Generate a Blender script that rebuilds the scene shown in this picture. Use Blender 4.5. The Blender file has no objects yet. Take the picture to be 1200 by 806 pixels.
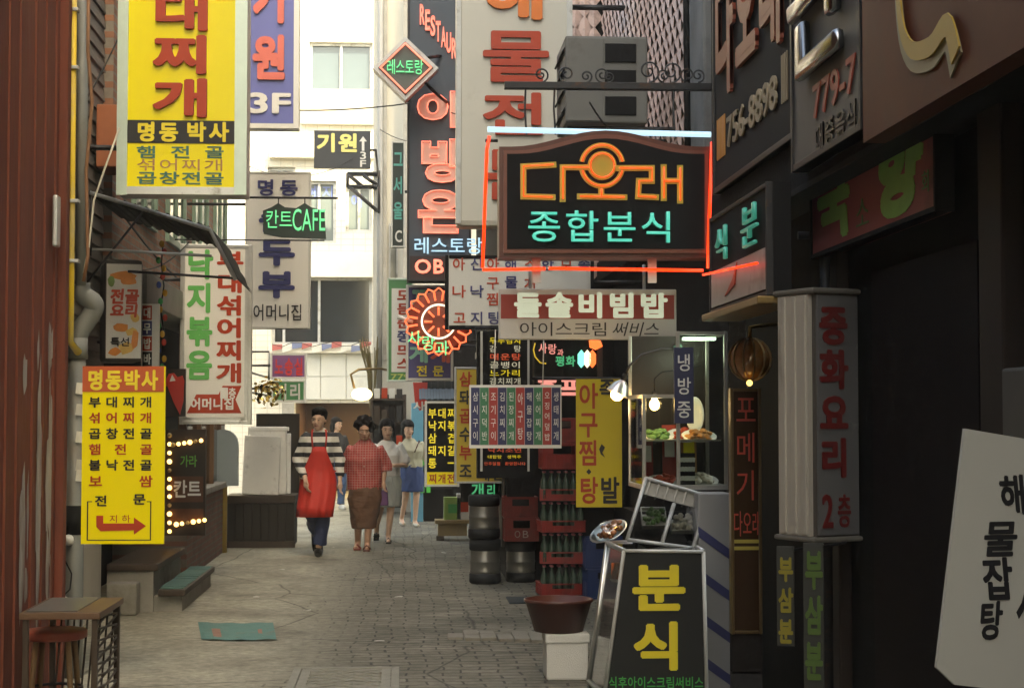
import bpy, bmesh, math, random
from mathutils import Vector, Matrix, Euler
random.seed(7)
SC = bpy.context.scene
COL = SC.collection
R = math.radians

# ------------------------------------------------------------ camera
F, CX, CY, EYE = 2000.0, 600.0, 403.0, 1.6
PSI, TH = math.atan(130 / F), math.atan(87 / F)
cd = bpy.data.cameras.new('camera'); cam = bpy.data.objects.new('camera', cd); COL.objects.link(cam)
cd.sensor_width = 36; cd.lens = F / 1200 * 36; cd.clip_start = .05; cd.clip_end = 500
cam.location = (0, 0, EYE); cam.rotation_euler = (math.pi / 2 + TH, 0, -PSI)
SC.camera = cam
# ------------------------------------------------------------ light
SUN_EL, SUN_AZ = 45.0, 150.0     # azimuth of the sun clockwise from +Y (alley direction)
world = bpy.data.worlds.new('World'); SC.world = world; world.use_nodes = True
wn = world.node_tree
bg = wn.nodes['Background']; sky = wn.nodes.new('ShaderNodeTexSky')
sky.sky_type = 'NISHITA'; sky.sun_disc = False
sky.sun_elevation = R(SUN_EL); sky.sun_rotation = R(SUN_AZ); sky.dust_density = 4.0; sky.air_density = 1.0
wn.links.new(sky.outputs[0], bg.inputs[0]); bg.inputs[1].default_value = .15
sl = bpy.data.lights.new('sun', 'SUN'); sun = bpy.data.objects.new('sun', sl); COL.objects.link(sun)
sl.energy = 2.0; sl.angle = R(.5); sl.color = (1, .93, .8)
sd = Vector((math.sin(R(SUN_AZ)) * math.cos(R(SUN_EL)), math.cos(R(SUN_AZ)) * math.cos(R(SUN_EL)), math.sin(R(SUN_EL))))
sun.rotation_euler = sd.to_track_quat('Z', 'Y').to_euler(); sun.location = sd * 60
vs = SC.view_settings
vs.view_transform = 'Standard'; vs.look = 'None'; vs.gamma = 1; vs.use_curve_mapping = False
vs.exposure = 2.95
vs.use_white_balance = True; vs.white_balance_temperature = 8500; vs.white_balance_tint = 2

# ------------------------------------------------------------ pixels of the survey -> metres
FWD = Vector((math.sin(PSI) * math.cos(TH), math.cos(PSI) * math.cos(TH), math.sin(TH)))
RGT = Vector((math.cos(PSI), -math.sin(PSI), 0)); UPV = RGT.cross(FWD)
EYEV = Vector((0, 0, EYE))
def ray(px, py): return FWD + RGT * ((px - CX) / F) + UPV * ((CY - py) / F)
def P(px, py, Y): d = ray(px, py); return EYEV + d * (Y / d.y)
def PX(px, py, X): d = ray(px, py); return EYEV + d * (X / d.x)
def G(px, py): d = ray(px, py); return EYEV + d * (-EYE / d.z)

# ------------------------------------------------------------ materials
def lin(c):
    if max(c) <= 1: return c
    return tuple((v / 255 / 12.92) if v / 255 <= .04045 else ((v / 255 + .055) / 1.055) ** 2.4 for v in c)
MATS = {}
def paint(name, c, rough=.55, var=.18, scale=6.0, dirt=None, damt=0.0, bump=.0, bscale=40.0, metal=0.0, stretch=(1, 1, 1), spec=.4):
    if name in MATS: return MATS[name]
    c = lin(c)
    m = bpy.data.materials.new(name); m.use_nodes = True; nt = m.node_tree; N = nt.nodes; L = nt.links
    b = N['Principled BSDF']; b.inputs['Roughness'].default_value = rough; b.inputs['Metallic'].default_value = metal
    b.inputs['Specular IOR Level'].default_value = spec
    tc = N.new('ShaderNodeTexCoord'); mp = N.new('ShaderNodeMapping'); mp.inputs['Scale'].default_value = stretch
    L.new(tc.outputs['Object'], mp.inputs[0])
    nz = N.new('ShaderNodeTexNoise'); nz.inputs['Scale'].default_value = scale; nz.inputs['Detail'].default_value = 6; nz.inputs['Roughness'].default_value = .65
    L.new(mp.outputs[0], nz.inputs['Vector'])
    mx = N.new('ShaderNodeMix'); mx.data_type = 'RGBA'
    mx.inputs[6].default_value = (*[max(0, v * (1 - var)) for v in c], 1); mx.inputs[7].default_value = (*[min(1, v * (1 + var)) for v in c], 1)
    L.new(nz.outputs[0], mx.inputs[0]); out = mx.outputs[2]
    if dirt:
        n2 = N.new('ShaderNodeTexNoise'); n2.inputs['Scale'].default_value = scale * .45; n2.inputs['Detail'].default_value = 8; n2.inputs['Roughness'].default_value = .7
        L.new(mp.outputs[0], n2.inputs['Vector'])
        rp = N.new('ShaderNodeValToRGB'); rp.color_ramp.elements[0].position = .62 - damt * .3; rp.color_ramp.elements[1].position = .72
        L.new(n2.outputs[0], rp.inputs[0])
        m2 = N.new('ShaderNodeMix'); m2.data_type = 'RGBA'; m2.inputs[7].default_value = (*lin(dirt), 1)
        L.new(rp.outputs[0], m2.inputs[0]); L.new(out, m2.inputs[6]); out = m2.outputs[2]
    L.new(out, b.inputs['Base Color'])
    if bump:
        n3 = N.new('ShaderNodeTexNoise'); n3.inputs['Scale'].default_value = bscale; n3.inputs['Detail'].default_value = 4
        L.new(mp.outputs[0], n3.inputs['Vector'])
        bp = N.new('ShaderNodeBump'); bp.inputs['Strength'].default_value = bump; bp.inputs['Distance'].default_value = .02
        L.new(n3.outputs[0], bp.inputs['Height']); L.new(bp.outputs[0], b.inputs['Normal'])
    MATS[name] = m; return m
def glow(name, c, st=1, base=None):
    if name in MATS: return MATS[name]
    m = bpy.data.materials.new(name); m.use_nodes = True; b = m.node_tree.nodes['Principled BSDF']
    st *= .33; c = lin(c); b.inputs['Base Color'].default_value = (*[v * .5 for v in (base or c)], 1); b.inputs['Roughness'].default_value = .3
    nz = m.node_tree.nodes.new('ShaderNodeTexNoise'); nz.inputs['Scale'].default_value = 9
    mr = m.node_tree.nodes.new('ShaderNodeMapRange'); mr.inputs[3].default_value = st * .72; mr.inputs[4].default_value = st * 1.28
    m.node_tree.links.new(nz.outputs[0], mr.inputs[0]); m.node_tree.links.new(mr.outputs[0], b.inputs['Emission Strength'])
    b.inputs['Emission Color'].default_value = (*c, 1)
    MATS[name] = m; return m
def glass(name, c=(1, 1, 1), rough=.03, alpha=.25):
    if name in MATS: return MATS[name]
    m = bpy.data.materials.new(name); m.use_nodes = True; N = m.node_tree.nodes; L = m.node_tree.links
    N.remove(N['Principled BSDF'])
    tr = N.new('ShaderNodeBsdfTransparent'); tr.inputs[0].default_value = (*c, 1)
    gl = N.new('ShaderNodeBsdfGlossy'); gl.inputs[1].default_value = rough
    fr = N.new('ShaderNodeFresnel'); fr.inputs[0].default_value = 1.5
    nz = N.new('ShaderNodeTexNoise'); nz.inputs['Scale'].default_value = 5
    ad = N.new('ShaderNodeMath'); ad.operation = 'MULTIPLY_ADD'; ad.inputs[1].default_value = alpha
    L.new(nz.outputs[0], ad.inputs[0]); L.new(fr.outputs[0], ad.inputs[2])
    mx = N.new('ShaderNodeMixShader'); L.new(ad.outputs[0], mx.inputs[0]); L.new(tr.outputs[0], mx.inputs[1]); L.new(gl.outputs[0], mx.inputs[2])
    L.new(mx.outputs[0], N['Material Output'].inputs[0]); MATS[name] = m; return m
def brickmat(name, c1, c2, mort, bw, bh, ms=.012, plane='XZ', rough=.85, bump=.5, offs=.5, dirt=.4):
    if name in MATS: return MATS[name]
    m = bpy.data.materials.new(name); m.use_nodes = True; N = m.node_tree.nodes; L = m.node_tree.links
    b = N['Principled BSDF']; b.inputs['Roughness'].default_value = rough
    tc = N.new('ShaderNodeTexCoord'); sp = N.new('ShaderNodeSeparateXYZ'); cb = N.new('ShaderNodeCombineXYZ')
    L.new(tc.outputs['Object'], sp.inputs[0])
    L.new(sp.outputs[plane[0]], cb.inputs[0]); L.new(sp.outputs[plane[1]], cb.inputs[1])
    bt = N.new('ShaderNodeTexBrick'); bt.offset = offs; bt.inputs['Scale'].default_value = 1
    bt.inputs['Color1'].default_value = (*lin(c1), 1); bt.inputs['Color2'].default_value = (*lin(c2), 1); bt.inputs['Mortar'].default_value = (*lin(mort), 1)
    bt.inputs['Brick Width'].default_value = bw; bt.inputs['Row Height'].default_value = bh; bt.inputs['Mortar Size'].default_value = ms; bt.inputs['Mortar Smooth'].default_value = .2
    L.new(cb.outputs[0], bt.inputs['Vector'])
    nz = N.new('ShaderNodeTexNoise'); nz.inputs['Scale'].default_value = 2.2; nz.inputs['Detail'].default_value = 9; nz.inputs['Roughness'].default_value = .7
    L.new(tc.outputs['Object'], nz.inputs['Vector'])
    mr = N.new('ShaderNodeMapRange'); mr.inputs[1].default_value = .3; mr.inputs[2].default_value = .7; mr.inputs[3].default_value = 1 - dirt; mr.inputs[4].default_value = 1 + dirt * .5
    L.new(nz.outputs[0], mr.inputs[0])
    mx = N.new('ShaderNodeMix'); mx.data_type = 'RGBA'; mx.blend_type = 'MULTIPLY'; mx.inputs[0].default_value = 1
    L.new(bt.outputs[0], mx.inputs[6]); L.new(mr.outputs[0], mx.inputs[7]); L.new(mx.outputs[2], b.inputs['Base Color'])
    bp = N.new('ShaderNodeBump'); bp.inputs['Strength'].default_value = bump; bp.inputs['Distance'].default_value = .015; bp.invert = True
    L.new(bt.outputs['Fac'], bp.inputs['Height']); L.new(bp.outputs[0], b.inputs['Normal'])
    MATS[name] = m; return m

# ------------------------------------------------------------ lettering from the built-in font
GC = {}
TMP = bpy.data.scenes.new('lettering_scratch')
TXT = bpy.data.objects.new('scratch', bpy.data.curves.new('scratch', 'FONT')); TMP.collection.objects.link(TXT); TXT.data.resolution_u = 3; TXT.data.bevel_resolution = 1
USED = '一가갈감개거게겹고골곱과관구국그기김꽃나낙냉노니다닭대덕덮돌동돼된두듬똥뜨라랑래레리림매맥머메면명모무문물바박반발밥방뱅보볶부분불비빔사살삼생서섞선소송솥수순스시식신실쌈써아안어영예오온요운울원음이일잡장전절조족종주중지집징쫑찌찜창층치칸크탕태토통트특파평포프하한합해햄향호화환회후'
def raw(s, off, extr, bev, fill, sp=1):
    c = TXT.data; c.body = s; c.offset = off; c.extrude = extr; c.bevel_depth = bev; c.fill_mode = 'BOTH' if fill else 'NONE'; c.space_line = sp
    vl = TMP.view_layers[0]; vl.update(); e = TXT.evaluated_get(vl.depsgraph); m = e.to_mesh()
    v = [tuple(q.co) for q in m.vertices]; f = [tuple(q.vertices) for q in m.polygons]; e.to_mesh_clear(); return v, f
def glyph(s, off, extr, bev, fill):
    k = (s, off, extr, bev, fill)
    if k in GC: return GC[k]
    if len(s) == 1 and s in USED:           # every Hangul syllable of this weight in one go, one per line
        v, f = raw('\n'.join(USED), off, extr, bev, fill, 3)
        ln = [int(round((.38 - q[1]) / 3)) for q in v]; per = [([], {}, []) for _ in USED]
        for i, q in enumerate(v): p = per[ln[i]]; p[1][i] = len(p[0]); p[0].append((q[0], q[1] + 3 * ln[i], q[2]))
        for q in f: p = per[ln[q[0]]]; p[2].append(tuple(p[1][i] for i in q))
        for c, p in zip(USED, per): GC[(c, off, extr, bev, fill)] = (p[0], p[2])
    else: GC[k] = raw(s, off, extr, bev, fill)
    return GC[k]

# ------------------------------------------------------------ mesh builder
class MB:
    def __init__(s): s.bm = bmesh.new(); s.mats = []; s.mi = 0
    def mat(s, m):
        if m not in s.mats: s.mats.append(m)
        s.mi = s.mats.index(m); return s
    def _f(s, vs, smooth=False):
        try: f = s.bm.faces.new(vs)
        except ValueError: return None
        f.material_index = s.mi; f.smooth = smooth; return f
    def box(s, c, d, rot=None, bev=0.0, taper=1.0):
        b = bmesh.new(); bmesh.ops.create_cube(b, size=1)
        for v in b.verts:
            if taper != 1 and v.co.z > 0: v.co.x *= taper; v.co.y *= taper
            v.co = Vector((v.co.x * d[0], v.co.y * d[1], v.co.z * d[2]))
        if bev: bmesh.ops.bevel(b, geom=b.edges[:], offset=min(bev, min(d) * .45), segments=2, affect='EDGES', profile=.6)
        M = Matrix.Translation(c) @ (Euler(rot).to_matrix().to_4x4() if rot else Matrix())
        mp = {v: s.bm.verts.new(M @ v.co) for v in b.verts}
        for f in b.faces: s._f([mp[v] for v in f.verts])
        b.free(); return s
    def span(s, a, b, bev=0.0):
        return s.box([(a[i] + b[i]) / 2 for i in range(3)], [abs(a[i] - b[i]) for i in range(3)], bev=bev)
    def tube(s, pts, r, n=8, caps=True, closed=False):
        pts = [Vector(p) for p in pts]; k = len(pts); rs = r if isinstance(r, (list, tuple)) else [r] * k
        rings = []; prev = None
        for i, p in enumerate(pts):
            a = pts[i - 1] if (i or closed) else p; b = pts[(i + 1) % k] if (i < k - 1 or closed) else p
            t = (b - a).normalized()
            if prev is None: u = t.orthogonal().normalized()
            else:
                u = prev - t * prev.dot(t)
                u = u.normalized() if u.length > 1e-6 else t.orthogonal().normalized()
            prev = u; w = t.cross(u)
            rings.append([s.bm.verts.new(p + (u * math.cos(2 * math.pi * j / n) + w * math.sin(2 * math.pi * j / n)) * rs[i]) for j in range(n)])
        for i in range(k if closed else k - 1):
            A, B = rings[i], rings[(i + 1) % k]
            for j in range(n): s._f([A[j], A[(j + 1) % n], B[(j + 1) % n], B[j]], n > 5)
        if caps and not closed: s._f(rings[0][::-1]); s._f(rings[-1])
        return s
    def cyl(s, a, b, r, r2=None, n=14): return s.tube([a, b], [r, r if r2 is None else r2], n)
    def lathe(s, prof, c=(0, 0, 0), n=20, sx=1, sy=1, smooth=True):
        rings = []
        for r, z in prof:
            rings.append([s.bm.verts.new((c[0] + sx * r * math.cos(2 * math.pi * j / n), c[1] + sy * r * math.sin(2 * math.pi * j / n), c[2] + z)) for j in range(n)])
        for A, B in zip(rings, rings[1:]):
            for j in range(n): s._f([A[j], A[(j + 1) % n], B[(j + 1) % n], B[j]], smooth)
        s._f(rings[0][::-1]); s._f(rings[-1]); return s
    def ball(s, c, r, n=12, k=8, sc=(1, 1, 1)):
        return s.lathe2([(math.sin(math.pi * i / k) * r, -math.cos(math.pi * i / k) * r) for i in range(k + 1)], c, n, sc)
    def lathe2(s, prof, c, n, sc):
        rings = []
        for r, z in prof:
            rr = max(r, 1e-4)
            rings.append([s.bm.verts.new((c[0] + sc[0] * rr * math.cos(2 * math.pi * j / n), c[1] + sc[1] * rr * math.sin(2 * math.pi * j / n), c[2] + sc[2] * z)) for j in range(n)])
        for A, B in zip(rings, rings[1:]):
            for j in range(n): s._f([A[j], A[(j + 1) % n], B[(j + 1) % n], B[j]], True)
        s._f(rings[0][::-1]); s._f(rings[-1]); return s
    def prism(s, poly, y0, y1):
        """poly: (x,z) outline, anticlockwise seen from -y"""
        A = [s.bm.verts.new((x, y0, z)) for x, z in poly]; B = [s.bm.verts.new((x, y1, z)) for x, z in poly]
        s._f(A); s._f(B[::-1])
        for i in range(len(poly)): s._f([A[i], B[i], B[(i + 1) % len(poly)], A[(i + 1) % len(poly)]])
        return s
    def quad(s, *ps): s._f([s.bm.verts.new(p) for p in ps]); return s
    def glyph(s, ch, x0, z0, x1, z1, y, depth, off=.02, bev=0.0, fill=True, em=True, shear=0.0):
        fat = off * .82 if (off > 0 and fill and not bev) else 0.0
        v, f = glyph(ch, 0.0 if fat else off, .05 if not bev else 0.0, bev, fill)
        if not v: return s
        if fat:                     # embolden by stacking shifted copies, each a hair deeper
            nk = 8 if abs(x1 - x0) > .09 else 5; base, bf = v, f; v, f = [], []
            for k in range(nk):
                a = 6.28319 * (k + .5) / nk; n0 = len(v)
                v += [(q[0] + fat * 1.08 * math.cos(a), q[1] + fat * 1.08 * math.sin(a), q[2] * (1 - .02 * k)) for q in base]; f += [tuple(i + n0 for i in q) for q in bf]
        if em: a0, a1, b0, b1 = .02 - off * .5, .90 + off * .5, -.085 - off * .5, .85 + off * .5
        else:
            xs = [q[0] for q in v]; zs = [q[1] for q in v]; a0, a1, b0, b1 = min(xs), max(xs), min(zs), max(zs)
        zt = max(abs(q[2]) for q in v) or 1
        vv = []
        for q in v:
            tx = (q[0] - a0) / (a1 - a0); tz = (q[1] - b0) / (b1 - b0)
            vv.append(s.bm.verts.new((x0 + (x1 - x0) * tx + shear * (tz - .5) * (x1 - x0), y - q[2] / zt * depth / 2, z0 + (z1 - z0) * tz)))
        for q in f: s._f([vv[i] for i in q], bool(bev))
        return s
    def build(s, name, m=None, parent=None, **props):
        me = bpy.data.meshes.new(name)
        bmesh.ops.remove_doubles(s.bm, verts=s.bm.verts[:], dist=1e-6)
        bmesh.ops.recalc_face_normals(s.bm, faces=s.bm.faces[:])
        s.bm.to_mesh(me); s.bm.free()
        for q in (s.mats or [m]): me.materials.append(q)
        o = bpy.data.objects.new(name, me); COL.objects.link(o)
        if parent is not None: o.parent = parent
        for k, v in props.items(): o[k] = v
        return o
def thing(name, label, cat, loc=(0, 0, 0), rz=0.0, group=None):
    o = bpy.data.objects.new(name, None); COL.objects.link(o); o.empty_display_size = .1
    o.location = loc; o.rotation_euler = (0, 0, rz); o['label'] = label; o['category'] = cat
    if group: o['group'] = group
    return o
def tag(o, label, cat, group=None):
    o['label'] = label; o['category'] = cat
    if group: o['group'] = group
    return o
def struct(o): o['kind'] = 'structure'; return o
def copy_tree(o, parent=None):
    c = o.copy(); COL.objects.link(c); c.parent = parent
    for ch in [q for q in o.children]: copy_tree(ch, c)
    return c

# ------------------------------------------------------------ signs
class Sign:
    """A board whose outline was read off the photograph at a known distance Y (or on a side wall at X)."""
    def __init__(s, name, label, cat, box, Y=None, X=None, rot=0.0, group=None):
        if X is not None and rot == 0: rot = 90 if X < 0 else -90
        s.rz = R(rot); s.U = Vector((math.cos(s.rz), math.sin(s.rz), 0)); s.B = Vector((-math.sin(s.rz), math.cos(s.rz), 0))
        mx, my = (box[0] + box[2]) / 2, (box[1] + box[3]) / 2
        s.a = P(mx, my, Y) if Y is not None else PX(mx, my, X)
        s.uc = s.zb = 0.0
        u0, z0, u1, z1 = s.bx(box); s.uc = (u0 + u1) / 2; s.zb = z0; s.w = u1 - u0; s.h = z1 - z0
        q = s.a + s.U * s.uc
        s.root = thing(name, label, cat, (q.x, q.y, s.zb), s.rz, group); s.acc = {}
        s.front = 0.0
    def loc(s, px, py):
        d = ray(px, py); n = s.B; t = (s.a - EYEV).dot(n) / d.dot(n); p = EYEV + d * t
        return (p - s.a).dot(s.U) - s.uc, p.z - s.zb
    def bx(s, b):
        u0, z1 = s.loc(b[0], b[1]); u1, z0 = s.loc(b[2], b[3]); return u0, z0, u1, z1
    def part(s, key, m, lab=None, own=False):
        k = (key, m.name, len(s.acc) if own else 0)
        if k not in s.acc: s.acc[k] = (MB(), m, lab)
        return s.acc[k][0]
    def panel(s, m, t=.1, name='panel', bev=.0, y=0.0):
        s.part(name, m).box((0, y + t / 2, s.h / 2), (s.w, t, s.h), bev=bev); s.t = t; return s
    def frame(s, m, fw=.03, proud=.012, t=None, name='frame'):
        t = (t or s.t) + proud; b = s.part(name, m); w, h = s.w, s.h; y = -proud + t / 2 + .002
        for x in (-w / 2 - .002, w / 2 + .002): b.box((x - math.copysign(fw / 2, x), y, h / 2), (fw, t, h + .004), bev=.004)
        for z in (0, h): b.box((0, y, z + (fw / 2 if z == 0 else -fw / 2)), (w - 2 * fw, t - .004, fw), bev=.004)
        return s
    def rect(s, box, m, name='band', proud=.004, back=0.0):
        u0, z0, u1, z1 = s.bx(box); s.part(name, m, own=name in ('clamp', 'square')).box(((u0 + u1) / 2, -proud / 2 + back, (z0 + z1) / 2), (u1 - u0, proud, z1 - z0)); return s
    def poly(s, pts, m, name='emblem', t=.01, y=-.001):
        q = [s.loc(*p) for p in pts]
        ar = sum(q[i][0] * q[(i + 1) % len(q)][1] - q[(i + 1) % len(q)][0] * q[i][1] for i in range(len(q)))
        if ar < 0: q = q[::-1]
        s.part(name, m).prism(q, y - t, y); return s
    def text(s, st, box, m, mode='h', off=.03, depth=.006, y=-.003, gap=.12, name='lettering', bev=0.0, fill=True, shear=0.0):
        u0, z0, u1, z1 = s.bx(box); b = s.part(name, m, own=True); yy = y - depth / 2
        if mode == 'fit': b.glyph(st, u0, z0, u1, z1, yy, depth, off, bev, fill, False, shear); return s
        n = len(st)
        for i, ch in enumerate(st):
            if ch == ' ': continue
            if mode == 'h':
                c = (u1 - u0) / n; x0 = u0 + c * (i + gap / 2); x1 = u0 + c * (i + 1 - gap / 2); a, e = z0, z1
            else:
                c = (z1 - z0) / n; e = z1 - c * (i + gap / 2); a = z1 - c * (i + 1 - gap / 2); x0, x1 = u0, u1
            b.glyph(ch, x0, a, x1, e, yy, depth, off, bev, fill, ord(ch) > 0x2000, shear)
        return s
    def tube(s, pts, r, m, name='neon_tube', y=-.03, closed=False, n=8):
        q = [s.loc(*p) for p in pts]; s.part(name, m, own=True).tube([(u, y, z) for u, z in q], r, n, closed=closed); return s
    def arm(s, Xwall, zs, m, r=.014, y=.05):
        """round brackets from the board's side to the wall it hangs on"""
        for z in zs:
            tgt = Xwall - s.root.location.x; e = math.copysign(s.w / 2 - .02, tgt)
            if abs(tgt) > s.w / 2: s.part('bracket', m, own=True).tube([(e, y, z), (tgt, y, z)], r, 8)
        return s
    def hang(s, ztop, us, m, r=.006, y=.03):
        for u in us: s.part('hanger', m, own=True).tube([(u, y, s.h - .01), (u, y, ztop - s.root.location.z)], r, 6)
        return s
    def done(s):
        for (k, _, _), (b, m, lab) in s.acc.items():
            o = b.build(k, m, s.root)
            if lab: o['label'] = lab
        return s
# ------------------------------------------------------------ shared materials
alu = paint('aluminium', (.52, .53, .52), .38, .15, 14, dirt=(.2, .19, .16), damt=.15, metal=.85)
alu_dull = paint('dull_aluminium', (.42, .43, .42), .5, .2, 10, dirt=(.16, .15, .12), damt=.3, metal=.5)
iron = paint('dark_iron', (.035, .035, .037), .5, .35, 30, dirt=(.09, .045, .025), damt=.2, metal=.6)
black = paint('black_paint', (.009, .009, .0095), .75, .3, 12, spec=.15)
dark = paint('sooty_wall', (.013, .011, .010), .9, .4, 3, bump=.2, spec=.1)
wood = paint('brown_wood', (.16, .085, .045), .6, .35, 5, stretch=(1, 1, .15), bump=.2)
dwood = paint('dark_wood', (.045, .03, .02), .55, .4, 5, stretch=(1, 1, .12), bump=.2)
concrete = paint('grey_concrete', (.30, .29, .26), .85, .25, 3, dirt=(.14, .13, .11), damt=.35, bump=.3)
white_plaster = paint('white_plaster', (.62, .60, .54), .85, .12, 2.5, dirt=(.34, .31, .26), damt=.3, bump=.6, bscale=60)
cream = paint('cream_tile', (.66, .63, .55), .5, .06, 3, dirt=(.58, .54, .46), damt=.15)
S_white = paint('white_acrylic', (.72, .71, .66), .32, .06, 3, dirt=(.47, .44, .36), damt=.24, stretch=(1, 1, .3))
S_gray = paint('pale_acrylic', (.56, .56, .52), .35, .08, 3, dirt=(.34, .32, .27), damt=.26, stretch=(1, 1, .3))
S_yellow = paint('yellow_acrylic', (.84, .72, .012), .35, .07, 3, dirt=(.62, .50, .04), damt=.24, stretch=(1, 1, .3))
S_red = paint('red_lettering', (.40, .036, .009), .45, .12, 8)
S_orange = paint('orange_lettering', (.66, .17, .03), .45, .12, 8)
S_blue = paint('navy_lettering', (.03, .035, .14), .45, .15, 8)
S_green = paint('green_lettering', (.05, .30, .07), .45, .15, 8)
S_black = paint('black_lettering', (.012, .012, .014), .45, .2, 8)
S_yel_t = paint('yellow_lettering', (.80, .66, .05), .45, .1, 8)
S_white_t = paint('white_lettering', (.75, .74, .69), .45, .06, 8)
N_red = glow('red_neon', (1.0, .035, .012), 1.15)
N_pink = glow('pink_neon', (1.0, .22, .17), .8)
N_cyan = glow('cyan_neon', (.06, .58, .52), .38)
N_pale = glow('pale_blue_neon', (.30, .52, .80), .6)
N_green = glow('mint_neon', (.12, .75, .35), .5)
pane = paint('dark_window_glass', (.02, .024, .026), .08, .4, 2, spec=.6)
pane_blue = paint('sky_window_glass', (.055, .08, .095), .12, .12, 1.2, spec=.6)

# ------------------------------------------------------------ ground
def ground_material():
    m = bpy.data.materials.new('alley_paving'); m.use_nodes = True; N = m.node_tree.nodes; L = m.node_tree.links
    b = N['Principled BSDF']; b.inputs['Roughness'].default_value = .8; b.inputs['Specular IOR Level'].default_value = .25
    tc = N.new('ShaderNodeTexCoord')
    wob = N.new('ShaderNodeTexNoise'); wob.inputs['Scale'].default_value = 1.3; wob.inputs['Detail'].default_value = 3
    L.new(tc.outputs['Object'], wob.inputs['Vector'])
    sc_ = N.new('ShaderNodeVectorMath'); sc_.operation = 'SCALE'; sc_.inputs[3].default_value = .16; L.new(wob.outputs[1], sc_.inputs[0])
    ad = N.new('ShaderNodeVectorMath'); L.new(tc.outputs['Object'], ad.inputs[0]); L.new(sc_.outputs[0], ad.inputs[1])
    bt = N.new('ShaderNodeTexBrick'); bt.inputs['Scale'].default_value = 1; bt.inputs['Brick Width'].default_value = .24; bt.inputs['Row Height'].default_value = .12
    bt.inputs['Mortar Size'].default_value = .009; bt.inputs['Mortar Smooth'].default_value = .3
    bt.inputs['Color1'].default_value = (.18, .168, .13, 1); bt.inputs['Color2'].default_value = (.245, .228, .178, 1); bt.inputs['Mortar'].default_value = (.075, .07, .058, 1)
    L.new(ad.outputs[0], bt.inputs['Vector'])
    n1 = N.new('ShaderNodeTexNoise'); n1.inputs['Scale'].default_value = .9; n1.inputs['Detail'].default_value = 10; n1.inputs['Roughness'].default_value = .68
    L.new(tc.outputs['Object'], n1.inputs['Vector'])
    n2 = N.new('ShaderNodeTexNoise'); n2.inputs['Scale'].default_value = 14; n2.inputs['Detail'].default_value = 8; n2.inputs['Roughness'].default_value = .7
    L.new(tc.outputs['Object'], n2.inputs['Vector'])
    # cement skim on the left side, worn pavers on the right
    sp = N.new('ShaderNodeSeparateXYZ'); L.new(tc.outputs['Object'], sp.inputs[0])
    mad = N.new('ShaderNodeMath'); mad.operation = 'MULTIPLY_ADD'; mad.inputs[1].default_value = 2.6; L.new(n1.outputs[0], mad.inputs[0]); L.new(sp.outputs[0], mad.inputs[2])
    mk = N.new('ShaderNodeMapRange'); mk.inputs[1].default_value = .45; mk.inputs[2].default_value = 1.0; L.new(mad.outputs[0], mk.inputs[0])
    cem = N.new('ShaderNodeMix'); cem.data_type = 'RGBA'; cem.inputs[6].default_value = (.31, .29, .225, 1); cem.inputs[7].default_value = (.42, .395, .31, 1); L.new(n2.outputs[0], cem.inputs[0])
    mx = N.new('ShaderNodeMix'); mx.data_type = 'RGBA'; L.new(mk.outputs[0], mx.inputs[0]); L.new(cem.outputs[2], mx.inputs[6]); L.new(bt.outputs[0], mx.inputs[7])
    # stains
    rp = N.new('ShaderNodeMapRange'); rp.inputs[1].default_value = .3; rp.inputs[2].default_value = .68; rp.inputs[3].default_value = .40; rp.inputs[4].default_value = 1.2; L.new(n1.outputs[0], rp.inputs[0])
    r2 = N.new('ShaderNodeMapRange'); r2.inputs[1].default_value = .3; r2.inputs[2].default_value = .7; r2.inputs[3].default_value = .62; r2.inputs[4].default_value = 1.2; L.new(n2.outputs[0], r2.inputs[0])
    mm = N.new('ShaderNodeMath'); mm.operation = 'MULTIPLY'; L.new(rp.outputs[0], mm.inputs[0]); L.new(r2.outputs[0], mm.inputs[1])
    m2 = N.new('ShaderNodeMix'); m2.data_type = 'RGBA'; m2.blend_type = 'MULTIPLY'; m2.inputs[0].default_value = 1; L.new(mx.outputs[2], m2.inputs[6]); L.new(mm.outputs[0], m2.inputs[7])
    # hairline cracks
    vo = N.new('ShaderNodeTexVoronoi'); vo.feature = 'DISTANCE_TO_EDGE'; vo.inputs['Scale'].default_value = .55; L.new(ad.outputs[0], vo.inputs['Vector'])
    cr = N.new('ShaderNodeMapRange'); cr.inputs[1].default_value = 0; cr.inputs[2].default_value = .009; cr.inputs[3].default_value = .35; cr.inputs[4].default_value = 1; L.new(vo.outputs[0], cr.inputs[0])
    m3 = N.new('ShaderNodeMix'); m3.data_type = 'RGBA'; m3.blend_type = 'MULTIPLY'; m3.inputs[0].default_value = 1; L.new(m2.outputs[2], m3.inputs[6]); L.new(cr.outputs[0], m3.inputs[7])
    L.new(m3.outputs[2], b.inputs['Base Color'])
    hm = N.new('ShaderNodeMath'); hm.operation = 'MULTIPLY_ADD'; hm.inputs[1].default_value = -1; L.new(bt.outputs['Fac'], hm.inputs[0]); L.new(n2.outputs[0], hm.inputs[2])
    hm2 = N.new('ShaderNodeMath'); hm2.operation = 'MULTIPLY'; L.new(hm.outputs[0], hm2.inputs[0]); L.new(mk.outputs[0], hm2.inputs[1])
    hm3 = N.new('ShaderNodeMath'); hm3.operation = 'MULTIPLY_ADD'; hm3.inputs[1].default_value = .5; L.new(n2.outputs[0], hm3.inputs[0]); L.new(hm2.outputs[0], hm3.inputs[2])
    bp = N.new('ShaderNodeBump'); bp.inputs['Strength'].default_value = .6; bp.inputs['Distance'].default_value = .02; L.new(hm3.outputs[0], bp.inputs['Height']); L.new(bp.outputs[0], b.inputs['Normal'])
    return m
gm = ground_material()
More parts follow.
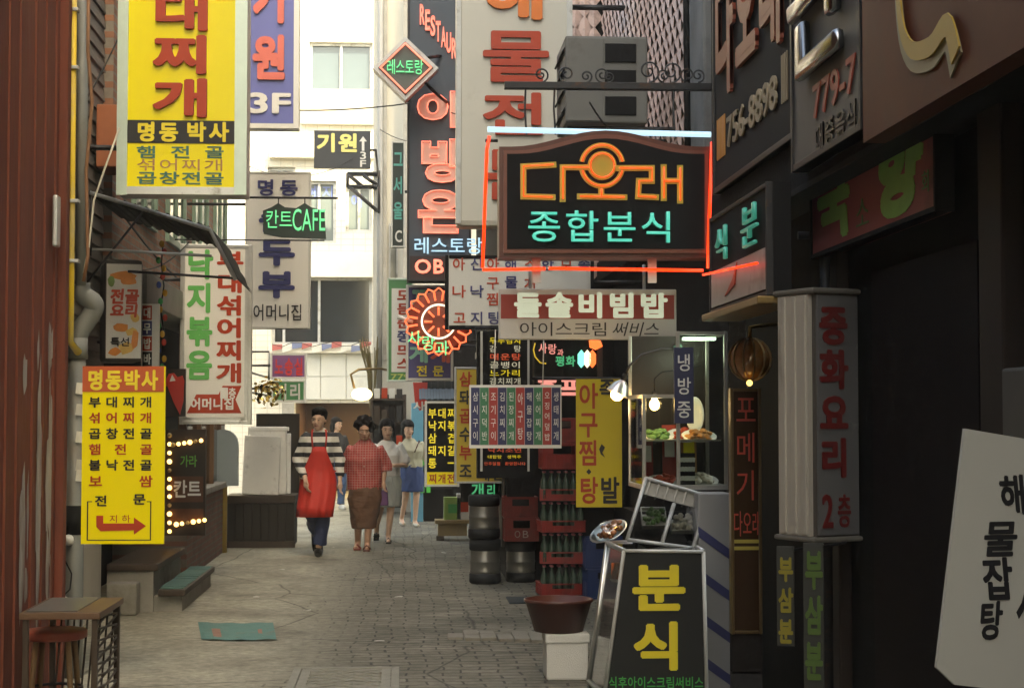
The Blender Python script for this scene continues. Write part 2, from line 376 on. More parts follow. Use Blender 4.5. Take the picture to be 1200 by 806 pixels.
g = MB(); g.quad((-45, -30, 0), (45, -30, 0), (45, 70, 0), (-45, 70, 0)); struct(g.build('ground', gm))
# broken course of pavers standing proud of the sunken patch beside the stalls
pv = paint('loose_paver', (.20, .185, .15), .85, .3, 9, bump=.5)
b = MB()
rnd = random.Random(3)
for k in range(7):
    x = .4 + k * .118; y = 12.55 - .045 * k + rnd.uniform(-.02, .02)
    for j in range(2 if k % 3 else 1):
        b.box((x + rnd.uniform(-.004, .004), y + .24 * j, -.006 + rnd.uniform(0, .008)), (.112, .225, .05), (rnd.uniform(-.03, .03), rnd.uniform(-.03, .03), rnd.uniform(-.03, .03)), bev=.008)
struct(b.build('pavement_edge', pv))
# square manhole cover at the bottom of the picture
mh = thing('manhole_cover', 'square dark manhole cover set in the paving in front of the camera', 'manhole cover', (G(403, 800).x, 10.6, 0))
b = MB(); 
for sx, sy, dx, dy in ((0, -.42, .62, .05), (0, .42, .62, .05), (-.31, 0, .05, .89), (.31, 0, .05, .89)): b.box((sx, sy, .006), (dx, dy, .016), bev=.003)
b.build('rim', paint('cast_cover', (.24, .23, .19), .8, .4, 7, bump=.4), mh)
b = MB(); b.box((0, 0, .002), (.56, .78, .014))
for k in range(12):
    b.box((0, -.33 + k * .06, .011), (.5, .022, .008), (0, 0, .5 if k % 2 else -.5))
b.build('plate', paint('cast_cover', (.24, .23, .19), .8, .4, 7, bump=.4), mh)

# ------------------------------------------------------------ red ribbed wall, left foreground
redm = paint('rust_red_paint', (.15, .042, .026), .75, .35, 3.5, dirt=(.08, .028, .018), damt=.4, stretch=(1, 1, .22), bump=.3, bscale=20, spec=.2)
wroot = thing('metal_wall', 'rust red ribbed metal wall with flaking whitish paint low down, left foreground', 'wall', (-2.05, 0, 0))
b = MB(); b.span((-1.2, -14, 0), (0, 10.4, 8.0))
rnd0 = random.Random(21); y = 4.8
while y < 10.3:
    b.prism([(-.001, 0), (.014, 0), (.007, 8.0), (-.001, 8.0)], y - .012, y + .012); y += rnd0.uniform(.24, .42)
b.span((-.02, 10.32, 0), (.05, 10.42, 8.0), bev=.006)
b.build('cladding', redm, wroot)
fl = paint('flaking_whitewash', (.33, .29, .25), .9, .35, 9, dirt=(.13, .05, .035), damt=.55, stretch=(1, 1, .3))
b = MB()
for k in range(26):
    yy = 9.35 + .33 * rnd.randint(0, 2) + rnd.uniform(.05, .22); z = rnd.uniform(.55, 2.1) ; hh = rnd.uniform(.05, .38) * (1.4 if z < 1.5 else .5); ww = rnd.uniform(.02, .07)
    pts = []
    for i in range(10):
        a = i / 10 * 2 * math.pi; rr = rnd.uniform(.6, 1.15)
        pts.append((yy + math.cos(a) * ww * rr, z + math.sin(a) * hh * rr))
    b.bm.faces.new([b.bm.verts.new((.0035 + k * .00012, p, q)) for p, q in pts])
b.build('flaked_paint', fl, wroot)
b = MB(); b.box((.035, 10.1, 2.75), (.03, .10, .30), bev=.01); b.build('wall_bracket', alu, wroot)

# ------------------------------------------------------------ left building A: dark boarded front on a plastered base
bA = thing('timber_house', 'narrow boarded house front with a white plastered base beside the grey downpipe', 'building', (-2.45, 11.7, 0))
b = MB(); b.span((-4, -2.4, 0), (0, 2.55, 1.9)); b.build('base_wall', white_plaster, bA)
b = MB(); b.span((-4, -2.4, 1.9), (-.04, 2.55, 9))
for k in range(58):
    z = 1.95 + k * .122; b.box((-.025, .08, z), (.03, 4.9, .112), (0, -.12, 0))
b.build('clapboard', paint('weathered_boards', (.15, .13, .11), .8, .4, 4, stretch=(1, .15, 1), bump=.4), bA)
b = MB(); b.span((.02, 2.0, 3.6), (.42, 2.5, 4.1), bev=.01); b.build('fascia_box', paint('terracotta_box', (.38, .13, .06), .7, .2, 5, dirt=(.2, .08, .05), damt=.2), bA)
# ------------------------------------------------------------ left building B: brick shop row
orange_brick = brickmat('orange_brick', (.33, .15, .085), (.24, .11, .065), (.22, .20, .17), .21, .07, .01, 'YZ')
bB = thing('brick_shop_row', 'orange brick shop row behind the hanging signs on the left side', 'building', (-2.4, 14.3, 0))
b = MB(); b.span((-5, 0, 2.7), (0, 9.4, 7.6)); b.build('upper_wall', orange_brick, bB)
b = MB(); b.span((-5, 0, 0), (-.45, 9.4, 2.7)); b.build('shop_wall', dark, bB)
b = MB(); b.span((-.1, -.05, 2.55), (.3, 9.4, 2.82), bev=.01); b.build('fascia', paint('grey_fascia', (.22, .21, .19), .7, .3, 4), bB)
b = MB(); b.span((-.02, -.03, 6.95), (.35, 9.4, 7.2), bev=.02); b.build('cornice', concrete, bB)
for k in range(4):
    yy = 1.0 + k * 2.2; b = MB(); fr = MB()
    for a, c in (((-.02, yy, 3.4), (.04, yy + .07, 4.9)), ((-.02, yy + 1.33, 3.4), (.04, yy + 1.4, 4.9)), ((-.02, yy + .07, 3.4), (.04, yy + 1.33, 3.47)), ((-.02, yy + .07, 4.83), (.04, yy + 1.33, 4.9)), ((-.02, yy + .66, 3.47), (.035, yy + .73, 4.83))): fr.span(a, c)
    w_ = fr.build('window', paint('green_window_frame', (.16, .24, .19), .5, .2, 8), bB)
    b.span((-.01, yy + .03, 3.43), (.012, yy + 1.37, 4.87)); b.build('pane', pane, w_)
# recessed doorway at the top of the steps
b = MB(); b.span((-.43, .5, .42), (-.38, 1.9, 2.4), bev=.01); d_ = b.build('door', dwood, bB)
b = MB(); b.tube([(-.36, 1.75, 1.2), (-.31, 1.75, 1.2), (-.31, 1.75, 1.45), (-.36, 1.75, 1.45)], .012); b.build('handle', alu, d_)
# low brick shop base with a framed window, further along
b = MB(); b.span((-.449, 2.9, .0), (.28, 6.7, .78)); b.build('brick_base', brickmat('red_brick', (.20, .085, .06), (.15, .07, .05), (.15, .13, .11), .2, .065, .01, 'YZ'), bB)
b = MB(); b.span((-.449, 2.87, .781), (.33, 6.72, .85), bev=.01); b.build('sill', concrete, bB)
b = MB()
for yy in (2.95, 4.2, 5.45, 6.62): b.span((.18, yy, .852), (.26, yy + .08, 2.54))
b.span((.18, 2.95, 2.45), (.262, 6.7, 2.548)); sw = b.build('shop_window', wood, bB)
b = MB(); b.span((.2, 3.0, .86), (.215, 6.6, 2.44)); b.build('pane', pane, sw)

# ------------------------------------------------------------ entrance steps
st = thing('entrance_steps', 'two timber edged concrete steps with a teal mat at a doorway on the left', 'steps', (-2.4, 14.35, 0))
b = MB(); b.span((-.02, .0, 0), (.36, 1.75, .34)); b.span((.36, .06, 0), (.59, 2.2, .13)); b.build('step_block', concrete, st)
b = MB(); b.span((-.02, -.03, .341), (.40, 1.8, .40), bev=.012); b.span((.40, -.02, .131), (.62, 2.25, .185), bev=.012); b.build('tread', dwood, st)
b = MB(); b.span((.02, -.02, .0), (.26, -.24, .26), bev=.02); b.build('block', concrete, st)
b = MB()
n = 14
for i in range(n): 
    b.span((.40, .06 + i * .15, .186), (.60, .06 + (i + 1) * .15 - .002, .192 + .004 * math.sin(i)))
tealm = paint('teal_rubber_mat', (.10, .22, .195), .8, .25, 12, dirt=(.16, .17, .14), damt=.3, bump=.4, bscale=120)
tag(b.build('step_mat', tealm), 'worn teal rubber mat lying on the lower entrance step', 'mat').location = (-2.4, 14.35, 0)
# teal mat on the ground
m0 = G(278, 741); b = MB(); k = 18
def matpt(i, j): 
    u = i / k; v = j / 6; a = G(236 + 88 * u - 4 * v, 752 - 22 * v + 1.2 * math.sin(u * 3) - (2 if v < .5 else 0)); return Vector((a.x - m0.x, a.y - m0.y, .008 + .006 * math.sin(u * 9 + v * 4) ** 2))
vv = [[b.bm.verts.new(matpt(i, j)) for j in range(7)] for i in range(k + 1)]
for i in range(k):
    for j in range(6): b.mat(tealm if not ((i in (3, 4) and j in (1, 2, 3)) or (i in (14,) and j in (2, 3))) else paint('pink_worn_patch', (.30, .16, .12), .85, .3, 20)); b._f([vv[i][j], vv[i + 1][j], vv[i + 1][j + 1], vv[i][j + 1]])
tag(b.build('ground_mat'), 'teal mat with faded pink patches lying flat on the paving', 'mat').location = (m0.x, m0.y, 0)

# ------------------------------------------------------------ far building across the end street
tile = brickmat('white_wall_tile', (.60, .575, .50), (.565, .54, .47), (.40, .375, .32), .24, .12, .006, 'XZ', .5, .15, 0.0, .08)
YF = 34.0
fb = thing('white_tiled_building', 'sunlit white tiled building closing the end of the alley', 'building', (0, YF, 0))
def fz(px, py): p = P(px, py, YF); return p.x, p.z
b = MB()
def hole_wall(x0, x1, z0, z1, holes, y0=0, y1=.35):
    xs = sorted({x0, x1, *[h[0] for h in holes], *[h[1] for h in holes]}); zs = sorted({z0, z1, *[h[2] for h in holes], *[h[3] for h in holes]})
    for i in range(len(xs) - 1):
        for j in range(len(zs) - 1):
            cx, cz = (xs[i] + xs[i + 1]) / 2, (zs[j] + zs[j + 1]) / 2
            if any(h[0] < cx < h[1] and h[2] < cz < h[3] for h in holes): continue
            b.span((xs[i], y0, zs[j]), (xs[i + 1], y1, zs[j + 1]))
def hbox(px0, py0, px1, py1): a = fz(px0, py1); c = fz(px1, py0); return (a[0], c[0], a[1], c[1])
H_top = hbox(362, 50, 437, 110); H_dark = hbox(318, 325, 436, 404); H_w1 = hbox(313, 196, 346, 285); H_w2 = hbox(353, 212, 394, 285); H_w3 = hbox(405, 218, 436, 272); H_shop = hbox(345, 472, 480, 600)
H_shop = (H_shop[0], H_shop[1], 0, H_shop[3])
hole_wall(-9, 9, 0, 14, [H_top, H_dark, H_w1, H_w2, H_w3, H_shop]); b.build('wall', tile, fb)
# sloped white sill band and ledges
b = MB()
x0, z0 = fz(353, 146); x1, z1 = fz(440, 110)
v = [(x0, -.45, z1), (x1, -.45, z1), (x1, -.12, z0), (x0, -.12, z0), (x0, -.003, z1), (x1, -.003, z1), (x1, -.003, z0), (x0, -.003, z0)]
q = [b.bm.verts.new(p) for p in v]
for f in ((0, 1, 2, 3), (4, 7, 6, 5), (0, 4, 5, 1), (3, 2, 6, 7), (0, 3, 7, 4), (1, 5, 6, 2)): b._f([q[i] for i in f])
b.build('sloped_band', cream, fb)
b = MB()
for py0, py1, d in ((297, 325, .12), (176, 186, .2), (404, 414, .18)):
    b = MB(); a = fz(316, py1); c = fz(438, py0); b.span((a[0], -d, a[1]), (c[0], -.003, c[1]), bev=.01); b.build('ledge', cream, fb)
# white enamel panels over the shop
b = MB()
for i in range(4):
    for j in range(2):
        a = fz(316 + i * 30, 468 - j * 27); c = fz(316 + i * 30 + 29.4, 468 - j * 27 - 26.4); b.span((a[0], -.05, a[1]), (c[0], -.003, c[1]), bev=.006)
b.build('panel', paint('enamel_panel', (.52, .53, .50), .35, .08, 2, dirt=(.4, .4, .37), damt=.2), fb)
def window(h, m, nm, mull=()):
    f = MB(); x0, x1, z0, z1 = h; t = .06
    f.span((x0, .1, z0), (x0 + t, .25, z1)); f.span((x1 - t, .1, z0), (x1, .25, z1)); f.span((x0 + t, .1, z0), (x1 - t, .25, z0 + t)); f.span((x0 + t, .1, z1 - t), (x1 - t, .25, z1))
    for u in mull: f.span((x0 + (x1 - x0) * u - .025, .1, z0 + t), (x0 + (x1 - x0) * u + .025, .24, z1 - t))
    w = f.build('window', alu_dull, fb); g_ = MB(); g_.span((x0 + .02, .17, z0 + .02), (x1 - .02, .19, z1 - .02)); g_.build('pane', m, w); return w
window(H_top, pane_blue, 't', (.5,)); window(H_dark, pane, 'd', (.12, .47))
for h in (H_w1, H_w2, H_w3): w = window(h, paint('pale_blue_glass', (.12, .15, .15), .15, .1, 2), 'w', (.5,))
for ch, (px, py, wd) in zip('예지예', ((366, 224, 16), (384, 224, 14), (418, 234, 14))):
    a = fz(px - wd / 2, py + 8); c = fz(px + wd / 2, py - 8); f = MB(); f.glyph(ch, a[0], a[1], c[0], c[1], .163, .004); f.build('window_lettering', paint('blue_window_letters', (.12, .17, .42), .5, .1, 5), fb)
# shop interior with downlights
b = MB(); x0, x1, _, zt = H_shop
b.span((x0 - .02, 4.0, 0), (x1 + 2, 4.1, zt + .1)); b.span((x0 - .12, .351, 0), (x0, 4.0, zt + .1)); b.span((x1 + 1.9, .351, 0), (x1 + 2, 4.0, zt + .1))
b.build('shop_interior', paint('brown_interior', (.075, .036, .018), .6, .3, 2), fb)
b = MB(); b.span((x0, .351, zt + .1), (x1 + 2, 4.1, zt + .2)); b.build('shop_ceiling', paint('brown_ceiling', (.10, .05, .025), .5, .2, 2), fb)
lampm = glow('downlight_glow', (1, .74, .36), 4)
for i in range(5):
    b = MB(); b.lathe([(.09, -.02), (.075, 0), (.001, .0)], (x0 + .35 + .45 * i, 1.5 + .35 * (i % 2), zt + .098), 12); b.build('downlight', lampm, fb)
pl = bpy.data.lights.new('shop_light', 'AREA'); po = bpy.data.objects.new('shop_light', pl); COL.objects.link(po); pl.energy = 18; pl.color = (1, .75, .45); pl.size = 1.5
po.location = ((x0 + x1) / 2 + .4, YF + 2, zt + .05)
b = MB(); b.span((x0 - .25, -.05, 0), (x0 - .02, .0, zt), bev=.01); b.build('door_pillar', concrete, fb)
# bunting of small flags along the ledge
bu = thing('bunting', 'string of small coloured flags along the ledge over the far shop', 'bunting', (0, YF - .24, 0))
b = MB(); pts = [fz(320 + i * 11.5, 404 + 3 * math.sin(i * 1.9)) for i in range(11)]; b.tube([(x, 0, z) for x, z in pts], .008, 5); b.build('cord', black, bu)
fc = [paint('flag_red', (.36, .10, .09), .7), paint('flag_white', (.5, .5, .46), .7), paint('flag_blue', (.14, .17, .28), .7)]
for i, (x, z) in enumerate(pts):
    b = MB(); b.prism([(x, z - .0), (x - .0, z - .13), (x + .2, z - .09 + .03 * (i % 2)), (x + .2, z - .0)], -.004, .004); b.build('flag', fc[i % 3], bu)

# ------------------------------------------------------------ grey building at the right end of the alley
gb = thing('grey_corner_building', 'tall pale grey corner building with narrow vertical windows past the far shops', 'building', (0, 29.4, 0))
def gx(px, Y=29.4): return P(px, 300, Y).x
b = MB(); b.span((gx(437), 0, 0), (5, 1.3, 9.4)); b.build('wall', paint('pale_grey_render', (.50, .49, .43), .8, .12, 1.2, dirt=(.34, .33, .29), damt=.25, stretch=(1, 1, .3)), gb)
b = MB(); b.span((gx(449), -.10, 2.6), (gx(453), -.002, 9.35)); b.span((gx(472), -.14, 2.6), (gx(478), -.002, 9.35)); b.build('pilaster', concrete, gb)
b = MB(); b.span((gx(456), -.03, 2.75), (gx(466), -.002, 4.95)); w_ = b.build('window', alu_dull, gb)
b = MB(); b.span((gx(457.5), -.045, 2.8), (gx(464.5), -.031, 4.9)); b.build('pane', pane, w_)
b = MB(); b.tube([(gx(445), -.12, 0), (gx(445), -.12, 9.3)], .05, 10); b.build('downpipe', paint('grey_pipe', (.22, .22, .21), .6, .2, 5), gb)
# steel bracket frame sticking out of it high up
sb = thing('steel_bracket', 'triangular steel bracket platform projecting high on the grey corner building', 'bracket', (0, 29.15, 0))
b = MB()
def q3(px, py): p = P(px, py, 29.15); return (p.x, 0, p.z)
for a, c in (((407, 203), (444, 203)), ((407, 203), (407, 218)), ((407, 218), (444, 218)), ((409, 218), (444, 248)), ((425, 204), (444, 218)), ((444, 200), (444, 250)), ((407, 203), (425, 218))):
    b.cyl(q3(*a), q3(*c), .025, n=6); A = q3(*a); C = q3(*c); b.cyl((A[0], .22, A[2]), (C[0], .22, C[2]), .025, n=6)
b.build('struts', iron, sb)
# flat-fronted dark shop beside the end of the alley
fs = thing('dark_shopfront', 'dark corner shopfront with a sky blue door frame behind the walking women', 'building', (0, 26.6, 0))
def sx_(px): return P(px, 490, 26.6).x
b = MB(); b.span((sx_(497), .1, 0), (6, 2.5, 3.6)); b.build('wall', dark, fs)
b = MB(); zt = P(490, 472, 26.6).z; b.span((sx_(482), -.05, 0), (sx_(496), .3, zt), bev=.01); b.build('door_frame', paint('sky_blue_frame', (.10, .30, .42), .5, .15, 5), fs)
b = MB(); b.span((sx_(497), .05, .5), (sx_(530), .098, 2.3)); w_ = b.build('window', iron, fs)
b = MB()
for i in range(4):
    for j in range(7): b.span((sx_(498 + i * 8), .02, .56 + j * .25), (sx_(504.5 + i * 8), .048, .78 + j * .25))
b.build('pane', pane, w_)
for px in (486, 493):
    for py in (530, 541, 563, 573):
        p = P(px, py, 26.6); b = MB(); b.box((p.x + .12, -.062, p.z), (.06, .02, .1)); b.build('green_light', glow('green_shop_light', (.08, .5, .10), .2), fs)

# ------------------------------------------------------------ right side row
rr = thing('dim_restaurant_row', 'dim restaurant row with a pinkish scale tiled upper wall on the right', 'building', (2.0, 10.95, 0))
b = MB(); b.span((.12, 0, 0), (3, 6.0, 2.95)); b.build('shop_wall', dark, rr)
b = MB(); b.span((-.05, .0, 2.95), (3, 6.0, 3.15), bev=.01); b.build('lintel', black, rr)
b = MB(); b.span((.06, 0, 3.15), (3, 6.0, 15.5))
b.build('upper_wall', concrete, rr)
# scale tiles: overlapping lozenges leaning out of the wall
b = MB(); s_ = .21
for j in range(34):
    for i in range(46):
        y = .75 + i * s_ + (s_ / 2 if j % 2 else 0); z = 3.2 + j * s_ * .5
        if y > 5.9: continue
        h = s_ * .62; w = s_ * .5; o0, o1 = .002, .04 + .008 * ((i * 7 + j * 3) % 4)
        ps = [(o1 * .4 + .02, y, z - h * .9), (-.005, y - w, z), (.05 - .0, y, z + h * .9), (-.005, y + w, z)]
        q = [b.bm.verts.new((p[0] - (.03 if k_ == 0 else 0), p[1], p[2])) for k_, p in enumerate(ps)]
        b._f([q[0], q[3], q[2], q[1]])
b.build('scale_tiles', paint('pink_scale_tile', (.58, .43, .38), .4, .35, 9, dirt=(.2, .14, .12), damt=.3), rr)
b = MB(); b.span((-.03, .05, 3.15), (.055, .42, 8.6), bev=.02); b.span((-.01, .5, 3.15), (.055, .68, 8.6), bev=.01); b.build('pilaster', paint('grey_render', (.20, .20, .19), .8, .3, 2, dirt=(.08, .08, .08), damt=.3), rr)
b = MB()
b.tube([(-.06, .46, 2.9), (-.07, .48, 5), (-.06, .46, 8.6)], .022, 8)
b.build('conduit', iron, rr)
r3t = None
r3 = thing('crowded_shop_row', 'far dark shop row crowded with stacked signs on the right', 'building', (1.05, 16.95, 0))
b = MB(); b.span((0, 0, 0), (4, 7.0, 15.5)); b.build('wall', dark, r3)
b = MB()                                # the same scale tiles on the end wall that faces the camera
for j in range(46):
    for i in range(6):
        x = .02 + i * .19 + (.095 if j % 2 else 0); z = 3.0 + j * .105; h, w = .13, .095
        if x > .95: continue
        q = [b.bm.verts.new(p) for p in ((x, -.052, z - h * .9), (x - w, -.004, z), (x, -.05, z + h * .9), (x + w, -.004, z))]; b._f(q)
b.build('scale_tiles', MATS['pink_scale_tile'], r3)
for k in range(3):
    b = MB(); yy = .3 + k * 2.2; b.span((-.03, yy, .3), (-.002, yy + 1.9, 2.5)); w_ = b.build('shopfront', dwood, r3)
    b = MB(); b.span((-.045, yy + .1, .8), (-.031, yy + 1.8, 2.4)); b.build('pane', pane, w_)
rb = thing('dark_foreground_building', 'unlit building front with heavy fascia in the dark right foreground', 'building', (1.95, 0, 0))
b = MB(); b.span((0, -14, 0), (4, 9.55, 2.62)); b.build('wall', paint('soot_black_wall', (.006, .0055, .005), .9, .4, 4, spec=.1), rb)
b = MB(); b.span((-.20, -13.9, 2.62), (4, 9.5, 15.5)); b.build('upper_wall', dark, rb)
bpm = paint('brown_post', (.018, .012, .009), .7, .3, 5, spec=.2)
for q in ((-.08, 5.2, 5.42), (-.06, 7.3, 7.42)): b = MB(); b.span((q[0], q[1], 0), (-.002, q[2], 2.6), bev=.01); b.build('door_post', bpm, rb)
b = MB(); b.span((-.02, 5.6, .05), (-.001, 6.9, 2.2), bev=.005); d_ = b.build('door', paint('maroon_door', (.006, .003, .003), .8, .3, 4, spec=.1), rb)

# faint city haze in the alley air
hz = MB(); hz.span((-46, -31, -1), (46, 71, 16.2)); hm_ = bpy.data.materials.new('haze'); hm_.use_nodes = True; N = hm_.node_tree.nodes; N.remove(N['Principled BSDF'])
pv_ = N.new('ShaderNodeVolumePrincipled'); pv_.inputs['Density'].default_value = .0019; pv_.inputs['Color'].default_value = (.93, .94, .90, 1); hm_.node_tree.links.new(pv_.outputs[0], N['Material Output'].inputs['Volume'])
ho = hz.build('haze', hm_); ho['kind'] = 'stuff'; ho['label'] = 'faint pale haze filling the air of the alley'
# overhead cables
wire = paint('overhead_wire', (.015, .015, .015), .7)
def sag(name_lab, a, c, drop, r=.008, n=12):
    b = MB(); a, c = Vector(a), Vector(c); b.tube([a.lerp(c, i / n) - Vector((0, 0, drop * 4 * (i / n) * (1 - i / n))) for i in range(n + 1)], r, 5); tag(b.build('overhead_cable', wire), name_lab, 'cable')
sag('slack black cable crossing the alley between the violet blue and tall slate signs', (-2.4, 19.5, 5.2), (1.05, 20.5, 5.6), .18)
sag('thin black cable running to the grey corner building behind the diamond neon sign', (1.0, 21.8, 5.4), (-.4, 29.4, 6.6), .25)
sag('long drooping cable along the brick upper wall of the left shop row', (-2.36, 14.4, 3.35), (-2.36, 23.4, 3.2), .22, .01)
sag('cable hanging over the brick wall just above the drooping one', (-2.35, 14.4, 5.4), (-2.35, 23.5, 5.3), .3, .01)

# added unseen building behind the camera's right, there only to shade the right-hand fronts
ob = thing('added_shade_building', 'added unseen building behind the viewpoint that shades the right side', 'building', (.8, -9, 0))
b = MB(); b.span((0, 0, 0), (9, 5, 15)); b.build('wall', concrete, ob)
# shutter slats, meter box and pipes on the dark right-hand front
b = MB(); b.span((-.14, 4.75, 1.35), (-.002, 5.05, 1.75), bev=.01); mb_ = b.build('meter_box', paint('dim_grey_box', (.05, .05, .047), .6, .3, 5), rb)
b = MB(); b.tube([(-.04, 4.9, 1.75), (-.04, 4.9, 2.6)], .02, 8); b.build('conduit', iron, mb_)
b = MB(); b.tube([(-.05, 7.52, 0), (-.05, 7.52, 2.6)], .03, 8); b.build('drainpipe', iron, rb)

for i, (lab, a, c, d_) in enumerate((
    ('loose flex drooping from the big yellow lightbox back to the boarded house', (-2.0, 12.3, 4.4), (-2.42, 11.2, 3.2), .12),
    ('grey flex looping between the white stew sign and the brick fascia', (-2.05, 16.6, 3.3), (-2.36, 15.0, 2.9), .10),
    ('black flex hanging from the big white lightbox down to the pale menu sign', (1.15, 15.0, 3.2), (.95, 14.3, 2.95), .06),
    ('long cable from the tall slate sign to the wall over the pale menu sign', (.55, 18.9, 5.0), (1.98, 15.5, 4.6), .2),
    ('cable slung from the scale tiled wall to the scroll bracket', (1.98, 13.5, 4.0), (1.2, 10.8, 3.62), .18),
    ('thin wire running down the wall from the black oblique wall sign', (1.74, 9.42, 4.6), (1.80, 9.52, 2.3), .02),
    ('cable strung from the brick shop row to the small dark arrow sign', (-2.36, 22.5, 5.1), (-.75, 26.0, 5.55), .3))):
    sag(lab, a, c, d_, .006)

for i, (px, py) in enumerate(((392, 642), (468, 700), (330, 668), (520, 648), (360, 716), (560, 742), (445, 752), (300, 700))):
    p = G(px, py); b = MB(); rs_ = random.Random(i); n = 6
    b._f([b.bm.verts.new((rs_.uniform(.02, .045) * math.cos(k / n * 6.2832), rs_.uniform(.03, .06) * math.sin(k / n * 6.2832), .004 + rs_.uniform(0, .012))) for k in range(n)])
    o = b.build('paper_scrap', paint('dirty_paper', (.46, .44, .38), .8, .2, 20)); o.location = p; o.rotation_euler = (0, 0, i * 1.3); tag(o, 'small pale paper scrap lying on the paving of the alley', 'paper scrap', 'paper scraps littering the paving')
# ============================================================ LEFT SIDE
# pipes on the end of the red wall
o = thing('gas_pipe', 'thin yellow painted pipe with grey chips running up beside the red wall', 'pipe', (0, 10.5, 0))
b = MB(); A = P(86, -40, 10.5); B_ = P(81.5, 400, 10.5); b.tube([(A.x, 0, A.z), (B_.x, 0, B_.z), (B_.x + .03, .12, B_.z - .06)], .024, 12)
b.build('pipe_run', paint('chipped_yellow_paint', (.62, .42, .03), .5, .15, 6, dirt=(.28, .27, .22), damt=.45, stretch=(1, 1, .5)), o)
b = MB()
for py in (12, 80, 236, 306): p = P(86, py, 10.5); b.box((p.x, .0, p.z), (.07, .07, .02), bev=.003)
b.build('clamp', alu_dull, o)
o = thing('downpipe', 'fat grey plastic downpipe with a bent elbow, left of the yellow menu board', 'pipe', (0, 10.8, 0))
pg = paint('grey_plastic_pipe', (.17, .175, .16), .5, .15, 4, dirt=(.16, .13, .10), damt=.25)
b = MB(); a = P(97, -40, 10.72); c = P(95, 335, 10.72); b.tube([(a.x, -.08, a.z), (c.x, -.08, c.z)], .036, 14); b.build('upper_pipe', pg, o)
b = MB(); c0 = P(94, 352, 10.80); e = P(108, 352, 10.80); k = P(90, 385, 10.80)

def curve3(pts, n=6):
    pts = [Vector(p) for p in pts]; out = []
    for i in range(len(pts) - 1):
        p0, p1, p2, p3 = pts[max(0, i - 1)], pts[i], pts[i + 1], pts[min(len(pts) - 1, i + 2)]
        for j in range(n): t = j / n; out.append(.5 * (2 * p1 + (p2 - p0) * t + (2 * p0 - 5 * p1 + 4 * p2 - p3) * t * t + (3 * p1 - p0 - 3 * p2 + p3) * t ** 3))
    return out + [pts[-1]]
b.tube(curve3([(c0.x + .01, -.05, c0.z + .10), (c0.x + .02, -.04, c0.z + .04), (e.x + .005, -.02, e.z - .01), (e.x + .01, 0, e.z - .06), (k.x + .03, 0, k.z + .0), (k.x, 0, k.z - .07), (k.x, 0, k.z - .12)]), .06, 16)
b.tube([(k.x, 0, k.z - .06), (k.x, 0, k.z - .19)], .07, 16); b.build('elbow', pg, o)
b = MB(); f_ = P(92, 700, 10.80); b.tube([(k.x, 0, k.z - .1), (k.x, 0, .3), (k.x, 0, .0)], .058, 16); b.build('lower_pipe', pg, o)
b = MB()
for py, c in ((455, S_white), (480, S_gray), (512, S_white), (545, S_gray), (557, S_white)):
    p = P(96, py, 10.74); b.mat(c).box((p.x - .01, -.062, p.z), (.05, .008, .07), (0, .1, .1))
b.build('torn_sticker', None, o)
b = MB(); p = P(89, 607, 10.80); b.tube([(k.x, 0, p.z + .08), (k.x, 0, p.z - .1)], .062, 16); b.build('black_sleeve', black, o)
for i, (pp, m, r, lab) in enumerate((
    ([(104, -30), (103, 60), (108, 120), (101, 200), (103, 300), (98, 330)], paint('rust_brown_cable', (.20, .10, .05), .7), .012, 'thick rusty brown cable running up beside the grey pipe'),
    ([(140, 150), (122, 200), (110, 235), (104, 290), (98, 320)], paint('pale_cable', (.5, .47, .38), .6), .007, 'pale thin cable drooping across the boards above the dark awning'),
    ([(76, 400), (74, 520), (72, 600), (75, 680)], paint('black_cable', (.02, .02, .02), .6), .008, 'thin black cable along the lower edge of the red wall'))):
    b = MB(); b.tube([P(x, y, 10.6) for x, y in pp], r, 6); tag(b.build('cable', m), lab, 'cable')
sk = thing('extension_socket', 'cream extension socket with a looped cord hanging low by the red wall', 'socket', P(70, 700, 10.5))
b = MB(); b.box((0, 0, 0), (.09, .03, .045), (0, .5, 0), bev=.008); b.build('block', S_white, sk)
b = MB(); p0 = P(70, 700, 10.5); b.tube([P(x, y, 10.5) - p0 for x, y in ((72, 700), (82, 690), (84, 672), (74, 652), (66, 655), (66, 680))], .005, 6); b.build('cord', black, sk)
b = MB(); p1 = P(80, 632, 10.72); b.lathe([(.03, -.03), (.034, 0), (.02, .02), (.001, .02)], (0, 0, 0), 12); q = b.build('junction_cap', S_white); q.location = p1; q.rotation_euler = (1.2, 0, 0); tag(q, 'small round white cap fixed on the grey downpipe', 'pipe cap')

# --- big yellow lightbox
s = Sign('hanging_sign', 'big yellow lightbox with red raised letters and a black name band, top left', 'sign', (140, -95, 289, 229), Y=12.2)
s.panel(alu, .26, 'box', .01)
s.rect((146, -90, 277, 221), S_yellow, 'face', .006, -.001); fr = s.part('frame', alu)
for bx in ((140, -95, 149, 229), (277, -95, 289, 229)): s.rect(bx, paint('mint_aluminium', (.50, .60, .53), .4, .15, 8, metal=.5), 'frame', .03)
s.rect((149, 219, 277, 229), alu, 'bottom_rail', .028)
s.text('부대찌개', (180, -62, 248, 141), S_red, 'v', .045, .03, -.006, .10, 'raised_letter')
s.rect((149, 141, 275, 169), S_black, 'name_band', .012)
s.text('명동', (159, 143, 211, 167), S_yel_t, 'h', .045, .006, -.013)
s.text('박사', (217, 143, 270, 167), S_yel_t, 'h', .045, .006, -.013)
tg = paint('teal_green_lettering', (.04, .16, .13), .5)
s.text('햄', (160, 171, 184, 186), tg, 'h', .02, .006, -.006, 0); s.text('전', (200, 171, 224, 186), tg, 'h', .02, .006, -.006, 0); s.text('골', (240, 171, 263, 186), tg, 'h', .02, .006, -.006, 0)
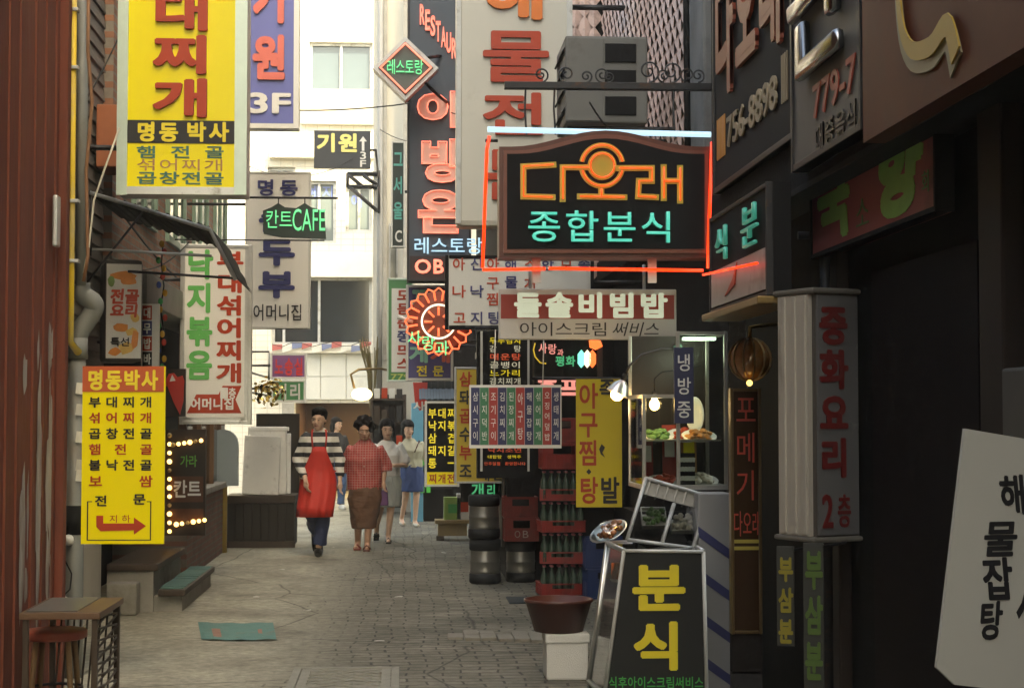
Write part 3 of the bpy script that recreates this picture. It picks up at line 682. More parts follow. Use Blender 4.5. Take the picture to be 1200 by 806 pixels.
s.text('섞어찌개', (159, 186, 264, 201), paint('tan_lettering', (.42, .22, .09), .5), 'h', .0, .006, -.006, .08); s.text('곱창전골', (159, 201, 264, 217), tg, 'h', .02, .006, -.006, .08)
s.arm(-2.4, [.35, 1.6], iron, .02, .13).done()
# --- blue 3F sign
s = Sign('hanging_sign', 'violet blue vertical sign with pink rounded letters and white 3F', 'sign', (290, -60, 350, 151), Y=17.2)
s.panel(alu, .2, 'box'); s.rect((292, -60, 345, 145), paint('violet_blue_acrylic', (.13, .15, .42), .4, .1, 4), 'face', .006, -.001)
s.rect((345, -60, 350, 151), S_white, 'frame', .02); s.rect((290, 145, 345, 151), S_white, 'bottom_rail', .018)
pk = paint('coral_raised_letter', (.70, .16, .12), .45, .12, 6)
s.text('기', (296, -36, 337, 28), pk, 'h', .055, .03, -.006, 0, 'raised_letter'); s.text('원', (296, 41, 337, 95), pk, 'h', .055, .03, -.006, 0, 'raised_letter')
s.text('3F', (292, 109, 341, 134), S_white_t, 'fit', .035, .02, -.006, name='raised_numeral'); s.arm(-2.4, [.3, 1.4], iron, .018, .1).done()
# --- white tofu sign
s = Sign('hanging_sign', 'white vertical sign with large navy letters behind the neon cafe board', 'sign', (288, 201, 363, 385), Y=19.2)
s.panel(S_white, .16, 'box').frame(S_gray, .022)
s.text('명동', (298, 210, 352, 230), S_blue, 'h', .03, .01, gap=.2); s.text('순두부', (303, 238, 346, 352), S_blue, 'v', .055, .01, gap=.14)
s.text('어머니집', (296, 356, 355, 376), S_black, 'h', .01, .01, gap=.05); s.arm(-2.4, [.4, 1.4], iron, .016, .08).done()
# --- neon cafe board
s = Sign('neon_cafe_board', 'dark ragged board with mint neon cafe lettering hanging from a bar', 'neon sign', (308, 238, 383, 281), Y=17.9)
s.poly([(309, 274), (308, 247), (318, 243), (326, 238), (334, 243), (347, 244), (357, 238), (365, 243), (380, 247), (382, 280), (330, 278)], paint('dark_green_board', (.02, .035, .03), .5, .3, 6), 'panel', .05, .05)
s.text('칸트', (311, 246, 343, 268), N_green, 'h', -.012, .02, -.004, .05, 'neon_lettering', .012); s.text('CAFE', (343, 245, 381, 271), N_green, 'fit', -.012, .02, -.004, 0, 'neon_lettering', .012)
u0, z0 = s.loc(286, 231); u1, _ = s.loc(396, 231); b = s.part('bar', iron); b.tube([(-2.4 - s.root.location.x, .03, z0), (u1, .03, z0)], .012, 8)
for px in (326, 357): u, z = s.loc(px, 240); s.part('hook', iron).tube([(u, .03, z0), (u, .03, z)], .006, 6)
u, z = s.loc(292, 281); s.part('lower_bar', iron).tube([(-2.4 - s.root.location.x, .03, z), (s.loc(380, 281)[0], .03, z)], .008, 6)
s.done()
# --- 3F dark arrow sign far
s = Sign('hanging_sign', 'small dark sign with yellow letters and a white up arrow 3F', 'sign', (368, 153, 434, 197), Y=26.0)
s.panel(paint('charcoal_panel', (.045, .05, .055), .5, .2, 4), .12); s.text('기원', (370, 156, 421, 179), paint('pale_yellow_lettering', (.8, .74, .25), .4), 'h', .05, .01, gap=.06)
s.text('3', (422, 178, 429, 187), S_white_t, 'fit', .02, .01); s.text('F', (422, 188, 429, 196), S_white_t, 'fit', .02, .01)
s.poly([(424, 177), (424, 166), (421, 166), (425.5, 160), (430, 166), (427, 166), (427, 177)], S_white_t, 'arrow', .01)
u, z = s.loc(438, 175); s.part('mount', iron).tube([(s.w / 2, .06, s.h * .5), (s.w / 2 + .08, .06, s.h * .5), (s.w / 2 + .08, 3.4, s.h * .5)], .02, 6); s.done()
# --- two small far signs
s = Sign('wall_sign', 'small purple sign with red letters under the bunting at the end', 'sign', (317, 414, 359, 444), Y=25.5); s.panel(paint('purple_acrylic', (.22, .09, .24), .4, .15, 5), .12).frame(S_gray, .03)
s.text('노송실', (321, 419, 356, 440), paint('bright_red_lettering', (.6, .05, .06), .4), 'h', .04, .01); s.part('bracket', iron).tube([(-s.w / 2, .06, .2), (-.9, .06, .2), (-.9, 8.3, .2)], .02, 6); s.done()
s = Sign('wall_sign', 'small green sign with pale letters below the purple sign', 'sign', (318, 445, 358, 471), Y=25.5); s.panel(paint('leaf_green_acrylic', (.06, .22, .09), .4, .15, 5), .12).frame(S_gray, .03)
s.text('거리', (322, 449, 354, 468), S_gray, 'h', .03, .01); s.part('bracket', iron).tube([(-s.w / 2, .06, .2), (-.9, .06, .2), (-.9, 8.3, .2)], .02, 6); s.done()

# --- dark awning
aw = thing('shop_awning', 'dark corrugated awning on thin poles over the shop doorway, left', 'awning', (0, 13.0, 0))
cor = paint('dark_green_sheet', (.020, .022, .018), .85, .35, 6, dirt=(.05, .045, .035), damt=.25, spec=.15)
b = MB(); n = 44; A0 = P(104, 226, 13.0); A1 = P(246, 268, 13.3); A2 = P(276, 327, 13.3)
def aw_pt(u, v):
    if u < .78: p = A0.lerp(A1, u / .78)
    else: p = A1.lerp(A2, (u - .78) / .22)
    q = p + Vector((-.0, 1.5 * v, -.02 * v)); q.z += .012 * math.sin(u * 90); return (q.x, q.y - 13.0, q.z)
vv = [[b.bm.verts.new(aw_pt(i / n, j / 6)) for j in range(7)] for i in range(n + 1)]
v2 = [[b.bm.verts.new(Vector(aw_pt(i / n, j / 6)) + Vector((0, 0, .015))) for j in range(7)] for i in range(n + 1)]
for i in range(n):
    for j in range(6): b._f([vv[i][j], vv[i][j + 1], vv[i + 1][j + 1], vv[i + 1][j]]); b._f([v2[i][j], v2[i + 1][j], v2[i + 1][j + 1], v2[i][j + 1]])
    b._f([vv[i][0], vv[i + 1][0], v2[i + 1][0], v2[i][0]])
b.build('sheet', cor, aw)
def awp(px, py, dy=0): p = P(px, py, 13.0 + dy); return (p.x, dy, p.z)
for pts, r in (([(105, 226), (246, 269), (276, 328)], .016), ([(108, 292), (248, 300)], .011), ([(150, 318), (274, 326)], .010), ([(98, 336), (168, 248)], .009), ([(107, 228), (106, 300)], .009)):
    b = MB(); b.tube([awp(x, y, -.02) for x, y in pts], r, 8); b.build('rail', alu_dull if r > .01 else iron, aw)
# --- picture lightbox
s = Sign('picture_lightbox', 'dark sided lightbox with a faded orange food poster under the awning', 'sign', (123, 303, 167, 424), Y=13.4, rot=14)
s.panel(paint('bronze_box', (.06, .052, .045), .5, .25, 6), .5, 'box', .04); s.rect((125, 309, 165, 420), S_white, 'poster', .006, -.002)
pm = [paint('poster_orange', (.72, .26, .06), .5, .3, 14), paint('poster_red', (.62, .09, .05), .5, .3, 14), paint('poster_gold', (.75, .5, .15), .5, .3, 14), paint('poster_green', (.2, .32, .1), .5, .3, 14)]
rnd = random.Random(5)
def blob(cx, cy, rx, ry, m, y):
    s.poly([(cx + math.cos(a / 9 * 6.283) * rx * rnd.uniform(.7, 1.1), cy + math.sin(a / 9 * 6.283) * ry * rnd.uniform(.7, 1.1)) for a in range(9)], m, 'poster_print', .002, y)
for i, (x, y, rx, ry, m) in enumerate(((145, 323, 16, 6, 0), (150, 330, 12, 5, 0), (141, 384, 11, 6, 0), (154, 389, 9, 5, 2), (134, 412, 8, 5, 0), (148, 408, 10, 8, 2), (158, 398, 5, 12, 0), (130, 330, 4, 8, 3), (158, 372, 6, 6, 2))): blob(x, y, rx, ry, pm[m], -.009 - .0006 * i)
s.text('전골', (129, 338, 163, 357), pm[1], 'h', .05, .003, -.016, .0, 'poster_title', shear=.1); s.text('요리', (129, 356, 162, 372), pm[1], 'h', .05, .003, -.016, .0, 'poster_title', shear=.1)
s.text('특선', (129, 395, 152, 406), S_black, 'h', .02, .003, -.016, .0, 'poster_caption'); s.done()
# --- coloured bulb string
sl_ = thing('string_lights', 'vertical string of small coloured bulbs beside the white vertical sign', 'string lights', (0, 14.2, 0))
pts = [(191, 286), (189, 310), (192, 335), (188, 362), (192, 390), (189, 415), (191, 450), (189, 480)]
b = MB(); b.tube([(P(x, y, 14.2).x, 0, P(x, y, 14.2).z) for x, y in pts], .006, 5); b.build('wire', black, sl_)
bc = [paint('bulb_amber', (.7, .4, .06), .2), paint('bulb_red', (.6, .06, .04), .2), paint('bulb_green', (.05, .4, .12), .2), paint('bulb_blue', (.06, .12, .5), .2)]
for i in range(20):
    py = 286 + i * 9.6; p = P(190 + 4 * math.sin(i * 2.3), py, 14.2); b = MB(); b.ball((p.x, -.02, p.z), .021, 8, 6, (1, 1, 1.4)); b.build('bulb', bc[(0, 1, 2, 0, 1, 3, 0, 2)[i % 8]], sl_)
# --- small striped menu strip
s = Sign('menu_strip', 'narrow strip of red and blue squares with white characters under the awning', 'sign', (166, 356, 186, 430), Y=14.0)
s.panel(S_white, .05)
for i, (ch, m) in enumerate(zip('대무밥바', (S_red, S_blue, S_red, S_black))):
    y = 358 + i * 18; s.rect((167, y, 178, y + 17), m, 'square', .003, -.0005); s.text(ch, (168, y + 2, 177, y + 15), S_white_t, 'h', .03, .004, -.004, 0)
s.arm(-2.85, [.2], iron, .01, .03).done()
# --- white vertical stew sign
s = Sign('hanging_sign', 'white vertical lightbox with green and red columns of letters and a red ribbon', 'sign', (212, 286, 294, 497), Y=16.6, rot=3)
s.panel(alu, .2, 'box', .02).frame(alu, .035, .014); s.rect((217, 291, 286, 489), S_white, 'face', .005, -.001)
sg = paint('fresh_green_lettering', (.10, .42, .10), .4, .1, 8)
s.text('낙지볶음', (219, 290, 249, 447), sg, 'v', .05, .006, -.005, .1); s.text('부대섞어찌개', (254, 292, 285, 450), S_red, 'v', .045, .006, -.005, .1)
s.poly([(219, 484), (230, 462), (256, 462), (261, 452), (283, 452), (276, 468), (283, 484)], S_red, 'ribbon', .004, -.004)
s.text('1층', (258, 454, 277, 467), S_white_t, 'h', .03, .004, -.009, .05); s.text('어머니집', (223, 466, 275, 480), S_white_t, 'h', .04, .004, -.009, .02)
s.arm(-2.4, [.35, 1.4], iron, .018, .1).done()
# --- yellow menu board
s = Sign('menu_board', 'yellow menu board with a red header and a red arrow, fixed on the grey downpipe', 'sign', (97, 429, 192, 637), Y=10.45, rot=-2)
s.panel(S_yellow, .02); s.rect((97, 429, 192, 459), paint('brick_red_header', (.48, .09, .03), .4, .1, 5), 'header', .003, -.0005)
s.text('명동박사', (102, 433, 186, 457), S_yel_t, 'h', .045, .003, -.004, .08)
for i, (t, m) in enumerate((('부대찌개', S_black), ('섞어찌개', S_red), ('곱창전골', S_black), ('햄 전 골', S_red), ('불낙전골', S_black), ('보  쌈', S_red))):
    y = 464.5 + i * 18.4; 
    if t in ('햄 전 골',): 
        for ch, x in zip('햄전골', (104, 134, 164)): s.text(ch, (x, y, x + 15, y + 13), m, 'h', .025, .003, -.002, 0)
    elif t == '보  쌈': 
        for ch, x in zip('보쌈', (104, 163)): s.text(ch, (x, y, x + 16, y + 14), m, 'h', .025, .003, -.002, 0)
    else:
        for ch, x in zip(t, (104, 124, 144, 164)): s.text(ch, (x, y, x + 14.5, y + 13), m, 'h', .03, .003, -.002, 0)
s.text('전', (111, 580, 126, 593), S_black, 'h', .03, .003, -.002, 0); s.text('문', (156, 578, 171, 591), S_black, 'h', .03, .003, -.002, 0)
for l in ((102, 587, 103, 633), (102, 632, 177, 633), (176, 587, 177, 632.4), (103, 587, 108, 588), (172, 587, 176, 588)): s.rect(l, S_black, 'border_line', .0015)
s.poly([(113, 604), (121, 604), (121, 613), (157, 613), (157, 606), (171, 616), (157, 626), (157, 621), (118, 622), (113, 617)], S_red, 'arrow', .003, -.0005)
s.text('지하', (126, 603, 155, 612), S_red, 'h', .0, .003, -.001, .3); s.done()
# --- bulb framed board
s = Sign('bulb_board', 'black board edged with lit amber bulbs at the brick shop window', 'sign', (194, 503, 240, 627), Y=16.0)
s.panel(paint('brown_black_board', (.025, .018, .014), .5, .4, 5), .1); s.rect((200, 558, 238, 588), paint('brown_band', (.09, .035, .015), .5), 'band', .003); s.rect((200, 596, 238, 610), paint('brown_band', (.09, .035, .015), .5), 'band', .003)
s.text('가라', (211, 533, 231, 547), paint('leaf_green_letter', (.10, .40, .06), .4), 'h', .02, .004, -.002, .02); s.text('칸트', (203, 562, 236, 583), S_white_t, 'h', .03, .004, -.005, .02)
amb = glow('amber_bulb', (1, .56, .2), 2.2)
bl = [(199, 510 + i * 10.2) for i in range(12)] + [(203 + i * 6.6, 521 - 1.0 * i) for i in range(6)] + [(207 + i * 6.6, 614 - i * 1.0) for i in range(6)]
s.done()
for i, (x, y) in enumerate(bl):
    u, z = s.loc(x, y); b = MB(); b.ball((u, -.022, z), .019 if i % 3 else .023, 8, 6); b.build('bulb', amb if i % 4 else paint('dead_bulb', (.5, .4, .2), .2), s.root)
b = MB(); b.tube([(-s.w / 2, .05, s.h * .4), (-.7, .05, s.h * .4)], .015, 6); b.build('bracket', iron, s.root)
# red heart flag sign
s = Sign('heart_sign', 'red heart shaped sign with a white corner on a dark backing by the bulb board', 'sign', (193, 432, 217, 488), Y=15.6)
s.panel(paint('brown_black_board', (.025, .018, .014)), .05); s.poly([(194, 446), (198, 438), (204, 437), (208, 442), (214, 440), (216, 446), (215, 470), (211, 486), (203, 470)], paint('red_enamel', (.55, .04, .03), .4), 'heart', .01); s.poly([(199, 447), (202, 439), (206, 446)], S_white, 'corner', .004, -.011); s.arm(-2.85, [.25], iron, .01, .03).done()
# --- grey tombstone panel on a yellow post
o = thing('round_topped_panel', 'pale blue grey round topped metal panel on a yellow post', 'post sign', (P(261, 560, 20.6).x, 20.6, 0))
p0 = P(261, 560, 20.6); w = .37 / 2; zb = P(261, 569, 20.6).z; zt = P(261, 503, 20.6).z
poly = [(-w, zb), (w, zb)] + [(w * math.cos(a), zt - .22 + .22 * math.sin(a) ** .8) for a in [math.pi * i / 14 for i in range(15)]]
b = MB(); b.prism(poly, -.05, .05); b.build('panel', paint('blue_grey_enamel', (.30, .36, .38), .45, .1, 5, dirt=(.2, .22, .22), damt=.15), o)
b = MB(); b.span((-.02, -.02, zt), (.02, .02, zt + .05)); b.build('finial', alu_dull, o)
b = MB(); b.tube([(.0, .06, 0), (.0, .06, zt - .1)], .05, 12); b.build('post', paint('ochre_post', (.40, .27, .06), .6, .25, 6, dirt=(.2, .15, .08), damt=.3), o)
# --- dark hoarding box with stacked white foam boxes
hx = G(305, 640); Yh = 21.4
hb = thing('plank_bin', 'dark plank bin standing at the kerb beside the man in the apron', 'bin', (P(305, 640, Yh).x, Yh, 0))
x0, x1 = P(266, 600, Yh).x - P(305, 640, Yh).x, P(345, 600, Yh).x - P(305, 640, Yh).x; zt = P(305, 580, Yh).z
b = MB(); nn = 8
for i in range(nn): b.span((x0 + (x1 - x0) * i / nn + .004, 0, .03), (x0 + (x1 - x0) * (i + 1) / nn - .004, .03, zt - .04), bev=.004)
b.span((x0, .032, .03), (x1, .6, zt - .05)); b.build('planks', paint('tarred_planks', (.022, .018, .013), .7, .5, 6, stretch=(1, 1, .12)), hb)
b = MB(); b.span((x0 - .01, -.02, zt - .1), (x1 + .01, .62, zt), bev=.01); b.build('top_rail', dwood, hb)
b = MB(); b.span((x0 - .01, -.015, 0), (x1 + .01, .0, .08), bev=.005); b.build('bottom_rail', dwood, hb)
b = MB(); b.span((x0 + .3, .62, zt), (x1 + .02, .68, 1.66)); b.build('back_board', paint('tarred_planks', (.022, .018, .013)), hb)
foam = paint('white_foam', (.84, .84, .80), .7, .06, 10, dirt=(.5, .5, .46), damt=.15)
X0 = P(305, 640, Yh).x
for i, (a, c, y0, lab) in enumerate((((283, 511), (325, 580), .10, 'leaning white sheet of foam board, front of the pile on the plank bin'), ((289, 500), (334, 580), .26, 'white foam box behind the leaning sheet on the plank bin'), ((318, 508), (338, 580), .42, 'narrow pale foam box at the right end of the plank bin'))):
    p = P(*a, Yh); q = P(*c, Yh); o = thing('foam_box', lab, 'foam box', ((p.x + q.x) / 2, Yh + y0, zt + .001)); b = MB()
    w, h = q.x - p.x, p.z - zt
    b.box((.02 if i == 0 else 0, 0, h / 2), (w, .1, h), (R(-4) if i == 0 else 0, R(2) if i == 0 else 0, 0), bev=.012); b.build('body', foam, o)
    b = MB(); b.box((.02, 0, h - .03), (w + .015, .115, .05), bev=.01)
    if i == 1: b.build('lid', foam, o)
    else: b.bm.free()
# --- gold leaf ornament
o = thing('gold_ornament', 'cluster of shiny gold discs hanging above the foam boxes', 'ornament', P(315, 460, 21.0))
gold = paint('gold_foil', (.85, .62, .22), .22, .3, 20, metal=1.0); rnd = random.Random(11)
b = MB()
for i in range(130):
    v = Vector((rnd.gauss(0, 1), rnd.gauss(0, 1), rnd.gauss(0, 1))).normalized(); r = rnd.uniform(.5, 1); c = Vector((v.x * .21 * r, v.y * .15 * r, v.z * .2 * r)); rr_ = rnd.uniform(.018, .032)
    u = v.orthogonal().normalized(); w = v.cross(u); n2 = (v + Vector((rnd.uniform(-.8, .8), rnd.uniform(-.8, .8), rnd.uniform(-.5, .5)))).normalized(); u = n2.orthogonal().normalized(); w = n2.cross(u)
    b._f([b.bm.verts.new(c + (u * math.cos(a) + w * math.sin(a)) * rr_ + n2 * .004 * math.cos(2 * a)) for a in [k * math.pi / 3.5 for k in range(7)]])
b.build('disc_cluster', gold, o)
b = MB(); b.tube([(0, 0, .15), (0, 0, .5), (-.75, 0, .5)], .012, 6); b.build('hanging_arm', iron, o)

# ============================================================ CENTRE AND RIGHT, far to near
# --- tall neon restaurant sign
s = Sign('neon_tower_sign', 'tall slate blue sign with big pink neon letters and a slanting headline', 'neon sign', (478, -80, 552, 330), Y=19.0)
slate = paint('slate_blue_panel', (.05, .065, .085), .5, .2, 3)
s.panel(slate, .3, 'box').frame(iron, .025)
s.rect((480, 300, 548, 328), paint('red_black_band', (.035, .02, .022), .5, .2, 4), 'lower_band', .006)
cw = paint('pink_cream_letter', (.72, .46, .38), .45, .1, 5)
for ch, bx in (('아', (488, 108, 548, 150)), ('방', (492, 164, 544, 214)), ('온', (490, 222, 542, 274))):
    s.text(ch, bx, cw, 'h', .05, .04, -.005, 0, 'raised_letter'); s.text(ch, bx, N_pink, 'h', .05, .02, -.05, 0, 'neon_outline', .011, False)
for i, ch in enumerate('RESTAURANT'):
    x = 492 + i * 6.2; y = 6 + i * 6.6; s.text(ch, (x, y, x + 5.6, y + 24), cw, 'fit', .02, .02, -.005, name='headline_letter'); s.text(ch, (x, y, x + 5.6, y + 24), N_pink, 'fit', .02, .012, -.03, 0, 'headline_neon', .012, False)
s.text('레스토랑', (484, 278, 566, 298), N_pale, 'h', -.006, .02, -.008, .06, 'blue_neon_lettering', .014)
s.text('O', (486, 304, 505, 321), N_pink, 'fit', -.005, .02, -.012, 0, 'drink_neon', .03); s.text('B', (508, 304, 520, 321), N_pink, 'fit', -.005, .02, -.012, 0, 'drink_neon', .03)
s.arm(1.06, [1, 2.6], iron, .02, .15).done()
# --- diamond neon
s = Sign('diamond_neon_sign', 'diamond shaped neon sign with mint letters beside the tall slate sign', 'neon sign', (437, 43, 514, 118), Y=18.4)
dia = [(437, 80), (475, 43), (514, 80), (475, 118)]
s.poly(dia, alu_dull, 'box', .2, .2); inn = [(443, 80), (475, 49), (508, 80), (475, 112)]; s.poly(inn, paint('grey_green_panel', (.08, .10, .09), .5), 'face', .006)
s.tube([(446, 80), (475, 52), (505, 80), (475, 109)], .014, N_pink, 'neon_border', -.03, True); s.text('레스토랑', (453, 70, 496, 88), N_green, 'h', -.01, .02, -.01, .03, 'neon_lettering', .014)
u, z = s.loc(500, 100); s.part('bracket', iron).tube([(s.w * .3, .1, s.h * .3), (s.w * .55, .4, s.h * .15), (s.w * .7, .62, s.h * .1)], .018, 6); s.part('bracket', iron).tube([(s.w * .3, .1, s.h * .7), (s.w * .55, .62, s.h * .9)], .018, 6); s.done()
# --- narrow green black sign
s = Sign('narrow_sign', 'narrow black vertical sign with teal letters left of the tall slate sign', 'sign', (459, 166, 474, 290), Y=24.0)
s.panel(paint('green_black_panel', (.02, .032, .026), .5), .12).frame(S_gray, .02); s.text('그서울', (461, 172, 472, 262), paint('teal_lettering', (.08, .38, .32), .4), 'v', .03, .01, gap=.3); s.text('C', (463, 270, 471, 284), S_white_t, 'fit', .02, .01); s.part('bracket', iron).tube([(0, .1, .8), (1.2, .1, .8)], .02, 6); s.done()
# --- green bordered white vertical
s = Sign('hanging_sign', 'white vertical sign with a green border and red letters, partly behind the crab sign', 'sign', (454, 326, 484, 447), Y=21.0)
s.panel(paint('mid_green_border', (.07, .25, .09), .4, .1, 5), .14).frame(paint('mint_aluminium', (.50, .60, .53)), .02)
s.rect((459, 338, 482, 436), S_white, 'face', .005)
for i, (ch, m) in enumerate(zip('모듬순쫑뜨스', (S_red, S_red, S_red, S_blue, S_red, S_red))): s.text(ch, (465, 339 + i * 16, 482, 353 + i * 16), m, 'h', .04, .006, -.005, 0)
s.text('779', (458, 438, 480, 445), paint('lime_lettering', (.5, .6, .15), .4), 'fit', .02, .005); s.arm(1.06, [.5, 1], iron, .015, .06).done()
# --- crab sign
s = Sign('hanging_sign', 'violet sign with green and red letters and yellow characters under the neon wheel', 'sign', (476, 334, 531, 446), Y=19.6)
s.panel(paint('violet_panel', (.07, .065, .19), .4, .12, 4), .14).frame(S_gray, .03)
s.text('꽃', (481, 338, 504, 372), paint('mint_lettering', (.22, .50, .38), .4), 'h', .05, .006, gap=0); s.text('게', (479, 404, 503, 425), paint('mint_lettering', (.22, .50, .38)), 'h', .05, .006, gap=0); s.text('게', (504, 404, 529, 425), paint('coral_lettering', (.62, .12, .08), .4), 'h', .05, .006, gap=0); s.text('전문', (485, 428, 523, 441), S_yel_t, 'h', .03, .006, gap=.3)
s.arm(1.06, [.4, .9], iron, .015, .06).done()
# --- neon wheel
c0 = P(514, 377, 18.7); nw = thing('neon_flower_sign', 'orange neon flower wheel with a white ring and mint letters', 'neon sign', c0)
org = glow('orange_neon', (1.0, .15, .07), .8); wring = glow('white_neon', (1.0, .86, .74), .9)
b = MB(); b.lathe([(.001, 0), (.32, 0), (.34, .02), (.34, .05), (.001, .05)], n=28)
for f in b.bm.verts: f.co = Vector((f.co.x, f.co.z + .02, f.co.y))
b.build('backing', paint('rust_backing', (.16, .05, .03), .6, .3, 8), nw)
for k in range(20):
    a = k / 20 * 6.2832; b = MB(); ca, sa = math.cos(a), math.sin(a)
    loop = [(.23, -.035), (.33, -.05), (.37, 0), (.33, .05), (.23, .035)]
    b.tube([(r * ca - t * sa, -.02 - .012 * (k % 2), r * sa + t * ca) for r, t in loop], .011, 6); b.build('petal', org, nw)
b = MB(); b.tube([(.185 * math.cos(a), -.04, .185 * math.sin(a)) for a in [i / 28 * 6.2832 for i in range(28)]], .010, 8, closed=True); b.build('ring', wring, nw)
b = MB()
for k in range(8): a = k / 8 * 6.2832; b.tube([(.07 * math.cos(a), -.02, .07 * math.sin(a)), (.16 * math.cos(a), -.02, .16 * math.sin(a))], .012, 6)
b.build('spoke', org, nw)
b = MB()
for i, ch in enumerate('사랑과'):
    x = -.34 + i * .15; z = -.26 - i * .055; b.glyph(ch, x, z, x + .15, z + .16, -.06, .02, -.01, .014)
b.build('neon_lettering', N_green, nw)
b = MB(); 
for px, py in ((466, 371),): p = P(px, py, 18.7) - c0; b.tube([(p.x, .03, p.z), (-.28, .03, -.0)], [.025, .02], 8)
b.build('side_knob', S_gray, nw)
b = MB(); b.tube([(.2, .05, .1), (.56, .1, .1)], .015, 6); b.build('bracket', iron, nw)
# --- black lit menu under
s = Sign('menu_lightbox', 'black lightbox with yellow menu words and a red on yellow bottom line', 'sign', (498, 470, 538, 570), Y=18.6)
s.panel(black, .15, 'box').frame(S_gray, .025); yl = glow('lit_yellow_lettering', (.95, .78, .05), .22)
for i, t in enumerate(('부대찌', '낙지볶', '삼 겹', '돼지갈', '통 一')): s.text(t, (501, 478 + i * 14.6, 535, 490 + i * 14.6), yl, 'h', .02, .004, gap=.12)
s.rect((500, 553, 536, 568), S_yellow, 'bottom_line', .004); s.text('찌개전', (502, 555, 534, 566), S_red, 'h', .03, .004, -.004, .1); s.arm(1.06, [.3], iron, .015, .06).done()
# --- yellow L sign behind
s = Sign('hanging_sign', 'ochre yellow vertical sign half hidden behind the striped menu banner', 'sign', (533, 430, 612, 566), Y=17.3)
s.panel(paint('ochre_acrylic', (.50, .36, .04), .45, .12, 4), .12).frame(alu_dull, .02)
for i, (ch, m) in enumerate(zip('삼돼곱수부조', (S_red, S_black, S_red, S_black, S_red, S_black))): s.text(ch, (538, 435 + i * 21.5, 553, 453 + i * 21.5), m, 'h', .03, .005, gap=0)
s.text('개전문', (560, 546, 606, 563), S_black, 'h', .03, .005, gap=.1); s.arm(1.06, [.3, .8], iron, .015, .05).done()
# small corrugated canopy and red scrap sign by the menu lightbox
b = MB(); bp_ = P(515, 462, 18.9)
for i in range(14): b.box((-.21 + i * .032, .0, -.0 + .006 * (i % 2)), (.03, .28, .012), (R(24), 0, 0))
o = b.build('small_canopy', paint('blue_grey_sheet', (.12, .17, .22), .5, .2, 8)); o.location = bp_; tag(o, 'small blue grey corrugated canopy just above the black menu lightbox', 'canopy')
s = Sign('red_sign', 'torn red sign scrap with white strokes left of the blue grey canopy', 'sign', (482, 448, 502, 482), Y=19.3); s.poly([(484, 448), (501, 448), (500, 470), (492, 482), (486, 470)], paint('red_enamel', (.55, .04, .03)), 'panel', .02); s.text('사', (484, 470, 498, 481), S_white_t, 'h', .03, .004, -.022, 0); s.arm(1.06, [.2], iron, .012, .01).done()

# --- big white seafood sign
s = Sign('hanging_sign', 'big off white vertical lightbox with red raised letters fading to orange at the top', 'sign', (535, -90, 671, 266), Y=15.0)
s.panel(paint('grey_cream_acrylic', (.50, .49, .43), .35, .08, 2, dirt=(.36, .34, .29), damt=.2), .3, 'box', .05)
s.rect((535, -90, 540, 262), alu_dull, 'frame', .015); s.rect((664, -90, 671, 262), alu_dull, 'frame', .015)
s.text('해', (566, -34, 641, 24), S_orange, 'h', .05, .03, -.004, 0, 'raised_letter')
for ch, bx in (('물', (564, 34, 645, 98)), ('전', (564, 108, 642, 160)), ('문', (566, 172, 642, 236))): s.text(ch, bx, S_red, 'h', .032, .03, -.004, 0, 'raised_letter')
s.arm(2.05, [.6, 2], iron, .025, .15).done()
# --- pale menu sign
s = Sign('menu_sign', 'pale grey menu sign with scattered red and navy characters, behind the main sign', 'sign', (522, 299, 696, 386), Y=14.2)
s.panel(S_gray, .14, 'box').frame(black, .03, .01)
for ch, x, y, w, m in (('아', 530, 302, 15, 0), ('나', 529, 334, 17, 0), ('고', 531, 365, 15, 0), ('신', 551, 302, 15, 1), ('낙', 550, 334, 17, 1), ('지', 551, 365, 16, 1), ('아', 570, 302, 15, 0), ('구', 570, 324, 15, 0), ('찜', 570, 343, 15, 0), ('탕', 571, 365, 16, 1), ('해', 591, 302, 15, 1), ('물', 591, 323, 16, 1), ('잡', 592, 343, 16, 1), ('조', 614, 302, 14, 0), ('개', 614, 325, 14, 0), ('한', 634, 302, 15, 1), ('모', 656, 303, 15, 0), ('족', 677, 302, 15, 1)):
    s.text(ch, (x, y, x + w, y + 15), (S_red, S_blue)[m], 'h', .02, .005, gap=0)
s.arm(2.05, [.4], iron, .018, .07).done()
# --- black korean menu light board
s = Sign('menu_lightbox', 'tall black menu board with rows of yellow, white and red words, behind the striped banner', 'sign', (559, 388, 624, 560), Y=15.4)
s.panel(black, .12, 'box'); s.rect((563, 388, 565.5, 552), S_gray, 'side_strip', .01); s.rect((618, 388, 620.5, 552), S_gray, 'side_strip', .01)
wl = glow('lit_white_lettering', (.8, .8, .7), .16); rl = glow('lit_red_lettering', (.8, .12, .06), .2)
for i, (t, m) in enumerate((('두부김치', yl), ('감  탕', wl), ('매운탕', rl), ('골뱅이', wl), ('노가리', yl), ('김치찌개', wl), ('파  전', rl), ('오징어', wl), ('닭똥집', yl), ('삼겹살', rl))): s.text(t, (573, 395 + i * 9.5, 611, 403 + i * 9.5), m, 'h', .01, .004, gap=.1)
s.text('낙지소면', (571, 524, 612, 530), rl, 'h', .0, .004, gap=.1); s.text('대합탕 생맥주', (571, 533, 611, 537), yl, 'h', .0, .004, gap=.1); s.text('안주일절 환영합니다', (567, 541, 616, 545), rl, 'h', .0, .004, gap=.1); s.arm(2.05, [.9], iron, .015, .05).done()
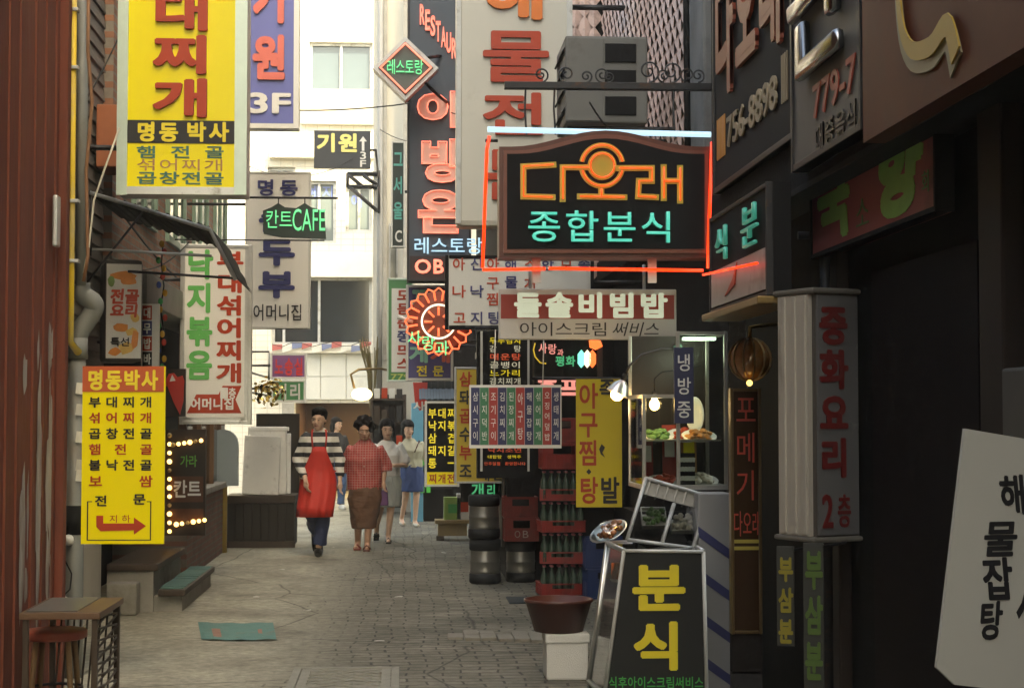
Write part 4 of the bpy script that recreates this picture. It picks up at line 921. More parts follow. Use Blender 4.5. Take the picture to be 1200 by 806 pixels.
# --- dark bar window with small neons
bw = Sign('bar_window', 'dark bar window with pink hand drawn neon words and jewel lights', 'window', (620, 388, 706, 500), Y=15.9)
bw.panel(paint('bar_glass', (.012, .014, .013), .15, .3, 4), .1, 'pane').frame(dwood, .05); npk = glow('dim_pink_neon', (.85, .32, .32), .4); ngn = glow('dim_green_neon', (.05, .42, .22), .35)
for i, (ch, dy) in enumerate(zip('사랑과', (0, 1, 7))): bw.text(ch, (631 + i * 11, 402 + dy, 641 + i * 11 - (3 if i == 2 else 0), 414 + dy - (4 if i == 2 else 0)), npk, 'h', -.01, .01, -.003, 0, 'neon_lettering', .02)
for i, ch in enumerate('평화'): bw.text(ch, (651 + i * 12, 417, 662 + i * 12, 429), ngn, 'h', .01, .01, -.003, 0, 'green_lettering', .02)
bw.text('호프', (628, 441, 681, 466), npk, 'h', .05, .02, -.004, .08, 'pink_lettering')
bw.tube([(627, 402), (625, 410), (627, 418), (633, 425), (640, 426)], .006, glow('dim_gold_neon', (.6, .42, .05), .4), 'neon_scroll', -.01)
for px, m in ((681, glow('cyan_jewel', (.15, .85, .75), .8)), (688, glow('white_jewel', (1, .85, .7), .8)), (694, glow('orange_jewel', (1, .16, .05), .8))): bw.poly([(px - 4, 415), (px, 410), (px + 4, 415), (px + 4, 426), (px, 431), (px - 4, 426)], m, 'jewel_light', .03)
bw.poly([(690, 399), (696, 396), (703, 399), (706, 406), (698, 410), (691, 407)], glow('orange_jewel', (1, .16, .05)), 'jewel_light', .03); bw.arm(1.66, [.3], iron, .02, .05).done()
# --- striped menu banner
s = Sign('menu_banner', 'hanging menu banner of navy, green and red stripes with white characters', 'sign', (550, 451, 658, 525), Y=12.6, rot=-4)
s.panel(S_white, .015)
for i, (t, m) in enumerate(zip(('삼시구이', '낙지덕반', '조기구이', '김치찌개', '된장찌개', '아구탕', '해물잡탕', '섞어찌개', '오징어덮밥', '생태찌개'), 'bgrbgrbgrb')):
    x = 552 + i * 10.5; mm = {'b': paint('navy_stripe', (.025, .03, .10), .5, .1, 6), 'g': paint('green_stripe', (.04, .18, .09), .5, .1, 6), 'r': paint('red_stripe', (.36, .04, .035), .5, .1, 6)}[m]
    s.rect((x, 454, x + 10.2, 521), mm, 'stripe', .003); s.text(t, (x + 2, 457, x + 8.4, 518), S_white_t, 'v', .0, .002, -.003, .3)
for px in (579, 636): u, z = s.loc(px, 451); s.part('hanger', S_white).tube([(u, .01, z - .01), (u + .01, .01, z + .42)], .004, 6)
u, z = s.loc(560, 384); s.part('rod', iron).tube([(-.3, .01, s.h + .42), (1.05, .01, s.h + .42)], .01, 6); s.done()
# --- red white rice sign
s = Sign('hanging_sign', 'long red and white sign with white brush letters over black icecream lettering', 'sign', (585, 338, 793, 398), Y=11.2)
s.panel(S_gray, .1, 'box', .008); s.rect((587, 345, 790, 374), paint('dull_red_band', (.30, .035, .025), .4, .12, 4), 'band', .004)
pw = glow('lit_white_letter', (.72, .84, .76), .2)
s.text('돌솥비빔밥', (600, 342, 784, 373), pw, 'h', .05, .008, -.003, .1); s.text('아이스크림', (608, 377, 713, 394), S_black, 'h', .0, .004, -.001, .03); s.text('써비스', (718, 377, 774, 394), S_black, 'h', .0, .004, -.001, .03, shear=.25)
s.hang(2.62, [-.38, .38], alu_dull, .012, .05).done()
# --- main framed neon sign
s = Sign('main_neon_sign', 'large black sign in a maroon curved frame with orange and cyan neon letters', 'neon sign', (585, 155, 834, 302), Y=10.6)
mar = paint('maroon_frame', (.10, .030, .020), .4, .25, 8)
def arch(x0, x1, yb, ys, yc, n=18):
    top = []
    for i in range(n + 1):
        u = i / n; x = x0 + (x1 - x0) * u; v = abs(u - .5) * 2
        k = 0 if v > .88 else (.5 + .5 * math.cos(v / .88 * math.pi)); top.append((x, ys + (yc - ys) * k))
    return [(x1, yb), (x1, ys)] + top[::-1][1:] + [(x0, yb)]
s.t = .2
s.poly(arch(585, 834, 302, 172, 153), mar, 'frame', .22, .22); s.poly(arch(590, 829, 297, 177, 158), paint('maroon_frame_light', (.17, .055, .035), .4, .2, 8), 'inner_moulding', .016, -.0005); s.poly(arch(594, 825, 292, 181, 163), black, 'panel', .004, -.017)
yo = paint('mustard_letter', (.46, .36, .05), .45, .12, 8); dn = glow('orange_red_neon', (1, .07, .015), .75)
def stroke(pts, w=7):
    for a, c in zip(pts, pts[1:]):
        dx, dy = c[0] - a[0], c[1] - a[1]; L_ = math.hypot(dx, dy); nx, ny = -dy / L_ * w / 2, dx / L_ * w / 2; ex, ey = dx / L_ * w / 2, dy / L_ * w / 2
        s.poly([(a[0] + nx - ex, a[1] + ny - ey), (c[0] + nx + ex, c[1] + ny + ey), (c[0] - nx + ex, c[1] - ny + ey), (a[0] - nx - ex, a[1] - ny - ey)], yo, 'mustard_letter', .006, -.021 - .0004 * stroke.k); stroke.k += 1
    s.tube(pts, .0042, dn, 'neon_stroke', -.042)
stroke.k = 0
stroke([(648, 194), (613, 196), (613, 231), (647, 232)]); stroke([(659, 234), (659, 197), (689, 197)])
stroke([(679, 231), (731, 232)]); stroke([(704, 222), (704, 231)])
stroke([(725, 198), (763, 198), (763, 213), (748, 213), (747, 231), (768, 232)]); stroke([(777, 197), (777, 233)]); stroke([(796, 198), (796, 236)]); stroke([(777, 213), (796, 213)])
cx, cy = 705, 195
def ring(r, w, m, nm, y, a0=0, a1=6.2832):
    n = 40; pts = [(cx + r * math.cos(a0 + (a1 - a0) * i / n), cy + r * math.sin(a0 + (a1 - a0) * i / n)) for i in range(n + 1)]
    if w: s.poly(pts + [(cx + (r - w) * math.cos(a0 + (a1 - a0) * i / n), cy + (r - w) * math.sin(a0 + (a1 - a0) * i / n)) for i in range(n, -1, -1)], m, nm, .006, y)
    else: s.tube(pts, .0042, m, nm, y)
ring(27, 6, yo, 'mustard_ring', -.021, math.pi * 1.06, math.pi * 1.94); ring(27, 6, yo, 'mustard_ring', -.021, math.pi * .06, math.pi * .94); ring(24, 0, dn, 'neon_stroke', -.042, math.pi * 1.06, math.pi * 1.94); ring(24, 0, dn, 'neon_stroke', -.042, math.pi * .08, math.pi * .92)
s.poly([(cx + 17 * math.cos(i / 24 * 6.2832), cy + 17 * math.sin(i / 24 * 6.2832)) for i in range(24)], yo, 'mustard_disc', .006, -.021); ring(14, 0, dn, 'neon_stroke', -.042)
s.text('종합분식', (615, 247, 791, 285), N_cyan, 'h', -.01, .02, -.03, .12, 'cyan_neon_lettering', .016)
s.text('종합분식', (615, 247, 791, 285), paint('teal_letter_base', (.02, .10, .09), .5), 'h', .025, .006, -.018, .12, 'letter_base')
# perimeter tubes carried on stubs
s.tube([(572, 150), (835, 156)], .018, glow('pale_blue_tube', (.30, .50, .78), .75), 'top_tube', .06)
s.tube([(574, 158), (571, 175), (566, 313)], .0105, N_red, 'side_tube', .05)
s.tube([(833, 168), (828, 315)], .0105, N_red, 'side_tube', -.04)
s.tube([(566, 315), (640, 314)], .0105, N_red, 'bottom_tube', .06); s.tube([(644, 313.5), (826, 316)], .0105, N_red, 'bottom_tube', .06)
for px in (628, 765): s.rect((px - 3, 300, px + 7, 330), S_gray, 'clamp', .03, .12)
s.part('bracket', iron).tube([(-s.w / 2, .15, .75), (-s.w / 2 - .08, .15, .75)], .01, 6); s.part('bracket', iron).tube([(s.w / 2 - .02, .12, .6), (1.62 - s.root.location.x + .1, .12, .6)], .022, 8); s.done()
# --- iron bracket beam with scrolls
ib = thing('scroll_bracket', 'black iron beam with curled scrollwork carrying the main neon sign', 'bracket', (0, 10.75, 0))
def bp3(px, py, dy=0): p = P(px, py, 10.75); return Vector((p.x, dy, p.z))
b = MB(); a = bp3(591, 100); c = bp3(850, 98); b.box(((a.x + c.x) / 2, 0, a.z), (c.x - a.x, .06, .045), (0, -.004, 0), bev=.004); b.build('beam', iron, ib)
for i, (px, r, d) in enumerate(((634, .05, 1), (664, .055, -1), (687, .04, 1), (706, .05, -1), (713, .035, 1), (760, .075, 1), (778, .045, -1), (787, .07, 1), (806, .05, -1), (818, .045, 1))):
    b = MB(); c = bp3(px, 97); pts = []
    for k_ in range(26):
        t = k_ / 25; a = -math.pi / 2 + d * t * 9.5; rr = r * (1 - .8 * t); pts.append((c.x + math.cos(a) * rr, 0, c.z + r + math.sin(a) * rr))
    b.tube(pts, .006, 5); b.build('scroll', iron, ib)
b = MB()
for px in (616, 650, 790): b.tube([bp3(px, 101), bp3(px - 1, 128), bp3(px + 1, 158)], .007, 5)
b.build('chain', iron, ib)
# --- air conditioner
p0 = P(711, 146, 12.3); ac = thing('air_conditioner', 'boxy grey window air conditioner fixed high on the scale tiled wall', 'air conditioner', (p0.x, 12.3, p0.z))
ac.scale = (1.14, 1, 1.14)
acm = paint('grey_enamel', (.13, .13, .12), .5, .15, 4, dirt=(.07, .06, .05), damt=.3)
b = MB(); b.box((-.0, .35, .29), (.53, .7, .56), bev=.015); b.build('case', acm, ac)
b = MB()
for i in range(3):
    b.box((.09, -.004, .46 - i * .17), (.2, .02, .12), bev=.004)
b.build('grille', black, ac)
b = MB(); b.span((-.255, -.012, .02), (-.02, -.001, .555), bev=.006); b.build('service_panel', acm, ac)
b = MB()
for i in range(4): b.box((-.268, .35, .1 + i * .13), (.012, .6, .05), (0, .5, 0))
b.build('side_vent', black, ac)
b = MB(); b.tube([(-.25, .05, -.02), (.3, .05, -.02), (.8, .05, -.02)], .015, 6); b.tube([(-.25, .6, -.02), (.8, .6, -.02)], .015, 6); b.tube([(-.25, .05, -.02), (.3, .05, -.35)], .012, 6); b.build('shelf_bracket', iron, ac)
# --- yellow pigs feet banner
s = Sign('hanging_banner', 'yellow vertical banner with red and black characters above the bottle crates', 'sign', (675, 444, 729, 594), Y=12.4, rot=-3)
s.panel(paint('mustard_yellow_cloth', (.60, .47, .03), .6, .1, 4, dirt=(.4, .3, .04), damt=.15), .012)
s.text('아구찜', (678, 447, 701, 547), S_red, 'v', .025, .003, -.001, .08); s.text('탕', (679, 558, 701, 590), S_red, 'h', .025, .003, -.001, 0); s.text('족', (702, 443, 721, 468), S_black, 'h', .03, .003, -.001, 0); s.text('발', (703, 558, 726, 590), S_black, 'h', .03, .003, -.001, 0)
s.poly([(690, 549), (693, 552.5), (690, 556), (687, 552.5)], S_black, 'dot', .003); s.poly([(705, 520), (709, 524), (706, 530), (709, 536), (704, 532), (702, 526)], S_black, 'brush_mark', .003)
u, z = s.loc(702, 443); s.part('rod', iron).tube([(-s.w / 2, .01, s.h), (2.05 - s.root.location.x, .01, s.h)], .008, 6); s.done()
# ============================================================ NEAR RIGHT: fascia signs on the dark building
s = Sign('wall_sign', 'black oblique wall sign with red outlined letters and a cream phone number', 'sign', (845, -110, 943, 150), X=1.72)
s.loc0 = s.loc
def yz(s, Yf, Yn, z0, z1):     # box on a side wall from distances and heights
    return ((Yf - s.root.location.y) * s.U.y, z0 - s.root.location.z, (Yn - s.root.location.y) * s.U.y, z1 - s.root.location.z)
def wall_sign(label, X, Yf, Yn, z0, z1, t, m, fm=None, fw=.03):
    s = Sign.__new__(Sign); s.rz = R(-90); s.U = Vector((0, -1, 0)); s.B = Vector((1, 0, 0)); s.uc = 0; s.zb = 0; s.acc = {}; s.t = t
    s.w = Yf - Yn; s.h = z1 - z0; s.X = X; s.Ym = (Yf + Yn) / 2; s.z0 = z0
    s.a = Vector((X, s.Ym, z0)); s.root = thing('wall_sign', label, 'sign', (X, s.Ym, z0), s.rz)
    s.loc = lambda px, py, s=s: ((s.Ym - py), px - z0)          # (height, distance) -> local; used through bb()
    s.bx = lambda b, s=s: b
    s.bb = lambda Ya, Yb, za, zb: (s.Ym - Ya, za - z0, s.Ym - Yb, zb - z0)
    s.panel(m, t)
    if fm: s.frame(fm, fw)
    return s
for o in [s.root]: bpy.data.objects.remove(o)
def V2(p): return p
cor_l = paint('salmon_red_letter', (.21, .038, .018), .45, .2, 8)
s = wall_sign('black oblique wall sign with red raised letters and a cream phone number', 1.72, 9.26, 7.36, 2.83, 4.9, .1, black, iron)
s.text('다오래', s.bb(9.15, 7.45, 3.3, 4.0), cor_l, 'h', .045, .02, -.004, .10, 'raised_letter')
crm = paint('cream_numeral', (.24, .19, .12), .5, .1, 6)
s.text('756-8898', s.bb(8.85, 7.66, 3.02, 3.18), crm, 'fit', .02, .01)
for k in range(6): s.rect(s.bb(9.16 - .04 * k, 9.14 - .04 * k, 3.0, 3.22), paint('amber_bar', (.46, .20, .04), .5), 'stripe', .006)
for k in range(4): s.rect(s.bb(7.58 - .035 * k, 7.565 - .035 * k, 3.02, 3.24), crm, 'stripe', .006)
s.done()
s = wall_sign('brushed silver wall sign with chunky chrome letters and a small red phone number', 1.69, 7.25, 6.13, 2.66, 4.6, .1, paint('brushed_silver', (.10, .095, .085), .6, .35, 3, metal=.0, dirt=(.14, .12, .1), damt=.3, stretch=(1, 1, .3)), iron)
chrome = paint('chrome_letter', (.32, .33, .35), .25, .2, 5, metal=1.0)
s.text('관', s.bb(7.15, 6.25, 3.0, 3.72), chrome, 'h', -.005, .05, -.004, 0, 'chrome_letter', .022)
s.text('779-7', s.bb(6.86, 6.2, 2.82, 2.96), paint('faded_red_numeral', (.34, .07, .05), .5), 'fit', .02, .006)
s.text('대중음식', s.bb(6.84, 6.18, 2.675, 2.79), S_black, 'h', .02, .006, gap=.1); s.done()
s = wall_sign('rust brown fascia sign with a flowing yellow and cream brush stroke, top right corner', 1.66, 6.02, 3.2, 2.59, 4.4, .12, paint('rust_brown_panel', (.10, .026, .009), .6, .45, 2.5, spec=.2, dirt=(.09, .04, .02), damt=.4))
def ribbon(pts, w, m, y):
    from itertools import pairwise
    L_, R_ = [], []
    for i, p in enumerate(pts):
        a = pts[max(0, i - 1)]; c = pts[min(len(pts) - 1, i + 1)]; dx, dz = c[0] - a[0], c[1] - a[1]; l = math.hypot(dx, dz); nx, nz = -dz / l, dx / l; ww = w * (.6 + .8 * i / len(pts)) / 2
        L_.append((p[0] + nx * ww, p[1] + nz * ww)); R_.append((p[0] - nx * ww, p[1] - nz * ww))
    s.part('brush_stroke', m).prism((R_ + L_[::-1]), y - .006, y)
def smooth(pts, n=5):
    out = []
    for i in range(len(pts) - 1):
        p0 = pts[max(0, i - 1)]; p1, p2 = pts[i], pts[i + 1]; p3 = pts[min(len(pts) - 1, i + 2)]
        for k in range(n):
            t = k / n; out.append(tuple(.5 * (2 * p1[d] + (p2[d] - p0[d]) * t + (2 * p0[d] - 5 * p1[d] + 4 * p2[d] - p3[d]) * t * t + (3 * p1[d] - p0[d] - 3 * p2[d] + p3[d]) * t ** 3) for d in (0, 1)))
    return out + [pts[-1]]
path = smooth([(s.Ym - 5.56, 3.5 - 2.59), (s.Ym - 5.53, 3.0 - 2.59), (s.Ym - 5.42, 2.81 - 2.59), (s.Ym - 5.2, 2.76 - 2.59), (s.Ym - 5.03, 2.79 - 2.59), (s.Ym - 4.95, 2.68 - 2.59)])
ribbon([(x - .02, z - .025) for x, z in path], .085, paint('cream_brush', (.17, .14, .085), .45, .1, 8), -.001)
ribbon(path, .06, paint('yellow_brush', (.30, .19, .02), .45, .1, 8), -.009); s.done()
s = wall_sign('maroon wall sign with painted green brush characters under the dark canopy', 1.86, 7.62, 5.80, 2.32, 2.80, .06, paint('maroon_board', (.30, .06, .055), .6, .2, 4, dirt=(.09, .025, .02), damt=.25), black, .02)
gp = paint('painted_green', (.22, .50, .10), .6, .2, 8)
s.text('국', s.bb(7.5, 6.95, 2.37, 2.70), gp, 'h', .07, .003, -.001, 0, shear=-.12); s.text('향', s.bb(6.56, 5.96, 2.36, 2.72), gp, 'h', .07, .003, -.001, 0, shear=.1)
s.text('소', s.bb(6.86, 6.66, 2.36, 2.5), paint('dim_green_paint', (.09, .22, .07), .6), 'h', -.01, .003, -.001, 0); s.text('회', s.bb(5.97, 5.88, 2.4, 2.48), paint('dim_green_paint', (.09, .22, .07), .6), 'h', 0, .003, -.001, 0); s.done()
# small lightbox with the main sign's neon reflected in its glass, built as glowing parts
s = wall_sign('small oblique lightbox with reflected mint neon built as letters above a pale scratched panel', 1.58, 8.62, 7.25, 2.13, 2.62, .10, black, None)
s.frame(iron, .02, .012, .02)
s.rect(s.bb(8.58, 7.29, 2.16, 2.34), paint('scratched_white', (.34, .34, .31), .4, .2, 6, dirt=(.16, .13, .12), damt=.35), 'pale_panel', .006)
s.text('식', s.bb(8.4, 8.1, 2.37, 2.54), glow('cyan_neon_reflection', (.06, .5, .42), .11), 'h', -.012, .02, -.006, 0, 'neon_lettering', .012); s.text('분', s.bb(7.75, 7.4, 2.37, 2.57), glow('cyan_neon_reflection', (.07, .6, .5)), 'h', -.012, .02, -.006, 0, 'neon_lettering', .012)  # glowing letters stand in for the big sign's neon mirrored here
s.part('red_mark', S_red).prism([(s.Ym - 8.2, .06), (s.Ym - 7.95, .1), (s.Ym - 7.9, .2), (s.Ym - 8.0, .13)], -.012, -.0065)
s.part('red_neon_reflection', N_red).tube([(-.66, -.045, .20), (.66, -.045, .14)], .006, 8)  # reflection of a red tube, built as an emissive line
s.part('brass_rail', paint('brass', (.25, .17, .07), .4, .25, 8, metal=.8)).box((0, .05, -.02), (s.w, .2, .035), bev=.008)
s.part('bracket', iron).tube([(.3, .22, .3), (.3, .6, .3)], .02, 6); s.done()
# canopy slab
b = MB(); b.span((1.74, 3.0, 2.588), (1.95, 9.3, 2.618), bev=.004); o = b.build('canopy', black); tag(o, 'thin black canopy soffit under the row of fascia signs on the right', 'canopy')

# --- white vertical lightbox, turned towards the street
cb = P(955, 490, 7.0); vb = thing('vertical_lightbox', 'white vertical lightbox with red letters and a ribbed metal end beside the dark doorway', 'sign', (cb.x, 7.0, P(955, 633, 7.0).z), R(24))
h = P(955, 340, 7.0).z - P(955, 633, 7.0).z; W = .235; T = .26
b = MB(); b.span((.012, .008, .012), (W, T, h - .012)); b.build('box', paint('bronze_box', (.06, .052, .045)), vb)
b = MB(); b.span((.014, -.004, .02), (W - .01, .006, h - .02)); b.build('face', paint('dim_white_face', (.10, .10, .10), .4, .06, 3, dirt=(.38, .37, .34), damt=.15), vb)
b = MB(); b.span((-.008, .03, .014), (.011, T - .02, h - .014))
for k in range(3): b.box((-.010, .06 + k * .07, h / 2), (.012, .03, h - .04), bev=.004)
b.build('ribbed_end', paint('warm_aluminium', (.42, .39, .33), .5, .15, 6, metal=.3, dirt=(.12, .09, .06), damt=.2, stretch=(1, 1, .2)), vb)
b = MB(); b.span((-.016, -.012, h - .012), (W + .006, T + .01, h + .012), bev=.012); b.build('top_cap', paint('dull_cap', (.15, .14, .12), .5, .25, 8, metal=.3), vb)
b = MB(); b.span((-.016, -.012, -.01), (W + .006, T + .01, .012), bev=.012); b.build('bottom_cap', paint('dull_cap', (.15, .14, .12)), vb)
dr = paint('deep_red_letter', (.11, .010, .009), .5, .12, 6)
b = MB(); ch = (h - .3) / 4
for i, c in enumerate('중화요리'): z1 = h - .06 - ch * i; b.glyph(c, .02, z1 - ch * .9, .17, z1, -.007, .006, .045)
z = .05
b.glyph('2', .03, z, .085, z + .14, -.007, .006, .02, em=False); b.glyph('층', .11, z, .18, z + .14, -.007, .006, .02); b.build('lettering', dr, vb)
b = MB(); b.tube([(.1, T, h * .8), (.5, T + .35, h * .8)], .02, 6); b.build('upper_bracket', iron, vb)
b = MB(); b.tube([(.1, T, h * .2), (.5, T + .35, h * .2)], .02, 6); b.build('lower_bracket', iron, vb)

# --- brown glass doorway panel with lantern
dp = Sign('glass_door_panel', 'tall narrow brown glass panel with red characters below the amber lantern', 'door panel', (856, 455, 893, 742), Y=8.55)
dp.panel(paint('brown_glass', (.035, .018, .008), .15, .4, 3), .05).frame(paint('aged_bronze', (.10, .065, .025), .4, .3, 8, metal=.5), .016)
rt = paint('dim_red_letter', (.40, .04, .02), .5)
for i, c in enumerate('포메기'): dp.text(c, (862, 462 + i * 44, 886, 498 + i * 44), rt, 'h', .0, .004, gap=0)
dp.text('다오래', (859, 598, 892, 628), rt, 'h', .0, .004, gap=.05)
for y in (632, 640): dp.rect((858, y, 891, y + 4), paint('olive_stripe', (.30, .25, .04), .5), 'stripe', .004)
dp.part('base', dark).box((0, .025, -.1), (dp.w, .05, .2)); dp.part('foot', iron).span((-dp.w / 2, 0, -dp.zb), (dp.w / 2, .05, -.19)); dp.done()
lc = P(879, 421, 8.45); ln = thing('globe_lantern', 'amber glass globe lantern with metal straps above the narrow brown panel', 'lantern', lc)
b = MB(); b.ball((0, 0, 0), .105, 18, 12); b.build('globe', paint('amber_glass', (.30, .14, .04), .12, .4, 9, spec=.8), ln)
b = MB()
for k in range(6): a = k / 6 * math.pi; b.tube([(.108 * math.sin(t) * math.cos(a), .108 * math.sin(t) * math.sin(a), .108 * math.cos(t)) for t in [i / 20 * 6.2832 for i in range(20)]], .005, 5, closed=True)
b.tube([(0, 0, .1), (0, 0, .16), (.12, .1, .18), (.35, .2, .18)], .01, 6); b.build('strap', paint('brass', (.55, .38, .14)), ln)
b = MB(); b.ball((-.02, -.08, -.12), .016, 8, 6); b.build('bulb', glow('dim_lantern', (1, .6, .2), 1.2), ln)
# --- dark boards hanging low
for (bx, Y, m, lab, ys) in (((910, 640, 931, 757), 6.6, paint('yellow_strip_letter', (.20, .17, .015), .5), 'black hanging strip board with cropped yellow characters below the vertical lightbox', (648, 757)), ((941, 636, 966, 830), 6.3, paint('green_strip_letter', (.05, .10, .015), .5), 'dark hanging strip board with mossy green characters beside the yellow strip', (640, 800))):
    s = Sign('strip_board', lab, 'sign', bx, Y=Y, rot=-18); s.panel(paint('strip_black', (.02, .022, .02), .5), .02); n = 3
    for i, c in enumerate('부삼분' if n else ''): y0 = ys[0] + i * (ys[1] - ys[0]) / n; s.text(c, (bx[0] + 2, y0 + 3, bx[2] - 1, y0 + (ys[1] - ys[0]) / n - 3), m, 'h', .05, .003, gap=0)
    s.part('hanger', black).tube([(0, .012, s.h - .02), (.1, .35, s.h - .02)], .006, 5); s.done()
# --- handwritten white board, very near on the right
s = Sign('handwritten_board', 'tilted white board with black brush characters, nearest thing on the right', 'sign', (1108, 503, 1215, 800), Y=4.5, rot=12)
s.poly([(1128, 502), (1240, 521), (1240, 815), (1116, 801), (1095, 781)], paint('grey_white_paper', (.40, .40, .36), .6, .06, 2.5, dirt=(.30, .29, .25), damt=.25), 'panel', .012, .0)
ink = paint('ink', (.010, .010, .012), .6, .2, 10)
for c, bx, sh in (('해', (1168, 555, 1200, 602), -.12), ('물', (1149, 609, 1190, 651), .1), ('잡', (1148, 652, 1184, 702), -.1), ('탕', (1144, 703, 1172, 748), .12)): s.text(c, bx, ink, 'h', .035, .002, -.0125, 0, 'brush_lettering', shear=sh)
s.text('사', (1186, 640, 1235, 745), ink, 'h', .0, .002, -.0125, 0, 'brush_lettering')
s.part('post', dark).box((.05, .06, -s.zb / 2 + .1), (.05, .05, s.zb + .5)); s.done()

# ============================================================ FOOD STALL (right)
steel = paint('stainless_steel', (.55, .55, .52), .28, .15, 6, metal=.9, dirt=(.25, .23, .2), damt=.15)
gl = glass('clear_glass', (.86, .90, .87), .03, .10)
# white pillar with blue diagonal stripes
Yp = 10.0; p0, p1 = P(818, 600, Yp), P(859, 600, Yp); sp_ = thing('striped_pillar', 'white painted pillar with navy diagonal stripes behind the sandwich board', 'pillar', ((p0.x + p1.x) / 2, Yp, 0))
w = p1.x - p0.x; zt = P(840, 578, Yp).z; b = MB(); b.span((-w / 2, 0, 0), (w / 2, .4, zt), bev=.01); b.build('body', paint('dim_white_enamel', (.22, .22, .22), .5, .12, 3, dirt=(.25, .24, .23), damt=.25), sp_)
b = MB(); nv = paint('navy_stripe', (.025, .03, .10))
for k in range(6):
    z = .05 + k * .245
    if z + .2 < zt: b.prism([(-w / 2, z + .12), (w / 2, z - .03), (w / 2, z + .03), (-w / 2, z + .18)], -.004, -.0006)
b.build('stripe', nv, sp_)
# glass display case
Yc = 10.25; X0, X1 = P(755, 500, Yc).x, P(851, 500, Yc).x; Z0, Z1 = P(800, 568, Yc).z, P(800, 388, Yc).z
dc = thing('display_case', 'lit glass display case with metal frame, standing behind the cold air sign', 'display case', ((X0 + X1) / 2, Yc, 0)); hw = (X1 - X0) / 2; D = .65
b = MB(); fr = .022
mid = P(795, 500, Yc).x - (X0 + X1) / 2
for x in (-hw, mid, hw): b.span((x - fr / 2, -.001, Z0), (x + fr / 2, fr, Z1 if x > -hw else P(756, 462, Yc).z), bev=.003)
for x in (-hw, hw): b.span((x - fr / 2, D - fr, Z0), (x + fr / 2, D, Z1), bev=.003)
zl = P(756, 462, Yc).z
b.span((-hw, .001, zl - fr), (mid, fr, zl)); b.span((mid + fr / 2, .001, Z1 - fr), (hw - fr / 2, fr - .001, Z1 - .001)); b.span((-hw - .011, -.004, Z0 - .03), (hw + .011, D, Z0 - .001), bev=.004)
for x in (-hw, hw): b.span((x - .012, fr, Z1 - fr), (x + .012, D - fr, Z1)) if x > 0 else b.span((x - .012, fr, zl - fr), (x + .012, D - fr, zl))
b.build('frame', steel, dc)
b = MB(); b.span((-hw + fr / 2, .008, Z0), (mid - fr / 2, .012, zl - fr)); b.span((mid + fr / 2, .008, Z0), (hw - fr / 2, .012, Z1 - fr)); b.span((-hw - .003, fr, Z0), (-hw + .003, D - fr, zl - fr)); b.build('glass_pane', gl, dc)
b = MB(); b.span((-hw, D, Z0), (hw, D + .02, Z1)); b.build('back_panel', paint('mirror_back', (.014, .010, .007), .4, .4, 4), dc)
zs = Z0 + (zl - Z0) * .48
b = MB(); b.span((-hw + .02, .06, zs), (hw - .02, D - .02, zs + .01)); b.build('shelf', steel, dc)
b = MB(); b.span((mid + .05, .1, Z1 - .05), (hw - .04, .16, Z1 - .03), bev=.004); b.build('strip_light', glow('strip_light', (.6, .95, .8), 1.3), dc)
al = bpy.data.lights.new('case_light', 'POINT'); al.energy = .45; al.color = (.8, 1, .9); al.shadow_soft_size = .1; ao = bpy.data.objects.new('case_light', al); COL.objects.link(ao); ao.parent = dc; ao.location = (mid + .14, .2, Z1 - .1)
b = MB(); b.span((-hw, .02, 0), (hw, D, Z0 - .031)); b.build('cabinet', dark, dc)
cxm = (X0 + X1) / 2
fm = {'noodle': paint('noodle_food', (.45, .20, .06), .6, .5, 40, bump=.5), 'kimchi': paint('kimchi_food', (.40, .05, .02), .5, .5, 40, bump=.5), 'greens': paint('greens_food', (.08, .18, .05), .6, .5, 40, bump=.5), 'rice': paint('rice_food', (.6, .56, .46), .6, .15, 50, bump=.5)}
plate = paint('white_china', (.72, .72, .68), .2, .05, 5)
rnd = random.Random(9)
def dish(x, y, z, r, food, lab, tilt=0.0):
    o = thing('food_plate', lab, 'plate of food', (x, y, z)); o.rotation_euler = (tilt, 0, 0); b = MB(); b.lathe([(r * .55, 0), (r, .022), (r * .97, .026), (r * .55, .008), (.001, .008)], n=18); b.build('plate', plate, o)
    b = MB()
    for i in range(26):
        a = rnd.uniform(0, 6.28); q = r * .7 * rnd.random() ** .6; b.ball((q * math.cos(a), q * math.sin(a), .018 + .05 * (1 - q / r) * rnd.random()), rnd.uniform(.012, .03), 7, 5, (1, rnd.uniform(.5, 1.2), .6))
    b.build('food', fm[food], o)
for i, (dx, w_, h_, c_, lab) in enumerate(((.035, .09, .34, paint('red_menu_card', (.30, .03, .02), .5), 'red menu card propped behind the platter in the glass case'), (.16, .10, .30, paint('amber_card', (.34, .16, .03), .5), 'amber card leaning behind the plates in the glass case'), (-.11, .08, .26, paint('red_cloth_strip', (.25, .02, .02), .7), 'red cloth strip hanging behind the lower left pane of the case'))):
    o = thing('menu_card', lab, 'card', (cxm + mid + dx, Yc + .58, Z0 + .02)); b = MB(); b.box((0, 0, h_ / 2), (w_, .006, h_), (R(-6), 0, 0)); b.build('card', c_, o); b = MB(); b.box((0, -.012, h_ * .6), (w_ * .7, .004, h_ * .4), (R(-6), 0, 0)); b.build('printed_patch', S_yellow if i == 1 else S_white, o)
dish(cxm + mid + .16, Yc + .2, zs + .011, .11, 'noodle', 'plate of orange noodles on the upper shelf of the glass case, right end', .35)
dish(cxm + mid + .10, Yc + .44, zs + .011, .11, 'kimchi', 'plate of red kimchi at the back of the glass case shelf', .4)
dish(cxm - hw + .13, Yc + .3, zs + .011, .10, 'greens', 'plate of greens on the shelf behind the lower left pane of the case', .3)
dish(cxm + mid + .17, Yc + .2, Z0 + .001, .11, 'rice', 'plate of pale rice rolls on the floor of the glass case', .3)
